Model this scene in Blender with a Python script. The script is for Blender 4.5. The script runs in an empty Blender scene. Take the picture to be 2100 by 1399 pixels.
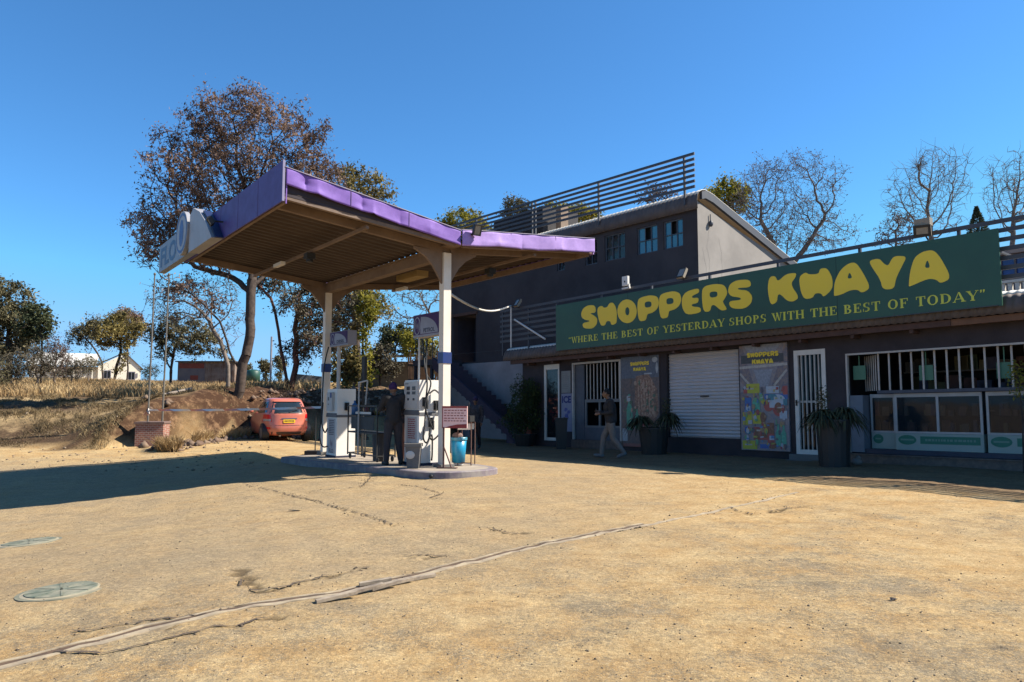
import bpy, bmesh, math, random
import numpy as np
from mathutils import Vector, Matrix
SC = bpy.context.scene
R_ = math.radians
random.seed(5); RNG = np.random.default_rng(11)

# ---------------------------------------------------------------- camera, sky, sun
F, PITCH, HC = 1458.0, math.atan(118/1458.0), 1.45      # focal length in photo pixels, tilt, eye height
cam = bpy.data.objects.new('camera', bpy.data.cameras.new('camera'))
SC.collection.objects.link(cam)
cam.location = (0, 0, HC); cam.rotation_euler = (math.pi/2 + PITCH, 0, 0)
cam.data.sensor_width = 36; cam.data.lens = F/2100*36
cam.data.clip_end = 3000; cam.data.clip_start = 0.05
SC.camera = cam
SC.render.resolution_x, SC.render.resolution_y = 1024, 682
SUN = Vector((1.09, .10, 1.0)).normalized()
EL = math.asin(SUN.z); AZ = math.atan2(SUN.x, SUN.y)
w = bpy.data.worlds.new("World"); SC.world = w; w.use_nodes = True
nt = w.node_tree; sky = nt.nodes.new('ShaderNodeTexSky'); sky.sky_type = 'NISHITA'
sky.sun_disc = False; sky.sun_elevation = EL; sky.sun_rotation = AZ
sky.altitude = 1400; sky.air_density = 1.0; sky.dust_density = 0.35; sky.ozone_density = 2.2
nt.nodes['Background'].inputs[1].default_value = 0.082
tint = nt.nodes.new('ShaderNodeMix'); tint.data_type = 'RGBA'; tint.blend_type = 'MULTIPLY'; tint.inputs[0].default_value = 1
tint.inputs[7].default_value = (.46, .91, 1.20, 1)      # clear winter highveld sky
nt.links.new(sky.outputs[0], tint.inputs[6]); cap = nt.nodes.new('ShaderNodeMix'); cap.data_type = 'RGBA'; cap.blend_type = 'DARKEN'; cap.inputs[0].default_value = .85
cap.inputs[7].default_value = (1.75, 3.45, 5.7, 1)
nt.links.new(tint.outputs[2], cap.inputs[6]); nt.links.new(cap.outputs[2], nt.nodes['Background'].inputs[0])
sl = bpy.data.lights.new('sun', 'SUN'); sl.energy = 5.0; sl.angle = R_(.55); sl.color = (1, .93, .82)
so = bpy.data.objects.new('sun', sl); SC.collection.objects.link(so)
so.rotation_euler = SUN.to_track_quat('Z', 'Y').to_euler(); so.location = (30, 5, 40)
SC.view_settings.view_transform = 'Standard'; SC.view_settings.look = 'None'
SC.view_settings.exposure = 1.12; SC.view_settings.gamma = 1

# ---------------------------------------------------------------- small maths
KC, KS = math.cos(PITCH), math.sin(PITCH)
def ray(x, y):
    a, b = x-1050, 700-y
    return Vector((a, F*KC-b*KS, F*KS+b*KC))
def gp(x, y, z=0.):                      # the place on level z seen at photo point x, y
    r = ray(x, y); k = (z-HC)/r.z; return Vector((r.x*k, r.y*k, z))
def at(x, y, Y):                         # the place at depth Y seen at photo point x, y
    r = ray(x, y); k = Y/r.y; return Vector((r.x*k, Y, HC+r.z*k))
def sm(t):
    t = np.clip(t, 0, 1); return t*t*(3-2*t)
SO = np.array([7.099, 17.141])           # a point at the foot of the shop front
def frame(O, dx, shear=0.):              # local x runs right along a front, y into it
    dx = np.array(dx)/np.hypot(*dx); dy = np.array([-dx[1], dx[0]])
    def f(x, y, z):
        return (O[0]+dx[0]*x+dy[0]*y, O[1]+dx[1]*x+dy[1]*y, z+shear*x)
    f.ang = math.atan2(dx[1], dx[0]); f.dx = dx; f.dy = dy
    return f
SH = frame(SO, (.6311, -.7757), .018)    # shop front (its floor drops a little to the left)
B2 = frame(SO, (.6311, -.7757), 0.)      # two storey building behind it
CN = frame((-1.33, 14.03), (.604, -.797))  # canopy, origin at the near column

# ---------------------------------------------------------------- materials
MATS = {}
ALB = .56                                # overall albedo factor, balanced against sun strength and exposure
def mat(name, col, rough=.8, col2=None, scale=4., amt=.5, bump=.0, bscale=None, metal=0., detail=6., spec=.5, alpha=None, coat=0., k=None):
    if name in MATS: return MATS[name]
    k = ALB if k is None else k
    if col2 is None: col2 = tuple(c*.72 for c in col)
    col = tuple(c*k for c in col); col2 = tuple(c*k for c in col2)
    m = bpy.data.materials.new(name); m.use_nodes = True; MATS[name] = m
    t = m.node_tree; n = t.nodes; l = t.links; b = n['Principled BSDF']
    b.inputs['Roughness'].default_value = rough; b.inputs['Metallic'].default_value = metal
    b.inputs['Specular IOR Level'].default_value = spec
    if coat: b.inputs['Coat Weight'].default_value = coat
    tc = n.new('ShaderNodeTexCoord')
    nz = n.new('ShaderNodeTexNoise'); nz.inputs['Scale'].default_value = scale; nz.inputs['Detail'].default_value = detail
    nz.inputs['Roughness'].default_value = .65
    l.new(tc.outputs['Object'], nz.inputs['Vector'])
    if col2 is None: col2 = tuple(c*.72 for c in col)
    mx = n.new('ShaderNodeMix'); mx.data_type = 'RGBA'
    rp = n.new('ShaderNodeMapRange'); rp.inputs[1].default_value = .5-.25/max(amt, .05)*.5; rp.inputs[2].default_value = .5+.25/max(amt, .05)*.5
    l.new(nz.outputs['Fac'], rp.inputs[0]); l.new(rp.outputs[0], mx.inputs[0])
    mx.inputs[6].default_value = (*col, 1); mx.inputs[7].default_value = (*col2, 1)
    l.new(mx.outputs[2], b.inputs['Base Color'])
    rr = n.new('ShaderNodeMapRange'); rr.inputs[3].default_value = max(rough-.12, .02); rr.inputs[4].default_value = min(rough+.12, 1)
    l.new(nz.outputs['Fac'], rr.inputs[0]); l.new(rr.outputs[0], b.inputs['Roughness'])
    if bump:
        bn = n.new('ShaderNodeTexNoise'); bn.inputs['Scale'].default_value = bscale or scale*6; bn.inputs['Detail'].default_value = 5
        l.new(tc.outputs['Object'], bn.inputs['Vector'])
        bp = n.new('ShaderNodeBump'); bp.inputs['Strength'].default_value = min(1, bump*12); bp.inputs['Distance'].default_value = bump
        l.new(bn.outputs['Fac'], bp.inputs['Height']); l.new(bp.outputs[0], b.inputs['Normal'])
    if alpha is not None: b.inputs['Alpha'].default_value = alpha
    return m
def leafmat(name, c1, c2, c3, trans=.25):
    if name in MATS: return MATS[name]
    c1, c2, c3 = (tuple(q*.72 for q in c) for c in (c1, c2, c3))
    m = bpy.data.materials.new(name); m.use_nodes = True; MATS[name] = m
    t = m.node_tree; n = t.nodes; l = t.links; b = n['Principled BSDF']
    at_ = n.new('ShaderNodeAttribute'); at_.attribute_name = 'rnd'
    cr = n.new('ShaderNodeValToRGB'); e = cr.color_ramp.elements
    e[0].color = (*c1, 1); e[1].color = (*c3, 1); e[1].position = 1
    x = e.new(.5); x.color = (*c2, 1)
    l.new(at_.outputs['Fac'], cr.inputs[0]); l.new(cr.outputs[0], b.inputs['Base Color'])
    b.inputs['Roughness'].default_value = .75; b.inputs['Specular IOR Level'].default_value = .25
    tr = n.new('ShaderNodeBsdfTranslucent'); l.new(cr.outputs[0], tr.inputs[0])
    ms = n.new('ShaderNodeMixShader'); ms.inputs[0].default_value = trans
    l.new(b.outputs[0], ms.inputs[1]); l.new(tr.outputs[0], ms.inputs[2])
    l.new(ms.outputs[0], n['Material Output'].inputs[0])
    return m
def glassmat(name, col=(.02, .025, .03), rough=.04, alpha=.55, spec=.8):
    if name in MATS: return MATS[name]
    m = bpy.data.materials.new(name); m.use_nodes = True; MATS[name] = m
    b = m.node_tree.nodes['Principled BSDF']; n = m.node_tree.nodes; l = m.node_tree.links
    b.inputs['Base Color'].default_value = (*col, 1); b.inputs['Roughness'].default_value = rough
    b.inputs['Specular IOR Level'].default_value = spec; b.inputs['Alpha'].default_value = alpha
    tc = n.new('ShaderNodeTexCoord'); nz = n.new('ShaderNodeTexNoise'); nz.inputs['Scale'].default_value = 1.6
    l.new(tc.outputs['Object'], nz.inputs[0]); bp = n.new('ShaderNodeBump'); bp.inputs['Distance'].default_value = .004; bp.inputs['Strength'].default_value = .4
    l.new(nz.outputs['Fac'], bp.inputs['Height']); l.new(bp.outputs[0], b.inputs['Normal'])
    return m

# ---------------------------------------------------------------- mesh builder
def link(o, parent=None):
    SC.collection.objects.link(o)
    if parent is not None: o.parent = parent
    return o
def tag(o, label=None, cat=None, group=None, kind=None):
    if label: o['label'] = label
    if cat: o['category'] = cat
    if group: o['group'] = group
    if kind: o['kind'] = kind
    return o
def thing(name, loc, label, cat, group=None):
    o = bpy.data.objects.new(name, None); o.empty_display_size = .2; link(o)
    o.location = loc; return tag(o, label, cat, group)
ID = lambda x, y, z: (x, y, z)
class MB:
    def __init__(s, xf=ID): s.v = []; s.f = []; s.xf = xf
    def add(s, vs, fs):
        n = len(s.v); xf = s.xf
        s.v += [xf(*p) for p in vs]; s.f += [tuple(i+n for i in f) for f in fs]; return s
    def box(s, x0, x1, y0, y1, z0, z1):
        return s.add([(x, y, z) for z in (z0, z1) for y in (y0, y1) for x in (x0, x1)],
                     [(0, 2, 3, 1), (4, 5, 7, 6), (0, 1, 5, 4), (2, 6, 7, 3), (0, 4, 6, 2), (1, 3, 7, 5)])
    def cbox(s, c, d): return s.box(c[0]-d[0]/2, c[0]+d[0]/2, c[1]-d[1]/2, c[1]+d[1]/2, c[2]-d[2]/2, c[2]+d[2]/2)
    def bar(s, a, b, wd, h=None, up=(0, 0, 1)):       # rectangular bar a -> b
        a, b = Vector(a), Vector(b); h = h or wd; d = (b-a).normalized(); u = Vector(up)
        if abs(d.dot(u)) > .98: u = Vector((1, 0, 0))
        sd = d.cross(u).normalized(); u = sd.cross(d)
        vs = [tuple(p+sd*sx*wd/2+u*sz*h/2) for p in (a, b) for sx, sz in ((-1, -1), (1, -1), (1, 1), (-1, 1))]
        return s.add(vs, [(3, 2, 1, 0), (4, 5, 6, 7), (0, 1, 5, 4), (1, 2, 6, 5), (2, 3, 7, 6), (3, 0, 4, 7)])
    def tube(s, pts, r, n=8, cap=True):
        pts = [Vector(p) for p in pts]; m = len(pts)
        rs = r if isinstance(r, (list, tuple)) else [r]*m
        vs = []; fs = []; u = None
        for i, p in enumerate(pts):
            d = (pts[min(i+1, m-1)]-pts[max(i-1, 0)]).normalized()
            if u is None: u = d.orthogonal().normalized()
            u = (u-d*u.dot(d))
            u = u.normalized() if u.length > 1e-6 else d.orthogonal().normalized()
            q = d.cross(u)
            for k in range(n):
                t = 2*math.pi*k/n; vs.append(tuple(p+(u*math.cos(t)+q*math.sin(t))*rs[i]))
        for i in range(m-1):
            for k in range(n): fs.append((i*n+k, i*n+(k+1) % n, (i+1)*n+(k+1) % n, (i+1)*n+k))
        if cap: fs += [tuple(range(n))[::-1], tuple((m-1)*n+k for k in range(n))]
        return s.add(vs, fs)
    def cyl(s, c, r, h, n=20, r2=None):
        return s.tube([c, (c[0], c[1], c[2]+h)], [r, r if r2 is None else r2], n)
    def lathe(s, c, prof, n=20):         # prof: [(r, z)]
        return s.tube([(c[0], c[1], c[2]+z+1e-5*i) for i, (r, z) in enumerate(prof)], [max(r, .0005) for r, z in prof], n)
    def prism(s, poly, y0, y1):          # poly in x,z extruded y0..y1 (y0 is the front)
        n = len(poly)
        vs = [(x, y0, z) for x, z in poly]+[(x, y1, z) for x, z in poly]
        return s.add(vs, [tuple(range(n)), tuple(range(2*n-1, n-1, -1))]+[(i, i+n, (i+1) % n+n, (i+1) % n) for i in range(n)])
    def flat(s, vf, y, ox=0, oz=0, sc=1., dx=None):
        vs, fs = vf; return s.add([((x*sc)+ox, y, z*sc+oz) for x, z in vs], fs)
    def ell(s, c, r, n=10, m=7, rot=None):
        vs = [(0, 0, -1)]; fs = []
        for i in range(1, m):
            a = -math.pi/2+math.pi*i/m
            for k in range(n): vs.append((math.cos(a)*math.cos(2*math.pi*k/n), math.cos(a)*math.sin(2*math.pi*k/n), math.sin(a)))
        vs.append((0, 0, 1))
        for k in range(n):
            fs.append((0, 1+(k+1) % n, 1+k)); fs.append((len(vs)-1, 1+(m-2)*n+k, 1+(m-2)*n+(k+1) % n))
            for i in range(m-2): fs.append((1+i*n+k, 1+i*n+(k+1) % n, 1+(i+1)*n+(k+1) % n, 1+(i+1)*n+k))
        out = []
        for p in vs:
            q = Vector((p[0]*r[0], p[1]*r[1], p[2]*r[2]))
            if rot is not None: q = rot @ q
            out.append(tuple(q+Vector(c)))
        return s.add(out, fs)
    def cap(s, a, b, ra, rb, n=10):      # tapered capsule
        a, b = Vector(a), Vector(b); d = (b-a).normalized()
        pts = []; rs = []
        for t in (-.98, -.7, -.3): pts.append(a+d*ra*t); rs.append(ra*math.sqrt(1-t*t))
        pts += [a, b]; rs += [ra, rb]
        for t in (.3, .7, .98): pts.append(b+d*rb*t); rs.append(rb*math.sqrt(1-t*t))
        return s.tube(pts, rs, n)
    def build(s, name, m, parent=None, smooth=False, label=None, kind=None):
        me = bpy.data.meshes.new(name)
        o0 = Vector((0, 0, 0))
        if parent is not None:
            q = parent
            while q is not None: o0 = o0+q.location; q = q.parent
        me.from_pydata([(v[0]-o0.x, v[1]-o0.y, v[2]-o0.z) for v in s.v], [], s.f)
        me.update(); me.materials.append(m)
        if smooth: me.polygons.foreach_set('use_smooth', [True]*len(me.polygons))
        o = bpy.data.objects.new(name, me); link(o, parent)
        if kind: o['kind'] = kind
        if label: o['label'] = label
        return o
    def top(s, name, m, base, label, cat, group=None, smooth=False, kind=None):   # a thing made of one mesh
        me = bpy.data.meshes.new(name); b = Vector(base)
        me.from_pydata([(v[0]-b.x, v[1]-b.y, v[2]-b.z) for v in s.v], [], s.f); me.update(); me.materials.append(m)
        if smooth: me.polygons.foreach_set('use_smooth', [True]*len(me.polygons))
        o = bpy.data.objects.new(name, me); o.location = b; link(o); return tag(o, label, cat, group, kind)
def fix_normals(o):
    bm = bmesh.new(); bm.from_mesh(o.data); bmesh.ops.recalc_face_normals(bm, faces=bm.faces); bm.to_mesh(o.data); bm.free(); return o
def eval_mesh(o):
    dg = bpy.context.evaluated_depsgraph_get(); dg.update()
    return bpy.data.meshes.new_from_object(o.evaluated_get(dg))
_TX = {}
def text2d(st, size=1., off=0., align='LEFT', space=1.):
    key = (st, size, off, align, space)
    if key in _TX: return _TX[key]
    c = bpy.data.curves.new('t', 'FONT'); c.body = st; c.size = size; c.offset = off; c.align_x = align; c.space_character = space
    c.resolution_u = 3
    o = bpy.data.objects.new('t', c); SC.collection.objects.link(o); me = eval_mesh(o)
    r = ([(v.co.x, v.co.y) for v in me.vertices], [tuple(p.vertices) for p in me.polygons])
    bpy.data.objects.remove(o); bpy.data.curves.remove(c); bpy.data.meshes.remove(me); _TX[key] = r
    return r
def shape2d(outer, holes, smooth=2):
    def ch(p, k):
        for _ in range(k):
            q = []
            for i in range(len(p)):
                a, b = p[i], p[(i+1) % len(p)]
                q += [(a[0]*.78+b[0]*.22, a[1]*.78+b[1]*.22), (a[0]*.22+b[0]*.78, a[1]*.22+b[1]*.78)]
            p = q
        return p
    c = bpy.data.curves.new('t', 'CURVE'); c.dimensions = '2D'; c.fill_mode = 'BOTH'
    for pl in [outer]+list(holes):
        pl = ch(pl, smooth); sp = c.splines.new('POLY'); sp.points.add(len(pl)-1)
        for i, (x, y) in enumerate(pl): sp.points[i].co = (x, y, 0, 1)
        sp.use_cyclic_u = True
    o = bpy.data.objects.new('t', c); SC.collection.objects.link(o); me = eval_mesh(o)
    r = ([(v.co.x, v.co.y) for v in me.vertices], [tuple(p.vertices) for p in me.polygons])
    bpy.data.objects.remove(o); bpy.data.curves.remove(c); bpy.data.meshes.remove(me)
    return r
def npmesh(name, V, Fq, m, parent=None, rnd=None, attrs=None, smooth=False):
    """V (n,3), Fq (k,4) or (k,3) numpy"""
    me = bpy.data.meshes.new(name); k = Fq.shape[1]
    me.vertices.add(len(V)); me.vertices.foreach_set('co', V.astype(np.float32).ravel())
    me.loops.add(Fq.size); me.loops.foreach_set('vertex_index', Fq.astype(np.int32).ravel())
    me.polygons.add(len(Fq)); me.polygons.foreach_set('loop_start', np.arange(0, Fq.size, k, dtype=np.int32))
    me.polygons.foreach_set('loop_total', np.full(len(Fq), k, dtype=np.int32))
    if smooth: me.polygons.foreach_set('use_smooth', np.ones(len(Fq), dtype=bool))
    me.update(calc_edges=True)
    if rnd is not None:
        a = me.attributes.new('rnd', 'FLOAT', 'POINT'); a.data.foreach_set('value', rnd.astype(np.float32))
    for kk, vv in (attrs or {}).items():
        a = me.attributes.new(kk, 'FLOAT', 'POINT'); a.data.foreach_set('value', vv.astype(np.float32))
    me.materials.append(m); o = bpy.data.objects.new(name, me); link(o, parent); return o
def remesh(mb, voxel, sm_it=3):
    me = bpy.data.meshes.new('t'); me.from_pydata(mb.v, [], mb.f); me.update()
    o = bpy.data.objects.new('t', me); SC.collection.objects.link(o); fix_normals(o)
    md = o.modifiers.new('r', 'REMESH'); md.mode = 'VOXEL'; md.voxel_size = voxel
    s = o.modifiers.new('s', 'SMOOTH'); s.iterations = sm_it; s.factor = .5
    r = eval_mesh(o); bpy.data.objects.remove(o); bpy.data.meshes.remove(me)
    r.polygons.foreach_set('use_smooth', [True]*len(r.polygons)); return r

# ---------------------------------------------------------------- the ground
TOE = ([-60, -22, -15.5, -12.3, -11.6, -10.8, -9.5, -6, -3, -1, 2, 40], [19, 21, 21.3, 21.0, 23.4, 25.5, 27.2, 29, 31, 33, 37, 40])
def H(X, Y):
    X = np.asarray(X, float); Y = np.asarray(Y, float)
    s = -((X-SO[0])*.6311-(Y-SO[1])*.7757); t = -((X-SO[0])*.7757+(Y-SO[1])*.6311)
    z = -.018*np.clip(s, -4, 12)*(1-sm((t-3)/5))
    z = z-.35*sm((-X-2)/7)*(1-sm((Y-15)/8))
    z = z-.06*sm((6-Y)/4)
    d = Y-np.interp(X, *TOE)
    left = np.interp(d, [0, 1.2, 3, 6, 9, 25, 60, 200, 900], [0, .35, .95, 1.3, 1.45, 2.2, 3.5, 4.6, 8])
    right = np.interp(d, [0, .3, 1.1, 3, 12, 40, 200, 900], [0, .25, 1.45, 1.95, 2.3, 2.7, 4.4, 8])
    b = sm((X+14)/3.5)
    bump = .10*np.sin(X*1.3+Y*.7)*np.sin(Y*1.9-X*.4)+.07*np.sin(X*3.1+1)*np.sin(Y*2.7)+.05*np.sin(X*6.3+Y*2)*np.sin(Y*5.1+X)+.03*np.sin(X*11+Y*7)
    bk = left*(1-b)+right*b+bump*np.clip(d/2, 0, 1)
    und = .012*np.sin(X*.9+.3*Y)*np.sin(Y*.8)+.006*np.sin(X*2.3-Y*1.7)
    rough = .003*np.sin(X*9+Y*4)+.002*np.sin(Y*13-X*6+1)+.002*np.sin(X*21-Y*17+2)+.0012*np.sin(X*33+Y*29+3)
    return z+bk+und*(1-np.clip(d, 0, 1))+rough*(Y < 22)
def hz(x, y): return float(H(x, y))
def gq(x, y, it=4):                      # point of the ground seen at photo point x, y
    r = ray(x, y); T = np.geomspace(2.5, 400, 2500); k = T/r.y
    X, Y, Z = r.x*k, T, HC+r.z*k; h = H(X, Y); w_ = np.where(Z <= h)[0]
    i = w_[0] if len(w_) else len(T)-1
    return Vector((X[i], Y[i], h[i]))
CRACKS = [[(505, 995), (610, 1020), (700, 1045), (760, 1062), (812, 1080)], [(488, 1192), (498, 1210), (530, 1212), (580, 1205), (640, 1190), (700, 1172), (770, 1165)],
          [(150, 1300), (230, 1288), (300, 1275), (370, 1268), (440, 1260)], [(820, 996), (860, 1000), (905, 1014), (880, 1024)], [(1000, 1084), (1050, 1096), (1075, 1094)],
          [(120, 1336), (210, 1345), (300, 1322), (400, 1300), (480, 1285), (560, 1266)], [(1495, 1042), (1540, 1056), (1600, 1046), (1650, 1040)], [(830, 1140), (880, 1142), (930, 1140)],
          [(760, 980), (740, 1000), (620, 1010)], [(1270, 1092), (1320, 1082), (1350, 1085)]]
def make_ground():
    def axis(lo, hi, st, a, b):
        m = list(np.arange(lo, hi, st)); g = st; x = lo; L = []
        while x > a: g *= 1.12; x -= g; L.append(x)
        g = st; x = m[-1]; Rr = []
        while x < b: g *= 1.09; x += g; Rr.append(x)
        return np.array(L[::-1]+m+Rr)
    xs = axis(-8, 8.5, .05, -900, 900); ys = axis(3., 15, .05, -60, 1500)
    X, Y = np.meshgrid(xs, ys); x = X.ravel(); y = Y.ravel(); z = H(x, y)
    crack = np.zeros_like(x)
    jx = .03*np.sin(x*17+y*9)+.02*np.sin(y*31-x*23); jy = .03*np.sin(y*19-x*11)+.02*np.sin(x*37)
    for ci, c in enumerate(CRACKS):
        P = [gp(a, b, 0 if a > 500 else -.1) for a, b in c]; wd = .035 if ci not in (1, 6) else .05
        for p, q in zip(P[:-1], P[1:]):
            dx, dy = q.x-p.x, q.y-p.y; L2 = dx*dx+dy*dy
            t = np.clip(((x-p.x)*dx+(y-p.y)*dy)/L2, 0, 1)
            dd = np.hypot(x+jx-p.x-t*dx, y+jy-p.y-t*dy)
            crack = np.maximum(crack, np.clip(1.3-dd/wd, 0, 1)*(.55+.45*np.sin(x*7+y*5)))
    z = z-.022*np.clip(crack, 0, 1)
    d = y-np.interp(x, *TOE)
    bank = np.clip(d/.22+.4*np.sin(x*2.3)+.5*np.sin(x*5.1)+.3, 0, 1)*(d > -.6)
    grass = sm((d-9)/4)
    asph = np.clip(.5+.5*np.sin(x*.23+1.2)*np.sin(y*.31)+.35*sm((4-x)/6)*sm((9-y)/3), 0, 1)
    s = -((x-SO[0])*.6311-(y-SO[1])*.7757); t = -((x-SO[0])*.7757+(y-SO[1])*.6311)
    apron_shade = (1-sm((t-3.6)/1.2))*(1-sm((s-13)/3))
    worn = np.clip(sm((2.2-x+.35*(y-6))/4)*(1-sm((y-17)/3))*sm((y-4.2-.1*x)/2.5), 0, 1)
    track = 0*x
    nx, ny = len(xs), len(ys)
    i = (np.arange(ny-1)[:, None]*nx+np.arange(nx-1)[None, :]).ravel()
    Fq = np.stack([i, i+1, i+nx+1, i+nx], 1)
    m = bpy.data.materials.new('sandy ground'); m.use_nodes = True
    T = m.node_tree; n = T.nodes; l = T.links; b = n['Principled BSDF']; b.inputs['Roughness'].default_value = .95; b.inputs['Specular IOR Level'].default_value = .15
    tc = n.new('ShaderNodeTexCoord')
    def noise(sc, det=6, ro=.6, vec=None):
        q = n.new('ShaderNodeTexNoise'); q.inputs['Scale'].default_value = sc; q.inputs['Detail'].default_value = det; q.inputs['Roughness'].default_value = ro
        l.new(vec or tc.outputs['Object'], q.inputs['Vector']); return q.outputs['Fac']
    def rng(v, a, c, lo=0., hi=1.):
        q = n.new('ShaderNodeMapRange'); q.inputs[1].default_value = a; q.inputs[2].default_value = c; q.inputs[3].default_value = lo; q.inputs[4].default_value = hi
        l.new(v, q.inputs[0]); return q.outputs[0]
    def mix(f, a, c, mode='MIX'):
        q = n.new('ShaderNodeMix'); q.data_type = 'RGBA'; q.blend_type = mode
        if isinstance(f, float): q.inputs[0].default_value = f
        else: l.new(f, q.inputs[0])
        for k, u in ((6, a), (7, c)):
            if isinstance(u, tuple): q.inputs[k].default_value = (*u, 1)
            else: l.new(u, q.inputs[k])
        return q.outputs[2]
    def math_(op, a, c):
        q = n.new('ShaderNodeMath'); q.operation = op
        for k, u in ((0, a), (1, c)):
            if isinstance(u, (int, float)): q.inputs[k].default_value = u
            else: l.new(u, q.inputs[k])
        return q.outputs[0]
    def attr(nm):
        q = n.new('ShaderNodeAttribute'); q.attribute_name = nm; return q.outputs['Fac']
    sand = mix(rng(noise(.45, 9, .72), .38, .62), (.60, .43, .245), (.66, .44, .215))
    sand = mix(rng(noise(1.9, 9, .8), .42, .60), sand, (.76, .60, .38))
    grey = mix(rng(noise(2.6, 9, .8), .42, .6), (.36, .33, .29), (.22, .205, .19))
    # grit: bare aggregate shows where the sand has blown off, grain by grain
    fa = math_('ADD', math_('MULTIPLY', attr('asph'), .30), rng(noise(.55, 12, .82), .30, .70, 0, .9))
    gr = noise(58, 5, .85)
    col = mix(rng(math_('ADD', math_('MULTIPLY', fa, .55), gr), .88, 1.02, 0, .85), sand, grey)
    g1 = rng(noise(85, 4, .8), .57, .66); col = mix(math_('MULTIPLY', g1, .75), col, (.15, .115, .085))
    g2 = rng(noise(50, 4, .8), .58, .68); col = mix(math_('MULTIPLY', g2, .85), col, (.98, .84, .60))
    g3 = rng(noise(21, 6, .85), .58, .70); col = mix(math_('MULTIPLY', g3, .55), col, (.22, .17, .13))
    tr = n.new('ShaderNodeTexNoise'); tr.inputs['Scale'].default_value = 1.1; tr.inputs['Detail'].default_value = 9; tr.inputs['Roughness'].default_value = .8
    mpn = n.new('ShaderNodeMapping'); mpn.inputs['Rotation'].default_value = (0, 0, .75); mpn.inputs['Scale'].default_value = (.35, 2.6, 1)
    l.new(tc.outputs['Object'], mpn.inputs[0]); l.new(mpn.outputs[0], tr.inputs['Vector'])      # faint wheel-blown streaks
    col = mix(rng(tr.outputs['Fac'], .52, .66, 0, .55), col, (.84, .66, .40))
    col = mix(rng(tr.outputs['Fac'], .36, .46, .35, 0), col, (.28, .23, .18))
    wornc = mix(rng(noise(3.3, 10, .82), .40, .60), (.55, .45, .33), (.40, .335, .26))
    col = mix(math_('MULTIPLY', attr('worn'), rng(noise(.9, 10, .8), .34, .60, .2, .95)), col, wornc)
    g5 = rng(noise(8, 9, .9), .55, .66); col = mix(math_('MULTIPLY', g5, .45), col, (.30, .24, .18))
    g6 = rng(noise(11, 9, .9), .56, .66); col = mix(math_('MULTIPLY', g6, .5), col, (.85, .70, .48))
    # tar strip by the shop, its shade darkened into the ground colour
    col = mix(math_('MULTIPLY', attr('apron_shade'), .8), col, mix(rng(noise(2.2, 9, .75), .4, .6), (.16, .11, .085), (.27, .185, .13)))
    sp1 = rng(noise(19, 7, .92), .36, .64); sp2 = rng(noise(33, 5, .9), .38, .62)
    col = mix(1.0, col, mix(sp1, (.66, .655, .66), (1.22, 1.20, 1.14)), 'MULTIPLY')
    col = mix(.8, col, mix(sp2, (.72, .715, .72), (1.22, 1.21, 1.18)), 'MULTIPLY')
    col = mix(attr('track'), col, (.62, .48, .30))
    crk = attr('crack'); col = mix(rng(crk, .15, .7, 0, .75), col, (.13, .095, .06))
    soil = mix(rng(noise(1.4, 10, .78), .50, .66), (.125, .080, .052), (.50, .37, .23))  # brown bank soil, mottled tree shade darkened into its colours
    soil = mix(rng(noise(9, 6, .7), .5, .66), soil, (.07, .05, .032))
    cut_shade = mix(rng(noise(3.1, 10, .8), .50, .68), (.075, .040, .026), (.36, .23, .15))  # red-brown cut soil with the trees' shade painted in
    soil = mix(attr('cut'), soil, cut_shade)
    straw = mix(rng(noise(5, 8, .75), .4, .6), (.50, .35, .16), (.30, .20, .10))
    soil = mix(attr('grass'), soil, straw)
    soil = mix(attr('path'), soil, (.70, .54, .33))
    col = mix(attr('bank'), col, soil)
    col = mix(1.0, col, (.63, .585, .485), 'MULTIPLY')
    l.new(col, b.inputs['Base Color'])
    hgt = math_('ADD', math_('MULTIPLY', noise(75, 4, .85), .9), math_('MULTIPLY', noise(12, 7, .8), 1.6))
    hgt = math_('SUBTRACT', hgt, math_('MULTIPLY', crk, 1.5))
    bp = n.new('ShaderNodeBump'); bp.inputs['Strength'].default_value = .8; bp.inputs['Distance'].default_value = .014
    l.new(hgt, bp.inputs['Height']); l.new(bp.outputs[0], b.inputs['Normal'])
    o = npmesh('ground', np.stack([x, y, z], 1), Fq, m, attrs={'crack': np.clip(crack, 0, 1), 'bank': bank, 'grass': grass, 'asph': asph, 'apron_shade': apron_shade, 'worn': worn, 'track': track, 'path': np.exp(-((d-7.6-.5*np.sin(x*.5))/.75)**2)*(1-sm((x+10)/3))+.8*np.exp(-((d-2.0-.35*(x+18))/.5)**2)*(1-sm((x+13)/2)), 'cut': sm((x+13.5)/2)*(1-sm((d-4)/3))*bank}, smooth=True)
    o['kind'] = 'structure'; o['label'] = 'sandy worn forecourt and grassy bank'
make_ground()

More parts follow.
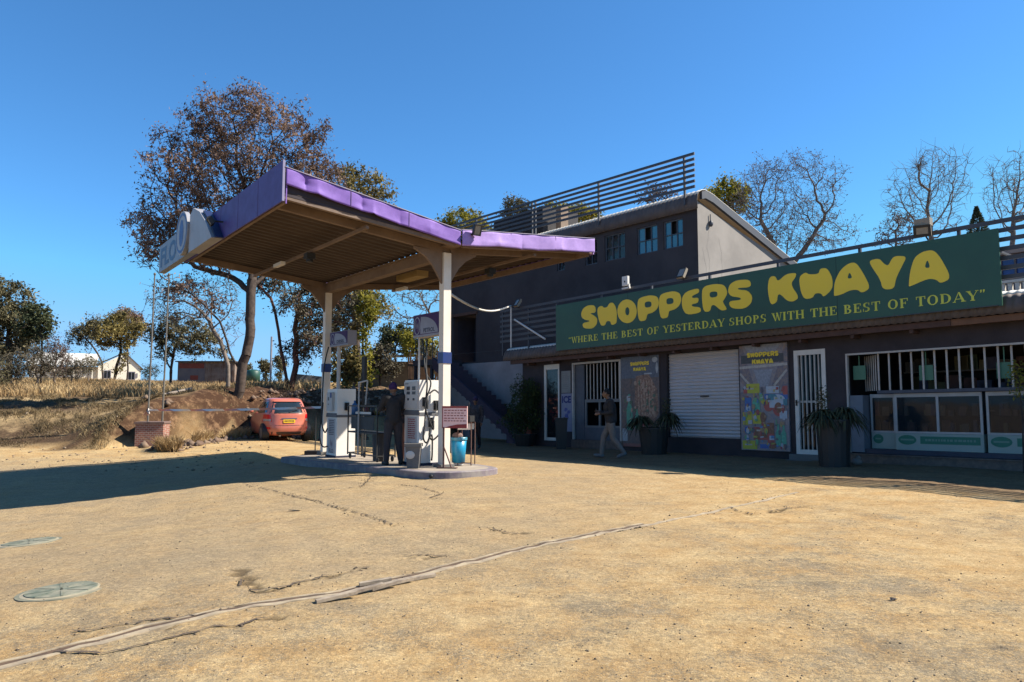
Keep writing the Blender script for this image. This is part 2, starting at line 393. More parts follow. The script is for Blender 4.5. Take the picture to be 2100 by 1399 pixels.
# ---------------------------------------------------------------- trees
def tubes_np(P, par, rad, sides):
    """one frustum per edge, vectorised"""
    k = np.where(par >= 0)[0]; a = P[par[k]]; b = P[k]; ra = rad[par[k]]; rb = rad[k]
    ra = np.minimum(ra, rb*1.6)
    d = b-a; L = np.linalg.norm(d, axis=1, keepdims=True)+1e-9; d = d/L
    ref = np.where(np.abs(d[:, 2:3]) > .9, np.array([[1., 0, 0]]), np.array([[0, 0, 1.]]))
    u = np.cross(d, ref); u /= np.linalg.norm(u, axis=1, keepdims=True); q = np.cross(d, u)
    a = a-d*ra[:, None]*.3; V = []
    for base, rr in ((a, ra), (b, rb)):
        for s in range(sides):
            t = 2*math.pi*s/sides; V.append(base+(u*math.cos(t)+q*math.sin(t))*rr[:, None])
    V = np.stack(V, 1); n = len(k); off = np.arange(n)[:, None]*(2*sides)
    Fs = [np.concatenate([off+s, off+(s+1) % sides, off+sides+(s+1) % sides, off+sides+s], 1) for s in range(sides)]
    return V.reshape(-1, 3), np.concatenate(Fs, 0)
def grow(stems, A, step, infl, kill, iters=140, up=.12, jit=.25, rng=None):
    P = []; par = []
    for st in stems:                       # st: (list of points, index of the parent node or -1)
        pts, pr = st; prev = pr
        pts = [np.array(p, float) for p in pts]
        for i in range(len(pts)):
            if i == 0: P.append(pts[0]); par.append(prev); prev = len(P)-1; continue
            n = max(1, int(np.linalg.norm(pts[i]-pts[i-1])/step)); a0 = pts[i-1]
            for j in range(1, n+1):
                P.append(a0+(pts[i]-a0)*j/n+(rng.normal(0, step*.06, 3) if i < len(pts)-1 or j < n else 0)); par.append(prev); prev = len(P)-1
    P = np.array(P); par = list(par); A = A.copy()
    D = np.linalg.norm(A[:, None]-P[None], axis=2); best = D.min(1); bi = D.argmin(1)
    for it in range(iters):
        act = best < infl
        if not act.any(): break
        ids = bi[act]; dr = A[act]-P[ids]; dr /= np.linalg.norm(dr, axis=1, keepdims=True)+1e-9
        uq, inv = np.unique(ids, return_inverse=True); sm_ = np.zeros((len(uq), 3)); np.add.at(sm_, inv, dr)
        sm_ /= np.linalg.norm(sm_, axis=1, keepdims=True)+1e-9
        sm_ += rng.normal(0, jit, sm_.shape); sm_[:, 2] += up; sm_ /= np.linalg.norm(sm_, axis=1, keepdims=True)
        N = P[uq]+sm_*step
        P2 = np.concatenate([P, N]); par += list(uq); D = np.linalg.norm(A[:, None]-N[None], axis=2)
        nb = D.min(1); upd = nb < best; bi = np.where(upd, len(P)+D.argmin(1), bi); best = np.where(upd, nb, best)
        P = P2; keep = best > kill; A = A[keep]; best = best[keep]; bi = bi[keep]
        if len(A) == 0: break
    par = np.array(par); n = len(P); r = np.zeros(n); ch = np.zeros(n)
    acc = np.zeros(n)
    for i in range(n-1, -1, -1):
        r[i] = 1. if acc[i] == 0 else acc[i]**(1/2.25)
        if par[i] >= 0: acc[par[i]] += r[i]**2.25
    return P, par, r
def quads(C, size, asp, rng, droop=0., vert=False):
    n = len(C); a = rng.normal(size=(n, 3)); a[:, 2] -= droop
    if vert: a[:, 2] = np.abs(a[:, 2])+1
    a /= np.linalg.norm(a, axis=1, keepdims=True); b = rng.normal(size=(n, 3)); b -= a*(a*b).sum(1, keepdims=True); b /= np.linalg.norm(b, axis=1, keepdims=True)
    L = (size*rng.uniform(.6, 1.35, n))[:, None]; W = L*asp
    V = np.stack([C-a*L*.5, C+b*W*.5-a*L*.05, C+a*L*.5, C-b*W*.5-a*L*.05], 1).reshape(-1, 3)
    return V, np.arange(4*n).reshape(-1, 4)
def tree(name, label, cat, base, stems, lobes, nA=500, step=.3, infl=None, trunk_r=.2, tip=.01, bark=None, leaf=None,
         leaf_n=10, leaf_size=.12, asp=.5, spread=.25, droop=0., seed=1, shell=.35, up=.1, sides=5, jit=.25, group=None, sunk=.15, thr=3.2, kill=None, clump=.0, twigs=2, twig_len=.45):
    """lobes: (centre, radii) in world space; stems: trunk polylines"""
    rng = np.random.default_rng(seed); base = np.array(base, float)
    vol = np.array([l[1][0]*l[1][1]*l[1][2] for l in lobes])**.6; vol = vol/vol.sum(); A = []
    for (c, r), f in zip(lobes, vol):
        k = max(8, int(nA*f)); d = rng.normal(size=(k, 3)); d /= np.linalg.norm(d, axis=1, keepdims=True)
        A.append(np.array(c)+d*np.array(r)*(rng.uniform(shell, 1, (k, 1))**.6)*rng.uniform(.85, 1.08, (k, 1)))
    A = np.concatenate(A); A = A[A[:, 2] > base[2]+.3]
    P, par, r = grow(stems, A, step, infl or 60, kill or step*1.05, rng=rng, up=up, jit=jit)
    k = trunk_r/r[0]; rr = np.maximum(r*k, tip)
    e = math.log(trunk_r/tip)/max(math.log(r[0]), .1); rr = tip*r**min(max(e, .5), 1.25)
    root = thing(name, (base[0], base[1], base[2]), label, cat, group)
    if twigs:                              # short side twigs in two segments on all thin wood
        src = np.where(r < thr)[0]; src = np.repeat(src, twigs); n0 = len(P)
        d = rng.normal(size=(len(src), 3)); d[:, 2] += .35; d /= np.linalg.norm(d, axis=1, keepdims=True)
        L1 = twig_len*rng.uniform(.4, 1.1, (len(src), 1)); p1 = P[src]+d*L1*.55; d2 = d+rng.normal(0, .35, d.shape); p2 = p1+d2*L1*.5
        par = np.concatenate([par, src, np.arange(n0, n0+len(src))]); P = np.concatenate([P, p1, p2])
        rr = np.concatenate([rr, np.full(len(src), tip*.7), np.full(len(src), tip*.45)]); r = np.concatenate([r, np.full(2*len(src), .9)])
    V, Fq = tubes_np(P, par, rr, sides)
    npmesh('trunk', V-base, Fq, bark, root, smooth=True)
    if leaf is not None and leaf_n:
        tips = np.where(r < thr)[0]; tips = tips[tips >= n0] if twigs else tips; k_ = max(1, int(round(leaf_n*.75))); C = np.repeat(P[tips], k_, 0); C = C+rng.normal(0, spread*.55, C.shape)*np.clip(rng.exponential(.8, (len(C), 1)), 0, 1.25)
        if clump:                          # thin whole patches of the crown
            ph = np.sin(C[:, 0]*1.7/clump+seed)+np.sin(C[:, 1]*1.9/clump+2*seed)+np.sin(C[:, 2]*2.3/clump+3*seed); C = C[ph+rng.normal(0, .6, len(C)) > -.75]
        V, Fq = quads(C, leaf_size, asp, rng, droop)
        cn = .5+.22*np.sin(C[:, 0]*1.1+seed)*np.sin(C[:, 2]*1.4)+.18*np.sin(C[:, 0]*2.9+C[:, 2]*2.1+C[:, 1])
        rn = np.clip(cn+rng.normal(0, .2, len(C)), 0, 1)
        npmesh('crown', V-base, Fq, leaf, root, rnd=np.repeat(rn, 4))
    return root
def lob(Y, *L):                          # crown lobes listed as photo x, y, rx, ry [, depth shift, depth radius]
    out = []
    for q in L:
        x, y, rx, ry = q[:4]; dy = q[4] if len(q) > 4 else 0; c = at(x, y, Y+dy); k = (Y+dy)/1463
        out.append(((c.x, c.y, c.z), (rx*k, (q[5] if len(q) > 5 else (rx+ry)*.5*k), ry*k)))
    return out
# ================================================================ SHOP
def spx(px, py, t=0.):                   # shop-front coordinates (x, z) of photo point, on the plane t in front of the wall
    ox, oy = SO[0]-SH.dy[0]*t, SO[1]-SH.dy[1]*t; r = ray(px, py)
    k = (ox*SH.dy[0]+oy*SH.dy[1])/(r.x*SH.dy[0]+r.y*SH.dy[1]); X, Y = r.x*k, r.y*k
    x = (X-ox)*SH.dx[0]+(Y-oy)*SH.dx[1]; return x, HC+r.z*k-.018*x
def SP(x, y=0, z=0): return Vector(SH(x, y, z))
M_wall = mat('charcoal wall paint', (.072, .052, .058), .8, (.040, .030, .034), 1.1, .9, .004, 9)
M_wallb = mat('charcoal wall paint upper', (.078, .064, .070), .85, (.050, .041, .046), .6, .9, .004, 9)
M_gable = mat('grey beige plaster', (.45, .405, .36), .9, (.36, .325, .29), .7, .9, .005, 12)
M_white = mat('white enamel', (.66, .62, .56), .45, (.50, .47, .42), 6, .4, k=1)
M_steelw = mat('off white bar paint', (.52, .47, .42), .5, (.38, .34, .30), 8, .5, k=.9)
M_roofw = mat('pale corrugated sheet', (.78, .74, .66), .5, (.60, .56, .48), 3, .4, k=.9)
M_eavd = mat('shaded grey brown sheet', (.20, .15, .125), .7, (.12, .09, .075), 3, .7)  # lower curve of the pale eave, its shade put into the colour
M_rail = mat('dark grey rail paint', (.09, .095, .115), .5, (.07, .07, .085), 5, .4)
M_wood = mat('red brown timber', (.16, .075, .05), .8, (.10, .05, .035), 5, .5, .003)
M_tile = mat('mottled brown tile', (.26, .17, .125), .6, (.14, .10, .085), 9, .9, .003)
M_dark = mat('dark interior', (.030, .030, .034), .9)
M_black = mat('black rubber', (.018, .018, .02), .6, (.03, .03, .032), 8, .4)
M_glass = glassmat('dark glass', (.015, .02, .025), .03, .6)
M_glassb = glassmat('blue reflecting glass', (.03, .13, .20), .06, .97)
M_shut = mat('pale roller shutter', (.47, .43, .42), .45, (.40, .37, .36), 1.5, .5, k=1)
M_step = mat('cement step', (.28, .26, .24), .9, (.20, .19, .175), 3, .6, .004)

def wall_with_holes(mb, x0, x1, z0, z1, y0, y1, holes):
    """holes: (xa, xb, za, zb) sorted by x"""
    x = x0
    for xa, xb, za, zb in holes:
        mb.box(x, xa, y0, y1, z0, z1)
        if za > z0: mb.box(xa, xb, y0, y1, z0, za)
        if zb < z1: mb.box(xa, xb, y0, y1, zb, z1)
        x = xb
    mb.box(x, x1, y0, y1, z0, z1); return mb
HOLES = [(-9.50, -8.73, .2, 2.77), (-8.09, -5.95, .27, 2.76), (-4.21, -1.86, .43, 2.80), (-.31, .48, .12, 2.62), (.96, 7.2, .19, 2.46)]
shop = thing('shop_building', SP(-1, 0, 0), 'single storey charcoal shop with barred window, white doors and curved tin eave', 'shop')
fr = MB(SH); wall_with_holes(fr, -10.65, 9.5, -.7, 3.12, 0, .22, HOLES)
fr.box(-10.65, -10.45, .22, 1.9, -.7, 3.12).box(9.3, 9.5, .22, 6, -.7, 3.12); fr.build('wall', M_wall, shop)
it = MB(SH); it.box(-10.4, 9.3, 3.2, 3.3, -.2, 3.0).box(-10.4, 9.3, .22, 3.2, -.3, .05).box(-10.4, 9.3, .22, 3.2, 3.0, 3.12)
for x in (-8.3, -5.6, -4.4, -1.6, -.5, .7): it.box(x, x+.06, .22, 3.2, .05, 3.0)
it.build('interior_room', M_dark, shop)
rf = MB(SH)                               # terrace roof slab behind the bull-nose
rf.box(-10.9, -4.5, .1, 1.95, 3.14, 3.46).box(-4.5, 9.5, .1, 6, 3.14, 3.46); rf.build('roof', M_step, shop)
for nm_, mt_, prof in (('curved_eave', M_roofw, [(.55, 3.50), (.15, 3.495), (-.08, 3.47), (-.20, 3.43), (-.27, 3.385)]), ('shaded_eave', M_eavd, [(-.272, 3.382), (-.34, 3.31), (-.40, 3.18), (-.425, 3.00)])):
  cv = MB(SH); xs_ = np.arange(-11.25, 9.4, .03); vs = []; fs = []
  for i, x in enumerate(xs_):
      a = .016*math.sin(x/.152*2*math.pi)
      for (y, z) in prof: vs.append((x, y-a*.8, z+a*.6+.001))
  n_ = len(prof)
  for i in range(len(xs_)-1):
      for j in range(n_-1): fs.append((i*n_+j, i*n_+j+1, (i+1)*n_+j+1, (i+1)*n_+j))
  cv.add(vs, fs); o = cv.build(nm_, mt_, shop, smooth=True)
  md = o.modifiers.new('t', 'SOLIDIFY'); md.thickness = .006
ev = MB(SH); ev.box(-10.9, 3.3, -.36, -.26, 2.86, 2.99).box(-10.7, 3.3, -.26, -.002, 2.95, 2.99)
for x in np.arange(-10, 3, 1.25): ev.box(x, x+.07, -.34, -.003, 2.78, 2.855)
ev.build('eave_beam', M_wood, shop)
ev = MB(SH); ev.box(3.31, 9.4, -.36, -.26, 2.86, 2.99).box(3.31, 9.4, -.26, -.002, 2.95, 2.99)  # right end of the beam, sunlight put into its brown
ev.build('eave_beam', mat('sunlit brown timber', (.30, .13, .05), .7, (.18, .08, .04), 4, .5), shop, label='eave beam in sunlit orange brown at the right end')
pl_ = MB(SH); pl_.box(.9, 9.5, -.10, -.003, -.4, .17).box(.9, 9.5, -.13, -.003, .171, .195); pl_.build('tiled_plinth', M_tile, shop)
pl_ = MB(SH); pl_.box(-8.12, -5.9, -.05, -.003, -.5, .262).box(-8.1, -5.95, .0, .6, .21, .268); pl_.build('tiled_step', M_tile, shop)
st = MB(SH); st.box(-.45, .6, -.35, -.12, -.5, -.01).box(-.45, .6, -.12, -.004, -.5, .115); st.build('door_step', M_step, shop)
# roller shutter
sh = MB(SH); z = .45
vs = []; fs = []; zz = np.arange(.44, 2.80, .0118)
for z in zz:
    y = .10+.012*math.cos((z-.44)/.094*2*math.pi)
    vs += [(-4.2, y, z), (-1.87, y, z)]
for i in range(len(zz)-1): fs.append((2*i, 2*i+1, 2*i+3, 2*i+2))
sh.add(vs, fs); s_ = sh.build('roller_shutter', M_shut, shop, smooth=True)
h_ = MB(SH); h_.box(-3.12, -2.86, .05, .085, 1.55, 1.585); h_.build('shutter_handle', M_black, s_); h_ = MB(SH); h_.box(-4.2, -1.87, .06, .12, .40, .44); h_.build('bottom_bar', M_black, s_)
# white barred door
dr = MB(SH); dr.box(-.31, -.21, -.02, .06, .12, 2.62).box(.38, .48, -.02, .06, .12, 2.62).box(-.209, .379, -.02, .06, 2.50, 2.62).box(-.209, .379, -.02, .06, .12, .23)
door = dr.build('barred_door', M_white, shop)
b_ = MB(SH)
for x in (-.13, -.02, .09, .2, .30): b_.box(x-.013, x+.013, .0, .03, .231, 2.499)
b_.box(-.208, .378, .031, .045, 1.35, 1.40); b_.build('bars', M_steelw, door)
b_ = MB(SH); b_.box(-.208, .378, .07, .08, .231, 2.5); b_.build('glass', M_glass, door)
b_ = MB(SH)
for x in (-.19, -.12, .02, .18, .27):      # curtain folds inside
    b_.tube([SH and (x, .16, .25), (x+.02, .17, 1.4), (x-.01, .16, 2.45)], [.05, .035, .05], 8)
b_.build('curtain', mat('cream curtain', (.45, .42, .36), .9, (.12, .11, .10), 3.5, 1.), door)
b_ = MB(SH); b_.box(-.28, -.25, -.05, -.021, 1.28, 1.42).box(-.28, -.18, -.07, -.051, 1.36, 1.38); b_.build('handle', M_black, door)
# left glass door
dr = MB(SH); dr.box(-9.5, -9.40, .0, .06, .2, 2.77).box(-8.8, -8.73, .0, .06, .2, 2.77).box(-9.39, -8.801, .0, .06, 2.6, 2.77).box(-9.39, -8.801, .0, .06, .2, .3)
d1 = dr.build('glass_door', M_white, shop)
b_ = MB(SH); b_.box(-9.39, -8.801, .03, .045, .3, 2.6); b_.build('glass', M_glass, d1)
b_ = MB(SH); rg = random.Random(4)
for i in range(22): x = rg.uniform(-9.35, -8.95); z = rg.uniform(.5, 2.4); b_.box(x, x+rg.uniform(.06, .2), .06+i*.002, .062+i*.002, z, z+rg.uniform(.06, .3))
b_.build('stickers', mat('yellow stickers', (.55, .38, .03), .6, (.12, .11, .09), 4, 1.), d1)
# entrance gate
g = MB(SH); g.box(-8.09, -8.03, -.03, .05, .27, 2.76).box(-6.01, -5.95, -.03, .05, .27, 2.76).box(-8.029, -6.011, -.03, .05, 2.70, 2.76)
ent = g.build('entrance_gate', M_steelw, shop)
g = MB(SH); g.box(-8.029, -7.62, .06, .12, .27, 2.69); g.build('side_panel', mat('blue grey panel', (.16, .17, .20), .7), ent)
g = MB(SH)
for x in np.arange(-7.55, -6.02, .155): g.box(x, x+.03, .10, .125, 1.56, 2.69)
g.build('bars', M_steelw, ent)
g = MB(SH); g.box(-7.619, -6.012, .08, .13, 1.46, 1.558).box(-7.619, -6.012, .08, .13, .66, .72)
for x in (-7.61, -7.0, -6.72, -6.1): g.box(x, x+.07, .08, .13, .721, 1.459)
g.build('rails', mat('grey gate rail', (.27, .27, .27), .6), ent)
g = MB(SH); g.box(-7.619, -6.012, .07, .135, .27, .659); g.build('kick_panel', mat('blue grey panel', (.16, .17, .20), .7), ent)
# big window
wn = MB(SH); wn.box(.96, 1.0, -.02, .06, .20, 2.46).box(1.001, 7.2, -.02, .06, 2.42, 2.46)
win = wn.build('shop_window', M_steelw, shop)
b_ = MB(SH)
for i, x in enumerate(np.arange(1.62, 7.1, .232)): b_.box(x, x+.035, .10, .125, 1.60, 2.419)
for i in range(6): x = 1.10+i*.085; y = .62-i*.085; b_.box(x, x+.022, y, y+.02, 1.60, 2.41)
b_.build('bars', M_steelw, win)
b_ = MB(SH); b_.box(1.6, 7.15, .08, .14, 1.53, 1.599); b_.build('sill_rail', mat('blue grey rail', (.12, .13, .17), .6), win)
b_ = MB(SH); b_.box(1.01, 1.30, .02, .5, .22, 1.50); b_.build('side_post', mat('pale blue grey panel', (.26, .30, .36), .6), win)
b_ = MB(SH); b_.box(1.305, 7.2, .05, .12, .2, .30); b_.build('skirting', mat('dark blue skirting', (.05, .06, .10), .6), win)
M_cab = mat('white cabinet frame', (.46, .44, .42), .5, k=.9); M_cabp = mat('pale green cabinet panel', (.34, .42, .36), .6, (.30, .36, .32), 2, k=.8)
M_gr = mat('green label', (.03, .22, .13), .6, (.05, .30, .20), 6)
M_grl = mat('pale green lettering', (.25, .48, .38), .6)
def cabinet(x0, x1, y, mull, label):
    c = thing('display_cabinet', SP((x0+x1)/2, y, .3), label, 'display cabinet', 'glass display cabinets in the shop window')
    f = MB(SH); f.box(x0, x0+.045, y, y+.04, .66, 1.52).box(x1-.045, x1, y, y+.04, .66, 1.52).box(x0+.046, x1-.046, y, y+.04, 1.44, 1.52).box(x0+.046, x1-.046, y, y+.04, .66, .70)
    if mull: f.box(mull-.025, mull+.025, y, y+.04, .701, 1.439)
    f.build('frame', M_cab, c)
    f = MB(SH); f.box(x0, x1, y, y+.5, .30, .655); f.build('front_panel', M_cabp, c)
    f = MB(SH); f.box(x0+.046, x1-.046, y+.015, y+.02, .701, 1.439); f.build('glass', glassmat('cabinet glass', (.03, .035, .04), .03, .35, .35), c)
    f = MB(SH); f.box(x0+.02, x1-.02, y+.45, y+.47, .66, 1.5).box(x0+.05, x1-.05, y+.1, y+.44, 1.02, 1.035); f.build('back_panel', M_dark, c)
    rg = random.Random(int(x0*100)); cols = [(.35, .12, .06), (.10, .14, .30), (.40, .33, .20), (.16, .12, .10), (.30, .30, .10)]
    for k, col in enumerate(cols):
        xx = x0+.08+rg.uniform(0, .15)
        while xx < x1-.2:
            zb = rg.choice((.70, 1.036)); f = MB(SH); f.box(xx, xx+rg.uniform(.05, .16), y+.2+k*.03, y+.3+k*.03, zb, zb+rg.uniform(.1, .27)); xx += rg.uniform(.2, .5)
            f.build('goods', mat('goods %d' % k, tuple(.5*(q+.1) for q in col), .6, None, 9), c)
    f = MB(SH); a, b2 = (x0+.05, x0+.42) if x1-x0 > 1 else (x0+.04, x0+.26)
    f.prism([(a+(b2-a)/2+(b2-a)/2*math.cos(t), .52+.105*math.sin(t)) for t in np.linspace(0, 2*math.pi, 18)[:-1]], y-.006, y-.001)
    if x1-x0 > 1: f.box(x0+.5, x1-.06, y-.006, y-.001, .44, .60)
    la = f.build('green_label', M_gr, c)
    f = MB(SH)
    if x1-x0 > 1:
        rr = random.Random(7); xx = x0+.6
        while xx < x1-.15: wv = rr.uniform(.03, .07); f.box(xx, xx+wv, y-.009, y-.0065, .50, .545); xx += wv+rr.uniform(.012, .03)
    f.box(a+.05, b2-.05, y-.009, y-.0065, .505, .54); f.build('lettering', M_grl, la)
cabinet(1.34, 1.88, .30, None, 'narrow glass display cabinet at the left end of the big shop window')
cabinet(1.93, 3.62, .15, 2.79, 'wide glass cabinet with green and white base, second from left in the shop window')
cabinet(3.69, 5.4, .15, 4.5, 'glass cabinet with green base at the right edge of the picture')
for (px, py, lb) in ((1899, 765, 'green price board hanging behind the window bars above the wide cabinet'), (2060, 760, 'green price board behind the bars at the right edge of the picture'), (1762, 765, 'dim green price board deep behind the leftmost window bars')):
    x, zc = spx(px, py, -.15); b_ = MB(SH); b_.box(x-.14, x+.14, .16, .175, zc-.16, zc+.16); b_.box(x-.01, x+.01, .16, .17, zc+.161, 2.41)
    b_.top('price_board', mat('green board', (.08, .26, .15), .6, (.14, .34, .22), 9), SP(x, .16, zc-.16), lb, 'board', 'green boards behind the window bars')
rg = random.Random(3)                      # shelves with goods deep inside
shf = thing('goods_shelf', SP(4, 2.6, .1), 'dark shelves of goods inside the shop behind the window bars', 'shelves')
f = MB(SH)
for z in (.5, 1.1, 1.6, 2.05): f.box(1.2, 8, 2.5, 2.9, z, z+.03)
f.build('shelf_board', M_step, shf)
for k, col in enumerate([(.45, .08, .06), (.08, .12, .4), (.5, .42, .1), (.45, .45, .42), (.1, .3, .12)]):
    for i in range(18): x = rg.uniform(1.2, 6.9); z = rg.choice((1.13, 1.63, 1.63, 2.08)); f = MB(SH); f.box(x, x+rg.uniform(.10, .3), 2.5+k*.02, 2.7+k*.02, z+.002, z+rg.uniform(.12, .36)); f.build('goods', mat('shelf goods %d' % k, tuple(.35*(q+.12) for q in col), .6, None, 7), shf)

# ---- big green sign
GREEN = mat('dark green sign sheet', (.020, .098, .050), .45, (.014, .070, .048), .7, .6, k=.85)
YEL = mat('yellow sign vinyl', (.80, .57, .02), .45, (.74, .54, .04), 1.5, .6, k=1)
YEL2 = mat('lime yellow vinyl', (.62, .62, .06), .45, k=1)
LET = [([(-6.527,4.452),(-6.833,4.489),(-7.05,4.415),(-7.149,4.271),(-7.118,4.128),(-6.968,4.035),(-6.796,4.005),(-6.776,3.969),(-7.099,3.948),(-7.046,3.78),(-6.651,3.728),(-6.461,3.846),(-6.438,4.025),(-6.562,4.129),(-6.772,4.229),(-6.488,4.212)],[]),([(-6.434,4.343),(-6.309,4.404),(-6.206,4.384),(-6.166,4.326),(-6.024,4.325),(-5.922,4.447),(-5.782,4.444),(-5.685,4.329),(-5.628,4.146),(-5.632,3.911),(-5.654,3.795),(-5.852,3.756),(-5.9,3.894),(-6.05,3.91),(-6.113,3.782),(-6.276,3.783),(-6.357,3.926),(-6.426,4.16)],[]),([(-4.839,4.071),(-4.893,3.898),(-5.035,3.781),(-5.229,3.753),(-5.424,3.821),(-5.568,3.97),(-5.618,4.159),(-5.562,4.336),(-5.414,4.453),(-5.217,4.476),(-5.024,4.404),(-4.886,4.255)],[(-5.128,4.103),(-5.155,4.014),(-5.216,3.983),(-5.276,4.028),(-5.299,4.123),(-5.272,4.212),(-5.211,4.243),(-5.151,4.198)]),([(-4.80,4.42),(-4.60,4.47),(-4.30,4.475),(-4.07,4.40),(-4.02,4.22),(-4.09,4.05),(-4.27,3.96),(-4.44,3.95),(-4.47,3.90),(-4.50,3.80),(-4.56,3.765),(-4.74,3.765),(-4.80,3.9),(-4.83,4.15)],[(-4.55,4.31),(-4.31,4.30),(-4.29,4.14),(-4.54,4.13)]),([(-4.00,4.43),(-3.80,4.48),(-3.50,4.485),(-3.30,4.40),(-3.245,4.22),(-3.32,4.05),(-3.50,3.96),(-3.67,3.95),(-3.69,3.90),(-3.72,3.79),(-3.78,3.76),(-3.95,3.76),(-4.01,3.9),(-4.04,4.15)],[(-3.77,4.31),(-3.53,4.30),(-3.51,4.14),(-3.76,4.13)]),([(-3.234,4.267),(-3.089,4.414),(-2.674,4.456),(-2.658,4.323),(-2.894,4.272),(-2.895,4.207),(-2.68,4.196),(-2.703,4.052),(-2.919,4.045),(-2.901,3.977),(-2.629,3.929),(-2.614,3.781),(-3.105,3.77),(-3.24,4.001)],[]),([(-2.557,4.472),(-2.159,4.496),(-1.867,4.422),(-1.783,4.206),(-1.877,4.061),(-1.952,3.991),(-1.795,3.768),(-1.995,3.759),(-2.193,3.941),(-2.287,3.937),(-2.328,3.781),(-2.537,3.789),(-2.585,4.151)],[(-2.34,4.30),(-2.10,4.29),(-2.09,4.14),(-2.33,4.14)]),([(-1.127,4.455),(-1.507,4.496),(-1.723,4.418),(-1.782,4.237),(-1.696,4.1),(-1.415,4.033),(-1.4,3.969),(-1.771,3.984),(-1.705,3.789),(-1.32,3.728),(-1.111,3.841),(-1.072,4.019),(-1.203,4.189),(-1.479,4.243),(-1.478,4.289),(-1.099,4.252)],[]),([(-0.599,4.438),(-0.437,4.443),(-0.378,4.286),(-0.152,4.444),(0.111,4.432),(0.092,4.333),(-0.052,4.18),(0.166,3.831),(0.011,3.75),(-0.143,3.784),(-0.325,3.983),(-0.389,3.962),(-0.411,3.787),(-0.589,3.735),(-0.657,4.147)],[]),([(0.168,4.322),(0.337,4.411),(0.424,4.34),(0.658,4.318),(0.691,4.44),(0.863,4.427),(0.981,4.171),(0.972,3.922),(0.753,3.756),(0.699,3.861),(0.555,3.88),(0.492,3.775),(0.285,3.773),(0.201,3.971)],[]),([(0.995,3.794),(1.02,4.082),(1.169,4.336),(1.365,4.455),(1.526,4.442),(1.675,4.174),(1.818,3.831),(1.632,3.737),(1.529,3.831),(1.369,3.84),(1.175,3.77),(1.008,3.751)],[(1.371,4.262),(1.311,4.107),(1.433,4.103)]),([(1.803,4.436),(2.023,4.451),(2.118,4.316),(2.204,4.249),(2.297,4.417),(2.397,4.439),(2.589,4.392),(2.485,4.203),(2.353,3.965),(2.306,3.737),(2.07,3.757),(2.029,3.987),(1.862,4.279)],[]),([(2.599,3.774),(2.635,4.05),(2.73,4.342),(2.899,4.44),(3.106,4.44),(3.234,4.255),(3.413,3.805),(3.21,3.724),(3.124,3.824),(2.966,3.86),(2.61,3.741)],[(2.984,4.273),(2.919,4.094),(3.033,4.076)])]
sign = thing('shop_sign', SP(-2, -.5, 3.15), 'long dark green signboard with yellow bubble lettering above the shop front', 'sign')
f = MB(SH); f.box(-8.32, 4.26, -.515, -.475, 3.15, 4.655); f.build('panel', GREEN, sign)
f = MB(SH); f.box(-8.3, 4.24, -.47, -.43, 3.17, 3.21).box(-8.3, 4.24, -.47, -.43, 4.58, 4.62)
for x in np.arange(-8.2, 4.3, 1.55): f.box(x, x+.04, -.43, .38, 4.2, 4.24)
f.build('back_frame', M_rail, sign)
f = MB(SH)
for x in (-5.2, -2.07, 1.06): f.box(x, x+.012, -.5165, -.5152, 3.152, 4.653)
f.build('sheet_joint', mat('dark green joint', (.010, .05, .03), .6), sign)  # joints between the sign sheets, in a darker green
f = MB(SH)
for x in np.arange(-8.22, 4.25, .7):
    for z in (3.2, 4.61): f.cbox((x, -.517, z), (.022, .004, .022))
f.build('fixings', M_rail, sign)
f = MB(SH); f.box(-8.3, 4.2, -.53, -.516, 3.152, 3.168); f.build('bottom_trim', M_rail, sign)
SHP = [shape2d(a, [b] if b else [], 2) for a, b in LET]
f = MB(SH)
for k, vf in enumerate(SHP): f.flat(vf, -.5195-.0006*(k % 2))
f.build('lettering', YEL, sign)
TH, TN = .235, .085
def arc(cx, cy, rx, ry, a0, a1, n=9, th=TH):
    out = []
    for i in range(n):
        p = []
        for a in (a0+(a1-a0)*i/n, a0+(a1-a0)*(i+1)/n):
            a = R_(a); c, s = math.cos(a), math.sin(a); w_ = TN+(th-TN)*abs(c)**1.3
            p.append(((cx+c*rx, cy+s*ry), (cx+c*(rx-w_), cy+s*(ry-TN-(w_-TN)*.3))))
        out.append([p[0][0], p[1][0], p[1][1], p[0][1]])
    return out
def bx2(a, b, c, d): return [(a, c), (b, c), (b, d), (a, d)]
def vst(x): return [bx2(x, x+TH, 0, 1), bx2(x-.08, x+TH+.08, 0, .07), bx2(x-.08, x+TH+.08, .93, 1)]
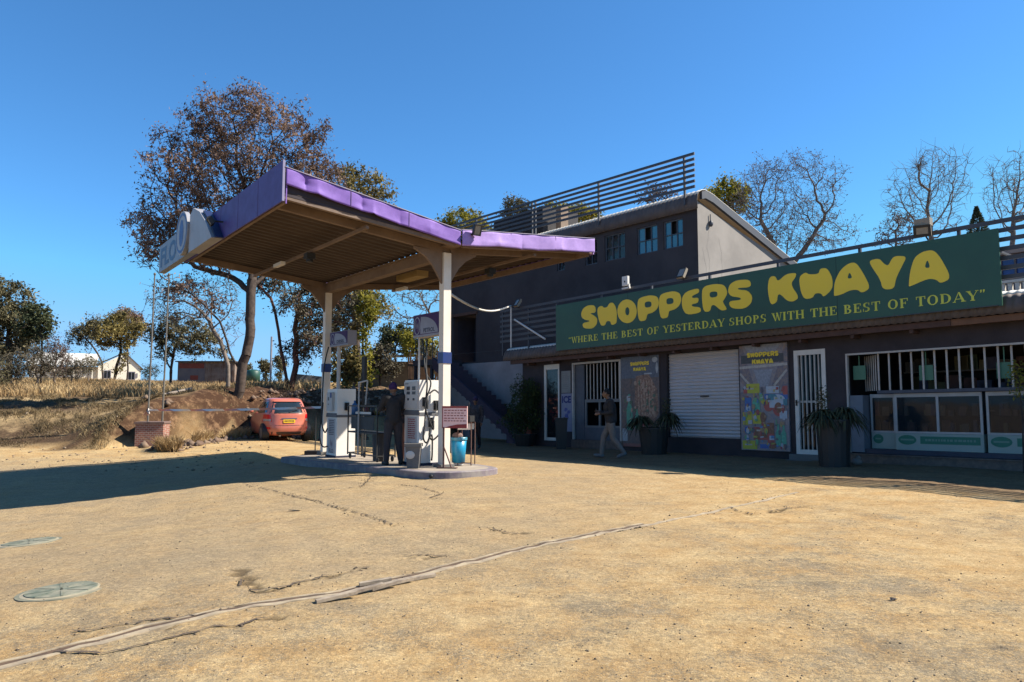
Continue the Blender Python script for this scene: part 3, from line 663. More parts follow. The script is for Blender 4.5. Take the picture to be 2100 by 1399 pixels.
GL = {'W': (1.3, [[(0, 1), (.26, 1), (.52, 0), (.4, 0)], [(.42, 0), (.5, 0), (.72, 1), (.64, 1)], [(.52, 1), (.78, 1), (1.0, 0), (.9, 0)], [(.93, 0), (1.0, 0), (1.24, 1), (1.16, 1)], bx2(-.06, .34, .93, 1), bx2(1.05, 1.34, .93, 1)]),
      'H': (1.1, vst(.08)+vst(.76)+[bx2(.3, .78, .46, .54)]),
      'E': (.9, vst(.08)+[bx2(.3, .8, .93, 1), bx2(.3, .82, 0, .07), bx2(.3, .58, .47, .54), bx2(.74, .82, 0, .28), bx2(.72, .80, .74, 1), bx2(.53, .60, .36, .64)]),
      'F': (.86, vst(.08)+[bx2(.3, .8, .93, 1), bx2(.3, .58, .47, .54), bx2(.72, .80, .72, 1), bx2(.53, .60, .36, .64)]),
      'R': (1.02, vst(.08)+arc(.38, .735, .40, .265, -90, 90)+[[(.40, .5), (.60, .5), (.98, 0), (.72, 0)], bx2(.7, 1.04, 0, .06)]),
      'P': (.9, vst(.08)+arc(.38, .72, .42, .28, -90, 90)),
      'B': (.96, vst(.08)+arc(.38, .755, .36, .245, -90, 90)+arc(.38, .265, .46, .265, -90, 90)),
      'D': (1.08, vst(.08)+arc(.38, .5, .60, .5, -90, 90, 12)),
      'O': (1.12, arc(.54, .5, .5, .52, 0, 360, 22)),
      'T': (.92, vst(.33)+[bx2(0, .9, .93, 1), bx2(0, .08, .70, 1), bx2(.82, .90, .70, 1)]),
      'I': (.46, vst(.08)), 'Y': (1.0, [[(-.02, 1), (.24, 1), (.60, .42), (.38, .42)], [(.54, .42), (.62, .42), (.94, 1), (.86, 1)], bx2(.37, .6, 0, .43), bx2(.27, .7, 0, .07), bx2(-.08, .34, .93, 1), bx2(.72, 1.02, .93, 1)]),
      'A': (1.08, [[(0, 0), (.09, 0), (.53, 1), (.46, 1)], [(.42, 1), (.58, 1), (1.02, 0), (.75, 0)], bx2(.2, .8, .28, .35), bx2(-.08, .22, 0, .07), bx2(.66, 1.1, 0, .07)]),
      'S': (.82, arc(.38, .74, .34, .27, 60, 270, 8)+arc(.36, .27, .38, .27, -120, 90, 9)+[bx2(.62, .69, .68, .98), bx2(.02, .09, .02, .34), [(.1, .62), (.3, .56), (.68, .40), (.5, .44)]]),
      '<': (.5, [bx2(.02, .18, .72, .88), [(.02, .88), (.18, .88), (.2, 1.), (.1, .98)], bx2(.27, .43, .72, .88), [(.27, .88), (.43, .88), (.45, 1.), (.35, .98)]]),
      '>': (.5, [bx2(.02, .18, .84, 1.), [(.04, .84), (.18, .84), (.1, .70), (.02, .72)], bx2(.27, .43, .84, 1.), [(.29, .84), (.43, .84), (.35, .70), (.27, .72)]]), ' ': (.5, [])}
def serif(mb, st, x0, x1, z0, z1, hgt, y):
    tot = sum(GL[c][0]+.12 for c in st); k = (x1-x0)/tot; x = x0
    for c in st:
        wd, ss = GL[c]; zb = z0+(z1-z0)*(x-x0)/(x1-x0)
        for q, poly in enumerate(ss):
            yy = y-.0004*(q % 4)
            mb.add([(x+px*k, yy, zb+pz*hgt) for px, pz in poly], [tuple(range(len(poly)))])
        x += (wd+.12)*k
f = MB(SH); serif(f, '<WHERE THE BEST OF YESTERDAY', -7.72, -1.87, 3.352, 3.350, .20, -.519); serif(f, 'SHOPS WITH THE BEST OF TODAY>', -1.76, 4.02, 3.343, 3.30, .20, -.519)
f.build('slogan', YEL2, sign)

# ---- slatted railing on the shop roof
def slat_rail(fr, name, x0, x1, y, z0, z1, n, posts, label, sh=.07, th=.03, shear=0.):
    t = thing(name, fr((x0+x1)/2, y, z0), label, 'railing')
    for i in range(n):
        z = z0+(z1-z0)*i/(n-1); m = MB(fr); m.add([(x, yy, zz+shear*x) for zz in (z-sh/2, z+sh/2) for yy in (y, y+th) for x in (x0, x1)], [(0, 2, 3, 1), (4, 5, 7, 6), (0, 1, 5, 4), (2, 6, 7, 3), (0, 4, 6, 2), (1, 3, 7, 5)])
        m.build('slat', M_rail, t)
    for x in posts: m = MB(fr); m.box(x-.03, x+.03, y+th+.002, y+th+.062, z0-.5+shear*x, z1+.05+shear*x); m.build('post', M_rail, t)
    return t
slat_rail(SH, 'roof_railing', -11.55, 9.4, -.32, 3.72, 4.83, 7, [-11.45, -10.0, -8.55, -6.5, -4.5, -2.5, -.5, 1.5, 3.5, 4.95, 6.5, 8.5], 'dark slatted railing along the shop roof behind the green sign', .085)

# ================================================================ TWO STOREY BUILDING
b2 = thing('storey_building', B2(-10, 2, 0), 'two storey charcoal building with a small windowed upper floor behind the shop', 'building')
XR, XL, YF = -4.5, -18.8, 2.
wins = [(-10.98, -10.55), (-9.45, -8.85), (-8.48, -7.52), (-6.98, -6.10), (-5.85, -5.07)]
m = MB(B2); wall_with_holes(m, XL, XR, 3.0, 7.40, YF, YF+.25, [(-17.95, -16.2, 3.05, 5.15)]+[(a, b, 6.30, 7.22) for a, b in wins])
m.box(XL, XL+.25, YF+.251, 7.6, -.8, 6.6); m.build('wall', M_wallb, b2)
m = MB(B2); m.box(XL, -10.4, YF, YF+.25, -.8, 2.99); m.build('lower_wall', mat('pale grey lavender plaster', (.58, .51, .50), .9, (.42, .37, .37), 1.2, .8, .004, k=.5), b2)
m = MB(B2); m.add([(XR+.004, YF-.004, 3.47), (XR+.004, 8.2, 3.47), (XR+.004, 8.2, 6.02), (XR+.004, YF-.004, 7.60), (XR-.2, YF+.251, 3.47), (XR-.2, 8.2, 3.47), (XR-.2, 8.2, 6.02), (XR-.2, YF+.251, 7.78)],
             [(0, 1, 2, 3), (7, 6, 5, 4), (0, 3, 7, 4), (1, 5, 6, 2), (3, 2, 6, 7), (0, 4, 5, 1)]);
m.build('gable_wall', M_gable, b2)
m = MB(B2); m.box(XL, XR-.23, YF-.006, YF-.002, 3.45, 3.46); m.build('string_line', M_rail, b2)
# roof: curved front edge then falling to the back
M_eavb = mat('shaded grey corrugated fascia', (.16, .135, .13), .7, (.11, .09, .09), 3, .6)  # lower edge of the pale roof sheet, shade painted as darker grey
for nm_, mt_, prof in (('roof', M_roofw, [(-.055, 7.85), (.02, 7.93), (.14, 7.99), (.32, 8.02), (.7, 7.95), (6.7, 6.02)]), ('shaded_roof_edge', M_eavb, [(-.10, 7.36), (-.125, 7.62), (-.10, 7.76), (-.057, 7.848)])):
  vs = []; fs = []; xs_ = np.arange(XL, XR+.13, .045)
  for x in xs_:
      a = .016*math.sin(x/.17*2*math.pi)
      for (y, z) in prof: vs.append((x, YF+y-a*.7, z+a*.8))
  n_ = len(prof)
  for i in range(len(xs_)-1):
      for j in range(n_-1): fs.append((i*n_+j, i*n_+j+1, (i+1)*n_+j+1, (i+1)*n_+j))
  m = MB(B2); m.add(vs, fs); o = m.build(nm_, mt_, b2, smooth=True); md = o.modifiers.new('t', 'SOLIDIFY'); md.thickness = .012
prof = [(-.10, 7.40), (-.05, 7.84), (.10, 7.96), (.30, 8.02), (.7, 7.95), (6.7, 6.02)]
m = MB(B2)
for (y0, z0), (y1, z1) in zip(prof[2:-1], prof[3:]): m.add([(XR+.02+dx, YF+yy, zz-dz) for dx in (0, .10) for yy, zz, dz in ((y0, z0, .03), (y1, z1, .03), (y1, z1, .27), (y0, z0, .27))], [(0, 1, 2, 3), (7, 6, 5, 4), (0, 4, 5, 1), (1, 5, 6, 2), (2, 6, 7, 3), (3, 7, 4, 0)])
m.build('barge_board', M_rail, b2)
for k, (a, b) in enumerate(wins):
    blue = k >= 3
    m = MB(B2); z0, z1 = 6.30, 7.22
    m.box(a, a+.04, YF+.05, YF+.10, z0, z1).box(b-.04, b, YF+.05, YF+.10, z0, z1).box(a+.041, b-.041, YF+.05, YF+.10, z0, z0+.035).box(a+.041, b-.041, YF+.05, YF+.10, z1-.035, z1)
    wd = b-a; m.box(a+.041, b-.041, YF+.055, YF+.085, 6.74, 6.765)
    for q in ((.36, .66) if wd > .6 else (.5,)): m.box(a+wd*q-.012, a+wd*q+.012, YF+.055, YF+.085, z0+.036, z1-.036)
    fr_ = m.build('window', mat('grey window frame', (.13, .15, .19), .6), b2)
    m = MB(B2)
    if blue:
        xo, xp = a+wd*.34, a+wd*.62
        m.box(a+.041, b-.041, YF+.09, YF+.094, z0+.036, 6.75).box(a+.041, xo, YF+.09, YF+.094, 6.752, z1-.036).box(xp, b-.041, YF+.09, YF+.094, 6.752, z1-.036)
    else: m.box(a+.041, b-.041, YF+.09, YF+.094, z0+.036, z1-.036)
    m.build('pane', M_glassb if blue else M_glass, fr_)
    m = MB(B2); m.box(a-.02, b+.02, YF+.26, YF+.3, z0-.1, z1+.1); m.build('dark_room', M_black, fr_)
# upper doorway
m = MB(B2); m.box(-18.05, -16.1, YF-.05, YF-.002, 5.15, 5.28); m.build('lintel', M_wood, b2)
m = MB(B2); m.box(-18.0, -16.1, YF+1.2, YF+1.25, 3.0, 5.2).box(-18.0, -17.95, YF+.25, YF+1.2, 3.0, 5.2).box(-16.2, -16.15, YF+.25, YF+1.2, 3.0, 5.2); m.build('doorway', mat('dark blue doorway', (.035, .04, .07), .8), b2)
m = MB(B2)
for z in np.arange(3.5, 5.0, .21): m.box(-16.62, -16.4, YF+.9, YF+.92, z, z+.17)
m.build('slatted_panel', mat('grey slats', (.22, .22, .22), .8), b2)
# stair and landing
stair = thing('staircase', B2(-14, 1.0, 0), 'purple painted staircase climbing left along the lavender wall', 'staircase')
n = 17
m = MB(B2)
for i in range(n):
    x = -11.6-i*.33; z = 0.02+i*.178
    m.box(x-.33, x, .55, 1.6, -.5 if i < 2 else z-.25, z+.15)
m.build('steps', mat('purple grey steps', (.10, .065, .10), .85, (.14, .10, .12), 3, .6), stair)
m = MB(B2); m.add([(-11.3, y, z) for y, z in ((.40, -.3), (.40, .15), (.54, .15), (.54, -.3))]+[(-17.2, y, z) for y, z in ((.40, 2.75), (.40, 3.22), (.54, 3.22), (.54, 2.75))],
                  [(0, 1, 2, 3), (7, 6, 5, 4), (0, 4, 5, 1), (1, 5, 6, 2), (2, 6, 7, 3), (3, 7, 4, 0)])
m.build('stringer', mat('dark purple paint', (.06, .03, .065), .7), stair)
m = MB(B2); m.box(-18.8, -17.21, .4, 1.98, 2.9, 3.15); m.build('landing', M_wallb, stair)
m = MB(B2)
for x in (-18.75, -17.4): m.box(x, x+.12, .42, .54, -.5, 2.9)
m.build('landing_post', M_wallb, stair)
m = MB(B2)
m.tube([(-17.3, .47, 3.15), (-17.3, .47, 4.1), (-18.7, .47, 4.1), (-18.7, .47, 3.15)], .02, 6)
for x in (-17.8, -18.2): m.tube([(x, .47, 3.15), (x, .47, 4.1)], .015, 6)
m.build('handrail', M_rail, stair)
slat_rail(B2, 'upper_railing', -19.6, -4.42, YF-.22, 7.97, 9.02, 7, [-19.3, -16.0, -12.25, -12.05, -8.6, -4.85], 'tall slatted railing on top of the two storey roof', .085, .04, -.018)
m = MB(B2); m.box(-15.6, -12.35, YF+.5, YF+2.5, 7.4, 9.25); m.top('roof_plant_room', mat('dark plant room paint', (.055, .05, .055), .85, None, 2), B2(-14, YF+1.5, 7.4), 'dark flat topped box on the roof behind the upper railing', 'roof box')
m = MB(B2); m.box(-12.0, -11.7, YF+.9, YF+1.3, 7.3, 9.2); m.top('chimney_stack', mat('tan chimney plaster', (.36, .26, .19), .9, None, 3), B2(-11.8, YF+1.2, 7.4), 'tan square chimney stack beside the dark roof box', 'chimney')
# small service pipes on the gable
m = MB(B2); m.tube([(-4.46, 2.95, 3.5), (-4.46, 2.95, 4.55)], .02, 6).ell((-4.46, 2.95, 4.6), (.05, .05, .06)); m.top('vent_pipe', M_rail, B2(-4.46, 2.95, 3.5), 'short dark vent pipe with a round cap on the gable wall', 'pipe')
m = MB(B2); m.tube([(-4.46, 2.7, 3.5), (-4.46, 2.7, 4.9)], .014, 6); m.top('thin_conduit', M_rail, B2(-4.46, 2.7, 3.5), 'thin dark conduit left of the vent pipe on the gable', 'pipe')
m = MB(B2); m.ell((-4.44, 2.62, 7.0), (.07, .07, .11)); m.tube([(-4.46, 2.62, 7.0), (-4.46, 2.62, 7.3)], .015, 6); m.top('gable_lamp', M_rail, B2(-4.44, 2.62, 6.9), 'small dark lamp high on the beige gable wall', 'lamp')

# neighbouring building beyond the right end of the sign
nb = thing('rear_outbuilding', SP(5, 5.5, 3.46), 'grey outbuilding with small blue window panes past the right end of the sign', 'building')
wh = [(2.35, 3.55, 4.32, 4.86), (3.9, 5.1, 4.32, 4.86), (5.5, 6.7, 4.32, 4.86)]
m = MB(SH); wall_with_holes(m, 1.2, 9.2, 3.46, 4.90, 4.0, 4.2, wh); m.box(1.2, 1.4, 4.201, 7, 3.46, 4.9); m.build('wall', mat('grey violet plaster', (.30, .24, .24), .9), nb)
m = MB(SH); m.box(1.0, 9.4, 3.8, 7.2, 4.901, 5.10); m.build('roof', mat('pinkish tan fascia', (.62, .42, .34), .9), nb)
for a, b_x, z0, z1 in wh:
    m = MB(SH); m.box(a, b_x, 4.08, 4.12, 4.57, 4.61)
    for q in range(1, 4): m.box(a+q*.3-.02, a+q*.3+.02, 4.08, 4.12, 4.32, 4.569).box(a+q*.3-.02, a+q*.3+.02, 4.08, 4.12, 4.611, 4.86)
    w_ = m.build('window', mat('grey violet plaster', (.30, .24, .24), .9), nb)
    m = MB(SH); m.box(a, b_x, 4.13, 4.135, 4.32, 4.86); m.build('pane', mat('deep blue pane', (.03, .07, .40), .15), w_)
m = MB(SH)
for i in range(9): m.box(2.9+i*.14, 2.98+i*.14, 2.2, 2.3, 3.6, 3.95)
m.box(2.8, 4.2, 2.18, 2.32, 3.96, 4.02); m.top('white_crate', M_white, SP(3.5, 2.2, 3.6), 'white slatted crate on the terrace past the right end of the sign', 'crate')
# ================================================================ WALL POSTERS AND NOTICES
def rect(px0, py0, px1, py1, t=0.):
    x0, z1 = spx(px0, py0, t); x1, z0 = spx(px1, py1, t); return x0, x1, z0, z1
def clutter(cols, n, seed, zlo, zhi):      # small random product prints
    rr = random.Random(seed); out = []
    for nm, c, c2 in cols:
        L_ = []
        for _ in range(n):
            a = rr.uniform(.04, .90); b = rr.uniform(zlo, zhi); w_ = rr.uniform(.02, .085); h_ = rr.uniform(.008, .04)
            L_.append(disc(a+w_/2, b, w_/2, h_*.8, 10) if rr.random() < .45 else [(a, b), (min(a+w_, .98), b+rr.uniform(-.008, .008)), (min(a+w_, .98), b+h_), (a, b+h_+rr.uniform(-.006, .006))])
        out.append((nm, mat('print '+nm+' small', tuple(.22+.6*(q-.22) for q in c), .5, c2, 40, 1., k=.85), L_))
    return out
def poster(name, x0, x1, z0, z1, label, patches, base, t=.03):
    p = thing(name, SP((x0+x1)/2, -t, z0), label, 'poster')
    m = MB(SH); m.box(x0, x1, -t, -.002, z0, z1); m.build('board', base, p)
    for i, (nm, mt, polys) in enumerate(patches):
        m = MB(SH)
        for j, poly in enumerate(polys):
            m.add([(x0+(x1-x0)*a, -t-.0012*(i+1)-.00013*j, z0+(z1-z0)*b) for a, b in poly], [tuple(range(len(poly)))])
        m.build(nm, mt, p)
    return p
def disc(cx, cy, rx, ry, n=18): return [(cx+rx*math.cos(2*math.pi*k/n), cy+ry*math.sin(2*math.pi*k/n)) for k in range(n)]
def rc(a, b, c, d): return [(a, c), (b, c), (b, d), (a, d)]
def bottle(cx, b, w_, h): return [(cx-w_, b), (cx+w_, b), (cx+w_, b+h*.6), (cx+w_*.4, b+h*.75), (cx+w_*.4, b+h), (cx-w_*.4, b+h), (cx-w_*.4, b+h*.75), (cx-w_, b+h*.6)]
def pm(nm, c, c2=None): return mat('print '+nm, tuple(.15+.78*(q-.15) for q in c), .5, c2, 16, 1., k=.95)
P2p = [('shelving', pm('shelf brown', (.30, .20, .16), (.12, .12, .16)), [[(0, 1), (.06, 1), (.3, .62), (.28, .52), (0, .66)], [(1, .98), (.95, .98), (.68, .62), (.72, .52), (1, .66)], rc(0, .14, .3, .55), rc(.88, 1, .3, .66)]),
       ('ceiling', pm('pale ceiling', (.34, .36, .42)), [[(.1, 1), (.9, 1), (.76, .93), (.2, .93)], [(.30, .76), (.70, .76), (.60, .60), (.42, .60)]]),
       ('shelf_lights', pm('pale shelf edge', (.55, .50, .44)), [[(.0, .80), (.0, .775), (1, .79), (1, .815)], [(.02, .74), (.0, .72), (.22, .60), (.26, .61)], [(.98, .76), (1, .74), (.74, .60), (.70, .61)]]),
       ('banner', pm('dark banner', (.035, .045, .055)), [rc(.04, .93, .825, .905)]),
       ('yellow_packs', pm('yellow', (.55, .47, .03), (.40, .42, .04)), [rc(.14, .42, .54, .63), rc(.05, .24, .24, .36), rc(.26, .44, .25, .36), [(.38, .56), (.48, .52), (.56, .42), (.46, .44)], rc(.03, .34, .01, .09)]),
       ('blue_packs', pm('blue', (.04, .07, .35), (.03, .16, .38)), [rc(.10, .24, .36, .50), rc(.58, .8, .555, .585), disc(.13, .19, .05, .035), rc(.52, .99, .48, .53), rc(.40, .58, .02, .06)]),
       ('red_packs', pm('red', (.45, .05, .05), (.38, .10, .08)), [disc(.60, .42, .10, .055), rc(.08, .16, .54, .60), rc(.27, .58, .10, .22), bottle(.63, .06, .07, .2), disc(.80, .40, .12, .08), rc(.90, .99, .52, .60)]),
       ('green_packs', pm('green', (.04, .30, .20), (.10, .40, .28)), [disc(.34, .44, .08, .05), bottle(.78, .05, .05, .2), bottle(.89, .05, .05, .19), rc(.28, .42, .37, .42)]),
       ('pale_packs', pm('pale', (.52, .52, .55), (.38, .46, .54)), [rc(.56, .82, .535, .60), rc(.12, .22, .37, .42), disc(.78, .47, .16, .055), rc(.62, .74, .40, .45), rc(.60, .70, .10, .14), rc(.82, .97, .30, .37)]),
       ('teal_packs', pm('teal', (.05, .26, .34)), [disc(.68, .50, .10, .03), rc(.9, .98, .42, .48), disc(.16, .17, .06, .02)]),
       ('brown_packs', pm('brown', (.28, .12, .06), (.16, .07, .04)), [rc(.30, .56, .12, .20), disc(.80, .40, .08, .05), disc(.48, .31, .06, .05), rc(.56, .7, .16, .26), disc(.33, .125, .06, .02), disc(.66, .05, .09, .03)]),
       ('captions', pm('cream captions', (.62, .55, .45)), [rc(.34, .52, .18, .195), rc(.08, .24, .045, .058), rc(.14, .30, .575, .59), rc(.60, .78, .565, .573), rc(.75, .86, .395, .405)])]
q = poster('grocery_poster', -1.80, -.46, .17, 2.84, 'bright grocery poster of colourful packs beside the white shutter', P2p+clutter([('pack_shadows', (.06, .05, .08), (.12, .10, .12)), ('pack_whites', (.62, .62, .64), (.4, .42, .5)), ('pack_reds', (.5, .06, .05), (.3, .04, .04)), ('pack_yellows', (.6, .5, .04), (.5, .36, .04)), ('pack_blues', (.05, .12, .45), (.1, .3, .5)), ('pack_tans', (.5, .32, .18), (.3, .16, .08)), ('pack_greens', (.06, .32, .16), (.2, .45, .2))], 15, 5, .03, .60), pm('board', (.33, .26, .24), (.18, .18, .22)), .05)
def head(q, x0, x1, z, h, t, y2=None):
    m = MB(SH); a = SHP[:8]; b = SHP[8:]
    for grp, zz, k0, k1 in ((a, z, -7.149, -1.07), (b, z-h*1.35, -.66, 3.413)):
        k = (x1-x0)/(-1.07+7.149) if grp is a else (x1-x0)*.68/(3.413+.66); ox = x0 if grp is a else x0+(x1-x0)*.16
        for i, (vs, fs) in enumerate(grp): m.add([(ox+(x-k0)*k, -t-.0006*(i % 2), zz+(z_-3.73)*h/.75) for x, z_ in vs], fs)
    m.build('heading', YEL, q)
head(q, -1.57, -.68, 2.52, .13, .068)
P1p = [('top_panel', pm('slate top', (.10, .12, .16), (.07, .08, .11)), [rc(0, 1, .76, 1)]),
       ('meat', pm('roast meat', (.36, .20, .12), (.14, .06, .04)), [[(.40, .78), (.74, .80), (.95, .62), (.98, .38), (.85, .25), (.45, .3), (.36, .5)]]),
       ('meat_marks', pm('meat streaks', (.50, .33, .22), (.22, .09, .05)), [[(.45+i*.07, .74), (.48+i*.07, .74), (.50+i*.075, .34), (.46+i*.07, .36)] for i in range(6)]),
       ('sauce', pm('sauce red', (.34, .05, .05)), [disc(.6, .28, .2, .05)]),
       ('bottle', pm('bottle green', (.05, .24, .15), (.08, .32, .2)), [bottle(.22, .18, .08, .40), bottle(.42, .20, .05, .24)]),
       ('highlights', pm('pale marks', (.45, .48, .50)), [disc(.90, .95, .07, .03), rc(.15, .25, .50, .565), rc(.02, .16, .06, .2), rc(.62, .82, .795, .81), disc(.95, .86, .03, .06)]),
       ('footer', pm('red footer', (.30, .09, .07)), [rc(.05, .95, .0, .035)])]
q = poster('meat_poster', -5.93, -4.47, .12, 2.80, 'dark poster of grilled meat and a green bottle right of the entrance', P1p+clutter([('char_marks', (.10, .04, .03), (.2, .1, .05)), ('fat_marks', (.5, .34, .24), (.4, .22, .14)), ('herb_marks', (.1, .16, .06), (.06, .1, .05))], 22, 8, .2, .72), pm('brown board', (.16, .10, .08), (.09, .07, .07)), .03)
head(q, -5.55, -4.82, 2.52, .12, .046)
x0, x1, z0, z1 = rect(1151, 762, 1170, 806, .02)
nt_ = thing('paper_notice', SP((x0+x1)/2, -.02, z0), 'plain white paper notice on the wall above the ice sign', 'notice')
m = MB(SH); m.box(x0, x1, -.02, -.003, z0, z1); m.build('sheet', mat('grey white paper', (.42, .42, .40), .8), nt_)
m = MB(SH); rr = random.Random(2)
for k in range(9): zz = z1-.08-k*(z1-z0-.15)/9; m.box(x0+.05, x1-rr.uniform(.05, .18), -.0225, -.0205, zz, zz+.012)
m.build('print_lines', mat('faint grey print', (.28, .28, .27), .8), nt_)
x0, x1, z0, z1 = rect(1151, 808, 1173, 886, .02)
ic = thing('ice_sign', SP((x0+x1)/2, -.02, z0), 'white and blue ICE sign beside the left glass door', 'sign')
m = MB(SH); m.box(x0, x1, -.02, -.003, z0, z1); m.build('board', mat('icy white print', (.40, .41, .52), .6, (.30, .32, .48), 5, .6), ic)
m = MB(SH); vf = text2d('ICE', .30, .012); ww = max(v[0] for v in vf[0]); m.flat(vf, -.023, x0+.03, z1-.30, 1); k = (x1-x0-.06)/ww
m = MB(SH); m.flat(([(vx*k/1., vz) for vx, vz in vf[0]], vf[1]), -.023, x0+.03, z1-.30)
m.build('lettering', mat('ink blue', (.02, .03, .25), .6), ic)
m = MB(SH)
for k in range(7):
    a = rr.uniform(0, 1); cx = x0+(x1-x0)*rr.uniform(.25, .75); cz = z0+(z1-z0)*rr.uniform(.3, .68)
    m.add([(cx+dx*.09, -.0225-.0002*k, cz+dz*.07) for dx, dz in ((-1, -.4), (-.2, -1), (1, -.1), (.7, .8), (-.5, .9))], [(0, 1, 2, 3, 4)])
m.build('ice_cubes', mat('ice blue print', (.05, .06, .35), .6, (.22, .24, .5), 20, 1.), ic)

# hairline cracks and a stain run on the gable
rr = random.Random(4); m = MB(B2)
for (y, z0, z1) in ((2.6, 6.9, 4.4), (3.1, 6.6, 5.0), (2.25, 6.2, 4.0)):
    z = z0
    while z > z1: y2 = y+rr.uniform(-.05, .06); m.add([(XR+.006, y, z), (XR+.006, y+.008, z), (XR+.006, y2+.008, z-.12), (XR+.006, y2, z-.12)], [(0, 1, 2, 3)]); y = y2; z -= .12
m.build('plaster_crack', mat('crack line', (.22, .19, .17), .9), b2)

# small fittings under the eave
for (px, py, lb) in ((1300, 712, 'small white lamp under the eave above the meat poster'), (1661, 683, 'small white lamp under the eave above the white barred door')):
    x, z = spx(px, py, .12); t = thing('eave_lamp', SP(x, -.12, z-.06), lb, 'lamp', 'small lamps under the eave')
    m = MB(SH); m.box(x-.05, x+.05, -.10, -.003, z-.02, z+.05); m.build('base', M_white, t)
    m = MB(SH); m.ell((x-.04, -.13, z-.04), (.04, .05, .05)); m.ell((x+.06, -.13, z-.04), (.04, .05, .05)); m.build('shade', M_steelw, t)
x, z = spx(1850, 664, .12); m = MB(SH); m.box(x-.12, x+.12, -.16, -.003, z-.06, z+.05); m.top('alarm_box', M_black, SP(x, -.1, z), 'small black box under the eave above the big window', 'box')
m = MB(SH)
m.tube([(-.42, -.03, 2.92), (-.42, -.03, 2.74), (-1.9, -.03, 2.885), (-4.35, -.03, 2.885)], .012, 6)
m.top('wall_cable', M_rail, SP(-1, -.03, 2.8), 'thin grey cable clipped along the wall above the white shutter', 'cable')
# ================================================================ CANOPY
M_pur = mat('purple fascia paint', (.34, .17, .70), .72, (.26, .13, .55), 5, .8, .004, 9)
M_lil = mat('sunlit purple fascia', (.60, .38, .92), .75, (.47, .30, .76), 5, .8, .004, 9)  # lighter copy of the purple, sunlight put into the colour
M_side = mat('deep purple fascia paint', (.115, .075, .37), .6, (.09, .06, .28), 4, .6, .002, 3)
M_beam = mat('cream beam paint', (.36, .24, .16), .7, (.22, .14, .095), 2.5, .6)
M_col = mat('off white column paint', (.74, .66, .56), .6, (.60, .52, .43), 3, .5, k=1)
M_sof = mat('brown ribbed roof sheet', (.095, .055, .034), .75, (.065, .038, .024), 1.5, .5)
cano = thing('petrol_canopy', CN(0, 0, .1), 'butterfly roofed petrol canopy with purple fascias on two cream columns', 'canopy')
U0, U1 = .55, -6.1                      # near and far ends along the valley
VA, VC = -3.47, 3.55
def cz(v): return 4.50+(.36 if v < 0 else .30)*abs(v)/3.5     # underside of the sheets
def cpt(u, v, z): return CN(u, v, z)
for cx in (0., -5.9):
    zb = .02 if cx else .12
    m = MB(CN); m.box(cx-.085, cx+.085, -.085, .085, zb-.2, 4.34)
    c_ = m.build('column', M_col, cano)
    m = MB(CN); m.box(cx-.15, cx+.15, -.15, .15, zb-.1, zb+.055); m.build('base_plate', M_step, c_)
    m = MB(CN)
    for sgn in (-1, 1):
        pr = [(.086, 3.72), (.17, 3.86), (.30, 4.06), (.46, 4.22), (.72, 4.36), (.72, 4.40), (.086, 4.36)]
        pts = [(sgn*a, b) for a, b in pr]; n = len(pts)
        m.add([(cx+dx, a, b) for dx in (-.03, .03) for a, b in pts], [tuple(range(n)), tuple(range(2*n-1, n-1, -1))]+[(i, i+n, (i+1) % n+n, (i+1) % n) for i in range(n)])
    m.build('bracket', M_beam, c_)
    m = MB(CN); m.box(cx-.10, cx+.10, -.10, .10, 2.14, 2.36)
    m.build('number_band', mat('blue enamel band', (.02, .06, .28), .4), c_)
for sgn, vv in ((-1, VA), (1, VC)):       # corrugated roof wings
    us = np.arange(U1+.03, U0-.02, .042); vs = []; fs = []
    for i, u in enumerate(us):
        a = .018*(1 if (i//3) % 2 else -1)
        vs += [(u, .02*sgn, cz(0)+a+.03), (u, vv, cz(vv)+a+.03)]
    for i in range(len(us)-1): fs.append((2*i, 2*i+1, 2*i+3, 2*i+2))
    m = MB(CN); m.add(vs, fs); o = m.build('roof_sheet', M_sof, cano); md = o.modifiers.new('t', 'SOLIDIFY'); md.thickness = .01
    for u in (U0-.08, 0., -5.9, U1+.08):   # rafters
        d = .15 if u in (0., -5.9) else .11
        m = MB(); m.bar(CN(u, .09*sgn, cz(0)-d/2-.0), CN(u, vv+.02*sgn*-1, cz(vv)-d/2), .09, d); m.build('rafter', M_beam, cano)
    for k in (.55, .985):
        v = vv*k; m = MB(CN); m.box(U1+.12, U0-.12, v-.03, v+.03, cz(v)-.16 if k > .9 else cz(v)-.21, cz(v)-.02 if k > .9 else cz(v)-.155); m.build('purlin', M_beam, cano)
m = MB(CN); m.box(U1+.05, .02, -.09, .09, 4.24, 4.44); m.build('valley_beam', M_beam, cano)
m = MB(CN); m.box(U1, U0, -.14, .14, 4.441, 4.47); m.build('gutter', M_beam, cano)
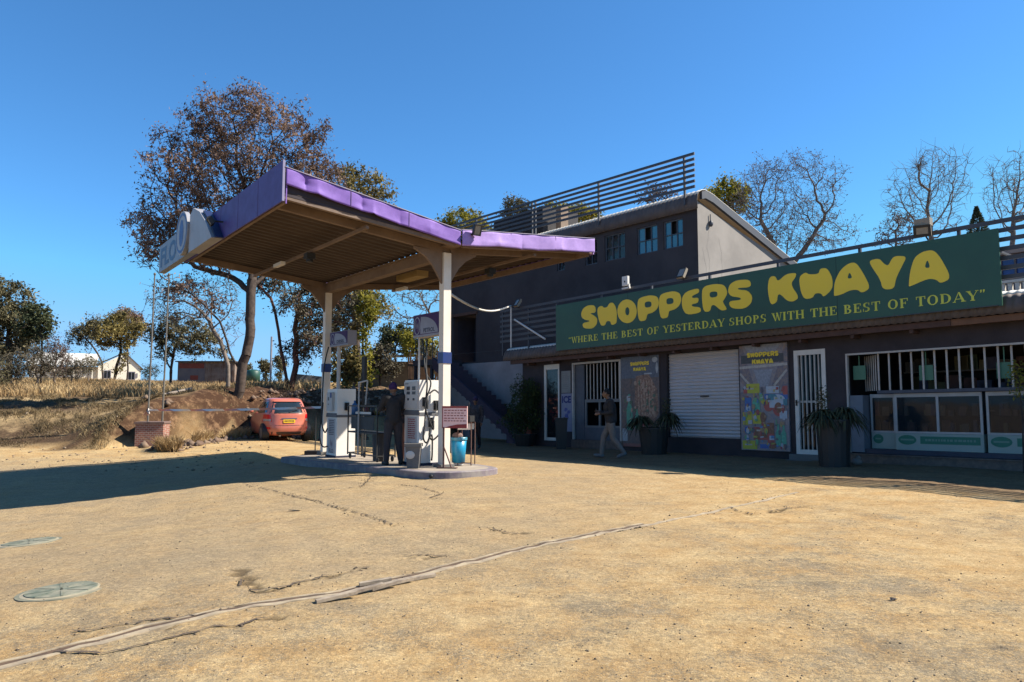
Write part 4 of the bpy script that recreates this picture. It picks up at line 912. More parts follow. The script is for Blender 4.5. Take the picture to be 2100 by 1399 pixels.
def dent_strip(u, v0, v1, zt0, zt1, h, name, mt, seed, out=1.):
    rg = np.random.default_rng(seed); n = 150; vs = []; fs = []; K = 9
    for i in range(n+1):
        t = i/n; v = v0+(v1-v0)*t; zt = zt0+(zt1-zt0)*t
        for j in range(K):
            s = j/(K-1); b = .0
            for (c, wd, dp, js) in DENT[seed]: b += .7*dp*math.exp(-abs((t-c)/wd)*1.2)*math.exp(-abs(s-js)/.38)
            sag = sum(.5*dp*math.exp(-abs((t-c)/wd)*1.3) for (c, wd, dp, js) in DENT[seed] if js > .7)
            vs.append((u+out*(.0+b)+.004*math.sin(t*40)+.006*math.sin(t*17+seed)*math.sin(s*3), v, zt-h*s+(sag*.6 if j == K-1 else 0)))
    for i in range(n):
        for j in range(K-1): fs.append((i*K+j, (i+1)*K+j, (i+1)*K+j+1, i*K+j+1))
    m = MB(CN); m.add(vs, fs); o = m.build(name, mt, cano, smooth=True); md = o.modifiers.new('t', 'SOLIDIFY'); md.thickness = .012; return o
DENT = {1: [(.10, .025, -.09, .5), (.16, .04, .06, .9), (.40, .03, -.07, .6), (.46, .03, .06, 1.), (.62, .02, -.03, .8), (.8, .05, .03, .6)],
        2: [(.25, .1, .07, .75), (.55, .10, -.05, .95), (.72, .04, .05, .9), (.42, .02, -.04, .9), (.05, .03, .03, .5)]}
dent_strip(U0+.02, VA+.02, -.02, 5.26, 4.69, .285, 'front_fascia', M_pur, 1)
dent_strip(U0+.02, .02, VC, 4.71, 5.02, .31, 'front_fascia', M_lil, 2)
m = MB(CN)
for v, z in ((-2.3, 5.07), (-1.15, 4.88)): m.box(U0+.028, U0+.040, v-.006, v+.006, z-.285, z)
for v, z in ((1.2, 4.815), (2.4, 4.918)): m.box(U0+.028, U0+.040, v-.006, v+.006, z-.30, z)
m.build('fascia_seam', mat('dark purple seam', (.12, .05, .22), .7), cano)
m = MB(CN)
for u in (-.7, -1.9, -3.1): m.box(u-.006, u+.006, VA-.038, VA-.0352, 4.69, 5.38)
m.build('fascia_seam', mat('dark purple seam', (.12, .05, .22), .7), cano)
m = MB(CN); m.bar((U0+.02, VA, 5.27), (U0+.02, 0, 4.70), .05, .012); m.bar((U0+.02, 0.01, 4.72), (U0+.02, VC, 5.03), .05, .012); m.build('fascia_cap', mat('pale lilac cap', (.55, .48, .62), .5), cano)
m = MB(CN); m.box(U0-.005, U0+.008, VA+.03, VA+.05, 4.66, 4.97); m.build('end_plate', M_pur, cano)
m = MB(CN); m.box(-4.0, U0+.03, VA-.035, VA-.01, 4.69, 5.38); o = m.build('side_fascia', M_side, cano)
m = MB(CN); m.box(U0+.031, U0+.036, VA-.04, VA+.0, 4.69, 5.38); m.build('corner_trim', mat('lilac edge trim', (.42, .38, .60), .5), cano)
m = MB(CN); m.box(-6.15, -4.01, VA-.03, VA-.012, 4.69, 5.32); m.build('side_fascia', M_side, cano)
m = MB(CN); m.add([(U0-.03, VA, 4.80), (U0-.03, -.02, 4.46), (U0-.03, -.02, 4.62), (U0-.03, VA, 5.20), (U0-.05, VA, 4.80), (U0-.05, -.02, 4.46), (U0-.05, -.02, 4.62), (U0-.05, VA, 5.20)], [(0, 1, 2, 3), (7, 6, 5, 4), (0, 4, 5, 1), (3, 2, 6, 7)])
m.build('gap_filler', mat('dark gap filler', (.06, .04, .05), .8), cano)  # filler added so the gap behind the strip stays dark
m = MB(CN); m.box(U1, U0-.02, VC+.005, VC+.03, 4.68, 5.02); m.build('side_fascia', M_lil, cano)
m = MB(CN); m.bar((U1-.02, VA, 5.0), (U1-.02, 0, 4.66), .02, .28); m.bar((U1-.02, 0, 4.66), (U1-.02, VC, 4.90), .02, .28); m.build('rear_fascia', M_lil, cano)
# brand sign box on the long fascia
bs = thing('brand_sign', CN(-5.4, VA-.1, 4.7), 'grey white fuel brand sign with blue ring emblem on the long canopy fascia', 'sign')
M_sg = mat('grey white sign sheet', (.52, .52, .56), .5, (.44, .42, .42), 2, .5)
m = MB(CN); m.prism([(-4.78, 4.68), (-2.87, 4.68), (-3.35, 5.08), (-3.9, 5.42), (-4.45, 5.62), (-4.75, 5.52)], VA-.26, VA-.04); m.build('pointed_panel', M_sg, bs)
m = MB(CN); m.prism([(-2.86, 4.685), (-2.80, 4.685), (-3.28, 5.10), (-3.83, 5.45), (-3.88, 5.42), (-3.33, 5.08)], VA-.20, VA-.04); m.build('edge_band', mat('dark blue band', (.02, .04, .14), .5), bs)
m = MB(CN); m.box(-8.25, -4.79, VA-.20, VA-.04, 4.72, 5.42); m.build('letter_board', mat('bluish sign sheet', (.34, .40, .50), .5, (.28, .33, .42), 2, .5), bs)
m = MB(CN); m.prism([(-5.35+.56*math.cos(t), 5.22+.50*math.sin(t)) for t in np.linspace(0, 2*math.pi, 33)[:-1]], VA-.30, VA-.21); em = m.build('emblem_disc', M_sg, bs)
def ring(mb, cx, cz_, r0x, r0z, r1x, r1z, y, n=32):
    vs = []; fs = []
    for k in range(n): t = 2*math.pi*k/n; vs += [(cx+r0x*math.cos(t), y, cz_+r0z*math.sin(t)), (cx+r1x*math.cos(t), y, cz_+r1z*math.sin(t))]
    for k in range(n): a, b = 2*k, 2*((k+1) % n); fs.append((a, b, b+1, a+1))
    return mb.add(vs, fs)
M_bl = mat('blue emblem vinyl', (.06, .12, .42), .5)
m = MB(CN); ring(m, -5.35, 5.22, .46, .40, .52, .46, VA-.304); m.flat((disc(-5.35, 5.22, .20, .31, 20), [tuple(range(20))]), VA-.304); m.build('ring', M_bl, em)
m = MB(CN); vf = text2d('FLO', .66, .02); m.flat(([(a*1.55, b) for a, b in vf[0]], vf[1]), VA-.204, -8.1, 4.84); m.build('lettering', mat('slate blue lettering', (.05, .12, .30), .5), bs)

def floodlight(name, loc, aim, label, col=None, sz=(.24, .19, .05), stem=None, group=None, bz=.022):
    t = thing(name, loc, label, 'floodlight', group); L = Vector(loc); d = Vector(aim).normalized()
    q = d.to_track_quat('Y', 'Z').to_matrix()
    def f(x, y, z): p = q @ Vector((x, y, z)); return (p.x+L.x, p.y+L.y, p.z+L.z)
    a, b, c = sz
    m = MB(f); m.box(-a/2, a/2, -c, 0, -b/2, b/2)
    for k in range(-3, 4): m.box(k*a/8-.006, k*a/8+.006, -c-.03, -c-.001, -b*.4, b*.4)
    m.build('housing', col or mat('cream floodlight housing', (.50, .40, .28), .5, None, 12), t)
    m = MB(f); m.box(-a/2, a/2, .001, .02, -b/2, -b/2+bz).box(-a/2, a/2, .001, .02, b/2-bz, b/2).box(-a/2, -a/2+bz, .001, .02, -b/2+bz+.001, b/2-bz-.001).box(a/2-bz, a/2, .001, .02, -b/2+bz+.001, b/2-bz-.001); m.build('bezel', M_black, t)
    m = MB(f); m.box(-a/2+bz+.001, a/2-bz-.001, .001, .006, -b/2+bz+.001, b/2-bz-.001); m.build('lens', mat('floodlight lens', (.45, .43, .38), .15, (.3, .28, .25), 14), t)
    if stem is not None:
        m = MB(); m.tube([tuple(L-d*.04), stem], .018, 6); m.build('bracket', M_black, t)
    return t
blk = mat('black floodlight housing', (.02, .02, .022), .5)
p = Vector(CN(.72, .28, 4.72)); floodlight('floodlight', p, CN.dx.tolist()+[-.6] and (.5, -.8, -.35), 'small black floodlight in the valley of the canopy front', blk, (.17, .22, .05), CN(U0+.02, .2, 4.62))
p = Vector(CN(-2.9, VA-.30, 5.0)); floodlight('floodlight', p, (-.8, -.4, -.6), 'black floodlight sticking out of the long purple fascia', blk, (.26, .16, .05), CN(-2.9, VA-.04, 5.03))
for (px, py, t_, lb) in ((1060, 621, .42, 'cream floodlight at the left end of the shop roof railing'), (1397, 560, .42, 'cream floodlight on the railing left of the beige gable')):
    x, z = spx(px, py, t_); floodlight('floodlight', SP(x, -t_, z), (-.75, -.45, .55) if px < 1300 else (-.75, -.5, .5), lb, None, (.26, .30, .07), SP(x, -.33, z-.2), 'cream floodlights on the shop roof railing')
x, z = spx(1891, 474, .62); floodlight('floodlight', SP(x, -.62, z), (-.50, -.72, -.30), 'cream floodlight with black bezel facing the forecourt above the last letters', None, (.32, .24, .10), SP(x, -.33, z-.15), None, .05)
m = MB(SH); m.box(x-.15, x+.15, -.62, -.46, z+.10, z+.26); m.top('ballast_box', mat('cream floodlight housing', (.50, .40, .28)), SP(x, -.5, z+.1), 'cream box mounted on top of the right hand floodlight', 'box')
x, z = spx(1283, 577, .40)
wb = thing('wifi_box', SP(x, -.40, z-.12), 'small white box on the railing above the green sign', 'box')
m = MB(SH); m.box(x-.11, x+.11, -.44, -.36, z-.14, z+.14); m.build('case', M_white, wb)
m = MB(SH); m.ell((x, -.445, z-.02), (.025, .012, .03)); m.build('lens', M_black, wb)
m = MB(SH); m.box(x-.14, x+.16, -.42, -.36, z-.24, z-.19).box(x+.12, x+.15, -.42, -.37, z-.24, z-.1); m.build('bracket', M_white, wb)
# lamps and a beam cover under the canopy
for (u, v, lb) in ((-3.6, -2.1, 'pale strip lamp under the left canopy wing'), (-4.6, 1.5, 'pale strip lamp under the right canopy wing')):
    m = MB(CN); m.box(u-.25, u+.25, v-.05, v+.05, cz(v)-.33, cz(v)-.26); m.top('strip_lamp', M_white, CN(u, v, cz(v)-.3), lb, 'lamp', 'strip lamps under the canopy')
m = MB(CN); m.box(-3.2, -2.2, .6, .9, 4.26, 4.40); m.top('lamp_cover', mat('yellowed plastic cover', (.55, .36, .12), .5, None, 5), CN(-2.7, .75, 4.26), 'long yellowed lamp cover hanging beside the valley beam', 'lamp')
for (u, v, lb) in ((-2.2, -1.95, 'black lamp on the left purlin'), (-1.2, 1.95, 'black lamp on the right purlin')):
    m = MB(CN); m.box(u-.1, u+.1, v-.09, v+.09, cz(v)-.36, cz(v)-.24); m.cyl(CN and (u, v, cz(v)-.42), .07, .06); m.top('black_lamp', M_black, CN(u, v, cz(v)-.3), lb, 'lamp')
# conduit from the column to the shop rail
a = Vector(CN(.0, .09, 3.55)); x, z = spx(1048, 628, .42); b = Vector(SP(x, -.42, z))
m = MB(); m.tube([tuple(a+(b-a)*t-Vector((0, 0, .32*math.sin(math.pi*t)*(1-t*.3)))) for t in np.linspace(0, 1, 14)], .028, 6)
x2, z2 = spx(1050, 720, .45); m.tube([tuple(b), SP(x, -.42, 3.45)], .028, 6)
m.top('hanging_conduit', M_white, b, 'white sagging conduit from the near canopy column to the shop railing', 'conduit')
a = SP(*[(lambda q: q[0])(spx(1055, 656, .42)), -.42, spx(1055, 656, .42)[1]]); b = SP(spx(1118, 696, .42)[0], -.42, spx(1118, 696, .42)[1])
m = MB(); m.tube([tuple(a), tuple(b)], .032, 6); m.top('brace_pipe', M_white, b, 'white diagonal pipe bracing the left end of the shop railing', 'pipe')

# ================================================================ ISLAND AND PUMPS
def CZ(x, y): p = CN(x, y, 0); return hz(p[0], p[1])
isl_out = [(-5.6, -1.25), (-3, -1.15), (-1.2, -1.05), (.2, -.92), (.62, -.80), (.90, -.52), (1.02, -.15), (1.02, .3), (.9, .65), (.6, .85), (-5.6, .9), (-5.95, .6), (-6.05, -.8), (-5.9, -1.15)]
def itop(x): return .125-.022*max(0, -x)
def ctr(p, k): return (-2.5+(p[0]+2.5)*k, -.15+(p[1]+.15)*k)
dense = []
for i in range(len(isl_out)):
    a, b = isl_out[i], isl_out[(i+1) % len(isl_out)]
    for t in np.linspace(0, 1, 6)[:-1]: dense.append((a[0]+(b[0]-a[0])*t, a[1]+(b[1]-a[1])*t))
for _ in range(3): dense = [((dense[i-1][0]+2*dense[i][0]+dense[(i+1) % len(dense)][0])/4, (dense[i-1][1]+2*dense[i][1]+dense[(i+1) % len(dense)][1])/4) for i in range(len(dense))]
isl = thing('pump_island', CN(-2.5, 0, 0), 'raised concrete pump island with worn purple kerb under the canopy', 'island')
n = len(dense)
def inset(p, d): L = math.hypot(p[0]+2.5, p[1]+.1); return (p[0]-(p[0]+2.5)*d/max(L, .1), p[1]-(p[1]+.1)*d/max(abs(p[1]+.1), .3))
m = MB(CN)
m.add([(x, y, -.35) for x, y in dense]+[(x, y, itop(x)-.015) for x, y in dense]+[(*inset((x, y), .02), itop(x)) for x, y in dense]+[(*inset((x, y), .13), itop(x)) for x, y in dense],
      [(k*n+i, k*n+(i+1) % n, (k+1)*n+(i+1) % n, (k+1)*n+i) for k in range(3) for i in range(n)])
m.build('kerb', mat('worn purple kerb', (.27, .215, .25), .85, (.44, .39, .35), 4.5, 1., .006, 20), isl)
m = MB(CN); m.add([(*inset((x, y), .13), itop(x)) for x, y in dense], [tuple(range(n))]); m.build('paving', mat('pale cement paving', (.62, .52, .40), .9, (.44, .36, .28), 2.2, .8, .004), isl)
m = MB(CN); m.ell((.72, -.72, .05), (.05, .035, .035)); m.build('drain_hole', M_black, isl)

M_pump = mat('off white pump enamel', (.76, .72, .66), .4, (.66, .62, .56), 2.5, .5, k=1)
M_pumpp = mat('pale grey pump panel', (.60, .57, .53), .45, (.52, .49, .46), 5, .5, k=.8)
M_redt = mat('faded red print', (.52, .10, .09), .7); M_ink = mat('dark ink print', (.04, .03, .08), .6)
def hose(m, pts, r=.017): 
    P = [Vector(p) for p in pts]; out = []
    for i in range(len(P)-1):
        p0, p1, p2, p3 = P[max(i-1, 0)], P[i], P[i+1], P[min(i+2, len(P)-1)]
        for t in np.linspace(0, 1, 7)[:-1]:
            out.append(tuple(.5*((2*p1)+(p2-p0)*t+(2*p0-5*p1+4*p2-p3)*t*t+(3*p1-p0-3*p2+p3)*t**3)))
    out.append(tuple(P[-1])); m.tube(out, r, 7)
def flame(mb, cx, zc, r, y):             # swirl emblem: ring of two arcs with a drop inside
    for s in (0, 1):
        pts = []; 
        for k in range(9): t = R_(100+s*180+k*16); pts.append((cx+r*.62*math.cos(t), zc+r*math.sin(t)))
        for k in range(8, -1, -1): t = R_(100+s*180+k*16); wd = .16*math.sin(math.pi*k/8)+.02; pts.append((cx+r*(.62-wd)*math.cos(t), zc+r*(1-wd)*math.sin(t)))
        mb.add([(a, y, b) for a, b in pts], [(i, i+1, 16-i, 17-i) for i in range(8)])
    mb.add([(a, y, b) for a, b in ((cx, zc+r*.62), (cx+r*.2, zc), (cx+r*.12, zc-r*.4), (cx, zc-r*.6), (cx-r*.14, zc-r*.3), (cx-r*.16, zc+r*.05))], [tuple(range(6))])
def pump(x0, x1, y0, y1, hgt, label, rich, word):
    zb = itop((x0+x1)/2)+.001
    def f(x, y, z): return CN(x, y, z+zb)
    t = thing('fuel_pump', CN((x0+x1)/2, (y0+y1)/2, zb), label, 'fuel pump', 'white fuel pumps on the island')
    W = x1-x0
    m = MB(f); m.box(x0, x1, y0, y1, .05, hgt); m.build('cabinet', M_pump, t)
    m = MB(f); m.box(x0-.02, x1+.02, y0-.02, y1+.02, 0, .05); m.build('base', mat('dark blue base', (.05, .05, .10), .8), t)
    m = MB(f); m.box(x0-.012, x1+.012, y0-.02, y1+.012, hgt*.585, hgt*.62).box(x0+.01, x1-.01, y0-.021, y0-.001, hgt*.60, hgt*.645); m.build('middle_band', mat('grey seam band', (.22, .22, .23), .6), t)
    # display head
    m = MB(f); m.box(x0+.02, x1-.02, y0-.03, y0-.001, hgt*.66, hgt*.985) if rich else m.box(x0+.12, x0+W*.72, y0-.07, y0-.001, hgt*.68, hgt*.95); d = m.build('display_head', M_pumpp, t)
    yy = y0-(.031 if rich else .071)
    m = MB(f)
    if rich:
        for a in (.22, .60): m.box(x0+W*a, x0+W*(a+.22), yy-.004, yy, hgt*.88, hgt*.925).box(x0+W*a, x0+W*(a+.22), yy-.004, yy, hgt*.83, hgt*.865).box(x0+W*(a+.04), x0+W*(a+.16), yy-.004, yy, hgt*.76, hgt*.785)
        m.box(x0+W*.1, x0+W*.34, yy-.004, yy, hgt*.953, hgt*.962)
    else: m.box(x0+W*.34, x0+W*.44, yy-.004, yy, hgt*.83, hgt*.88).box(x0+W*.35, x0+W*.42, yy-.004, yy, hgt*.765, hgt*.785)
    m.build('readout', mat('grey readout', (.10, .10, .11), .3), d)
    if not rich: m = MB(f); m.box(x0+W*.54, x0+W*.70, yy-.004, yy, hgt*.87, hgt*.945); m.build('sticker', mat('blue sticker', (.05, .12, .38), .5), d)
    # lower label
    m = MB(f); m.box(x0+W*.16, x1-W*.14, y0-.006, y0-.0005, .10, hgt*.565); lp = m.build('label_panel', mat('label sheet', (.54, .51, .50), .5, (.48, .45, .44), 6, k=.8), t)
    rr = random.Random(9); m = MB(f); z = hgt*.53
    while z > hgt*.31:
        x = x0+W*.26
        while x < x1-W*.28: wv = rr.uniform(.03, .09); m.box(x, min(x+wv, x1-W*.24), y0-.009, y0-.0065, z, z+.022); x += wv+.015
        z -= .042
    m.build('small_print', M_redt if rich else mat('grey print', (.25, .22, .25), .7), lp)
    m = MB(f); flame(m, x0+W*.5, hgt*.20, .115, y0-.0085); m.build('emblem', mat('maroon emblem', (.16, .05, .12), .6), lp)
    m = MB(f); vf = text2d('FLO', .13, .006); ww = max(v[0] for v in vf[0]); k = W*.44/ww; m.flat(([(a*k, b) for a, b in vf[0]], vf[1]), y0-.0085, x0+W*.28, .115); m.build('lettering', M_ink if rich else mat('faded ink', (.30, .29, .34), .6), lp)
    # nozzle side (right)
    for k, (yn, zn) in enumerate(((y0+(y1-y0)*.25, hgt*.74), (y0+(y1-y0)*.8, hgt*.70), (y0+(y1-y0)*.55, hgt*.50)) if rich else ((y0+(y1-y0)*.5, hgt*.74),)):
        m = MB(f); m.box(x1+.001, x1+.05, yn-.05, yn+.05, zn-.09, zn+.10)
        m.build('nozzle_holster', M_black, t)
        m = MB(f); m.tube([(x1+.09, yn, zn+.08), (x1+.10, yn, zn-.02), (x1+.12, yn, zn-.13)], [.022, .03, .02], 8).box(x1+.08, x1+.13, yn-.015, yn+.015, zn-.06, zn+.03)
        m.build('nozzle', M_black, t)
    # pole mounted name box
    s = 0.0 if rich else -.02
    zs, hs = (hgt+.90, .47) if rich else (hgt+1.1, .37)
    a, b = (x0+.0, -.13) if rich else (-5.6, -4.5)
    sg = [(a, b)]
    m = MB(f)
    for xx in ((a+.10, b-.14) if rich else (a+.38,)): m.tube([(xx, .05, hgt if rich else .05), (xx, .05, zs+.02)], .022 if rich else .05, 8)
    m.build('sign_pole', M_pumpp, t)
    m = MB(f); m.box(a, b, -.04, .20, zs, zs+hs); sb = m.build('sign_box', mat('grey lilac sign box', (.46, .44, .50), .5, (.38, .36, .42), 4), t)
    mp = mat('purple sign vinyl', (.10, .045, .20), .8); ml = mat('lilac white sign vinyl', (.48, .46, .54), .5)
    m = MB(f); m.box(a+.015, b-.015, -.046, -.041, zs+.045, zs+hs-.01); fc = m.build('face', mp, sb)
    Ws = b-a-.03; L = a+.015; hh = hs-.055; z0 = zs+.045
    m = MB(f); pts = [(L+Ws*.28, z0+.012)]+[(L+Ws*(.30+.66*math.sin(R_(q))), z0+.012+hh*.86*math.cos(R_(q))) for q in range(0, 91, 10)]
    m.add([(px, -.0475, pz) for px, pz in pts], [tuple(range(len(pts)))])
    ring(m, L+Ws*.15, z0+hh*.46, Ws*.10, hh*.40, Ws*.135, hh*.46, -.0475, 20); flame(m, L+Ws*.15, z0+hh*.46, hh*.30, -.0478); m.build('white_graphics', ml, fc)
    m = MB(f); vf = text2d(word, .115 if rich else .10, .004); ww = max(v[0] for v in vf[0]); m.flat(([(q*Ws*.44/ww, r_) for q, r_ in vf[0]], vf[1]), -.0485, L+Ws*.40, z0+hh*.10); m.build('lettering', M_ink, fc)
    # hoses
    ym = (y0+y1)/2
    if rich:
        hs_ = [[(x1-.12, ym, hgt+.85), (x1-.05, ym-.06, hgt+.3), (x1+.10, y0+.12, hgt*.95), (x1+.09, y0+.1, hgt*.78)],
               [(x1-.30, ym, hgt+.85), (x1-.1, ym-.05, hgt+.2), (x1+.11, y0+.2, hgt*.96), (x1+.13, y0+.06, hgt*.72), (x1+.13, y0+.14, hgt*.55), (x1+.11, y0+.26, hgt*.42), (x1+.1, ym, hgt*.46)],
               [(x1+.05, y1-.06, hgt*.62), (x1+.14, y1-.04, hgt*.42), (x1+.12, ym+.02, hgt*.30), (x1+.13, ym-.08, hgt*.36), (x1+.1, ym, hgt*.5)],
               [(x1+.09, y0+.1, hgt*.70), (x1+.14, y0+.05, hgt*.50), (x1+.14, y0+.02, hgt*.33), (x1+.14, y0+.10, hgt*.27), (x1+.13, y0+.22, hgt*.36), (x1+.12, y0+.24, hgt*.16), (x1+.10, y0+.24, .1)],
               [(x1+.1, y1-.08, hgt*.92), (x1+.15, y1-.02, hgt*.80), (x1+.13, ym+.05, hgt*.88), (x1+.13, y0+.16, hgt*.84)]]
    else:
        hs_ = [[(x0+.05, y0-.02, hgt+1.05), (x0-.02, y0-.10, hgt+.5), (x0-.05, y0-.12, hgt*.7), (x0-.10, y0-.14, hgt*.35), (x0-.06, y0-.12, .32), (x0+.08, y0-.1, .24), (x0+.12, y0-.02, .26)],
               [(x0-.03, y0-.1, hgt*.8), (x0+.02, y0-.14, hgt*.5), (x0+.12, y0-.1, hgt*.36), (x0+.18, y0-.06, hgt*.42)]]
    for h_ in hs_: m = MB(f); hose(m, h_); m.build('hose', M_black, t, smooth=True)
pump(-1.20, -.60, -.22, .26, 1.72, 'white petrol pump with red print and a sunlit side full of black hoses', True, 'PETROL')
pump(-4.92, -4.32, -.36, .12, 1.66, 'shaded white pump with a blue sticker and one black hose, by the far column', False, 'DIESEL')
m = MB(CN); m.tube([(-4.4, .35, .0), (-4.4, .35, 2.1)], .03, 6); m.box(-4.46, -4.30, .33, .40, 1.9, 2.5); m.top('vacuum_stand', M_black, CN(-4.4, .35, 0), 'tall thin black stand behind the shaded pump', 'stand')

# rack between the pumps
rk = thing('forecourt_rack', CN(-2.9, -.1, .08), 'dark metal trolley rack of bottles between the two pumps', 'rack')
zb = itop(-2.9)
def fr2(x, y, z): return CN(x-2.9, y-.15, z+zb)
m = MB(fr2)
for x in (-.75, .75):
    for y in (-.22, .22): m.bar((x, y, .10), (x, y, 1.22), .025)
for z in (.14, .62, 1.22):
    for y in (-.22, .22): m.bar((-.75, y, z), (.75, y, z), .025)
    for x in (-.75, .75): m.bar((x, -.22, z), (x, .22, z), .025)
m.build('frame', mat('dark rack steel', (.05, .05, .05), .5), rk)
for z in (.63, 1.0): m = MB(fr2); m.box(-.74, .74, -.21, .21, z, z+.012); m.build('shelf', M_black, rk)
m = MB(fr2); m.box(-.62, .55, -.205, -.19, .70, .98); m.build('front_panel', mat('grey brown panel', (.10, .095, .09), .7), rk)
m = MB(fr2); m.box(-.35, .42, -.225, -.207, 1.04, 1.09); m.build('white_labels', M_white, rk)
for x in (-.7, .7): m = MB(fr2); m.ell((x, -.18, .07), (.06, .03, .07)); m.ell((x, .18, .07), (.06, .03, .07)); m.build('wheel', M_black, rk)
m = MB(fr2); m.tube([(-.15, -.24, .12), (-.15, -.24, 1.75)], .02, 6); m.bar((-.18, -.24, 1.75), (.28, -.24, 1.79), .03); m.bar((.28, -.24, 1.79), (.20, -.24, 1.25), .025); m.build('sign_frame', M_steelw, rk)
def bottle3(loc, r, h, mt, label, name='oil_bottle', cat='bottle', group='bottles on the forecourt rack'):
    L = Vector(loc); m = MB(); m.lathe(L, [(0, 0), (r, .005), (r, h*.6), (r*.75, h*.75), (r*.3, h*.82), (r*.3, h), (0, h)], 12); return m.top(name, mt, L, label, cat, group, smooth=True)
bottle3(fr2(-.62, -.12, 1.013), .075, .33, mat('pale blue plastic', (.10, .26, .55), .4), 'pale blue bottle at the left end of the rack', 'blue_bottle')
for k, (x, c, nm, ds) in enumerate(((-.35, (.25, .04, .03), 'red oil plastic', 'red oil bottle left of the rack sign frame'), (-.05, (.05, .05, .05), 'black oil plastic', 'black oil bottle in the middle of the top shelf'), (.2, (.3, .22, .04), 'ochre oil plastic', 'ochre oil bottle right of the middle of the rack'), (.45, (.25, .25, .25), 'grey oil plastic', 'grey oil bottle near the right end of the rack'))):
    bottle3(fr2(x, .05, 1.013), .055, .22, mat(nm, c, .4), ds)
m = MB(fr2); m.lathe(fr2(.45, .0, .01) and (.45, .0, .01), [(0, 0), (.15, .0), (.17, .58), (.18, .6), (0, .6)], 14); m.top('dark_drum', mat('dark drum plastic', (.06, .06, .065), .6), fr2(.45, 0, 0), 'dark bucket standing under the right side of the rack', 'bucket', smooth=False)

# bin, price sign, blue bucket stand
zi = itop(.3)
L = Vector(CN(-.22, -.55, zi)); bn = thing('litter_bin', L, 'grey tapered litter bin in front of the petrol pump', 'bin')
m = MB(); m.tube([tuple(L), tuple(L+Vector((0, 0, .40)))], [.155, .20], 4); m.build('body', mat('grey bin plastic', (.15, .15, .155), .6, (.24, .22, .20), 9, .9), bn)
m = MB(); m.tube([tuple(L+Vector((0, 0, .401))), tuple(L+Vector((0, 0, .46)))], [.225, .225], 4); m.build('rim', mat('worn pale rim', (.28, .26, .23), .7), bn)
m = MB(); m.ell(L+Vector((-.05, -.13, .25)), (.09, .02, .08)); m.build('sticker', M_pumpp, bn)
pq = gp(932, 961, zi); fsr = frame((pq.x, pq.y), (1, -.22)); fs_ = lambda x, y, z: fsr(x, y, z+zi)
ps = thing('price_stand', fs_(0, 0, 0), 'pink and red notice board on a thin stand at the end of the island', 'sign')
m = MB(fs_); m.box(-.25, .25, -.012, .012, .76, 1.18); bd = m.build('board', mat('pink notice sheet', (.78, .44, .40), .6, (.78, .58, .54), 3, k=1), ps)
m = MB(fs_); m.box(-.25, .25, -.016, -.0125, 1.145, 1.18).box(-.25, -.235, -.016, -.0125, .76, 1.144)
m.prism([(-.23, .76), (.24, .76), (.24, .84), (.05, .83), (-.1, .80)], -.0165, -.0125); m.build('red_bands', mat('notice red', (.50, .05, .05), .6), bd)
m = MB(fs_); rr = random.Random(6)
for r in range(5):
    x = -.21
    while x < .19: wv = rr.uniform(.03, .06); m.box(x, x+wv, -.0155, -.0126, 1.09-r*.05, 1.107-r*.05); x += wv+.02
m.build('text_rows', M_redt, bd)
m = MB(fs_); m.bar((-.22, .0, 0), (-.22, .0, .78), .03); m.bar((-.22, .02, .4), (-.05, -.02, 0.), .02); m.box(-.34, .05, -.05, .05, 0, .015)
m.build('stand', mat('rusty brown steel', (.20, .10, .08), .8), ps)
pq2 = gp(953, 955, zi); ftr = frame((pq2.x, pq2.y), (1, -.22)); ft = lambda x, y, z: ftr(x*.62, y+.12, z*.98+zi)
tb = thing('squeegee_stand', ft(0, 0, 0), 'thin brown legged stand with a black tray beside the notice board', 'stand')
m = MB(ft)
for x in (-.22, .22):
    for y in (-.14, .14): m.bar((x, y, 0), (x, y, .86), .026)
m.bar((-.22, -.14, .86), (.22, -.14, .86), .026); m.bar((-.22, .14, .86), (.22, .14, .86), .026); m.bar((-.22, -.14, .05), (.22, -.14, .05), .018)
m.build('frame', mat('rusty brown steel', (.20, .10, .08), .8), tb)
m = MB(ft); m.box(-.24, .20, -.17, .15, .88, 1.0); m.build('tray', M_black, tb)
m = MB(ft); m.box(-.22, .20, -.155, -.153, .72, .84); m.box(-.22, .20, .12, .15, .72, .84); m.build('paper_roll', M_white, tb)
m = MB(ft); m.tube([(.05, .0, .9), (.10, -.03, 1.28)], .01, 6); m.tube([(-.1, .0, .9), (-.16, .0, 1.16)], .01, 6); m.build('handle', M_black, tb)
L = gp(940, 954, zi)+Vector((0, .0, 0)); bk = thing('blue_bucket', L, 'tall blue plastic bucket standing behind the notice board', 'bucket')
m = MB(); m.lathe(L, [(0, .05), (.13, .05), (.165, .53), (.15, .53), (.14, .52), (0, .50)], 18); m.build('body', mat('bright blue plastic', (.02, .42, .70), .35, (.02, .34, .62), 4), bk, smooth=True)
m = MB(); m.lathe(L, [(.0, 0), (.10, .0), (.10, .049), (0, .049)], 14); m.build('foot', M_pumpp, bk)
m = MB(); m.lathe(L, [(.171, .49), (.178, .50), (.178, .54), (.171, .55), (.16, .54)], 18); m.build('rim', mat('pale blue rim', (.12, .45, .62), .35), bk)
m = MB(); m.ell(L+Vector((-.02, 0, .58)), (.11, .09, .07)); m.build('rag', mat('pinkish rag', (.35, .22, .18), .9), bk)
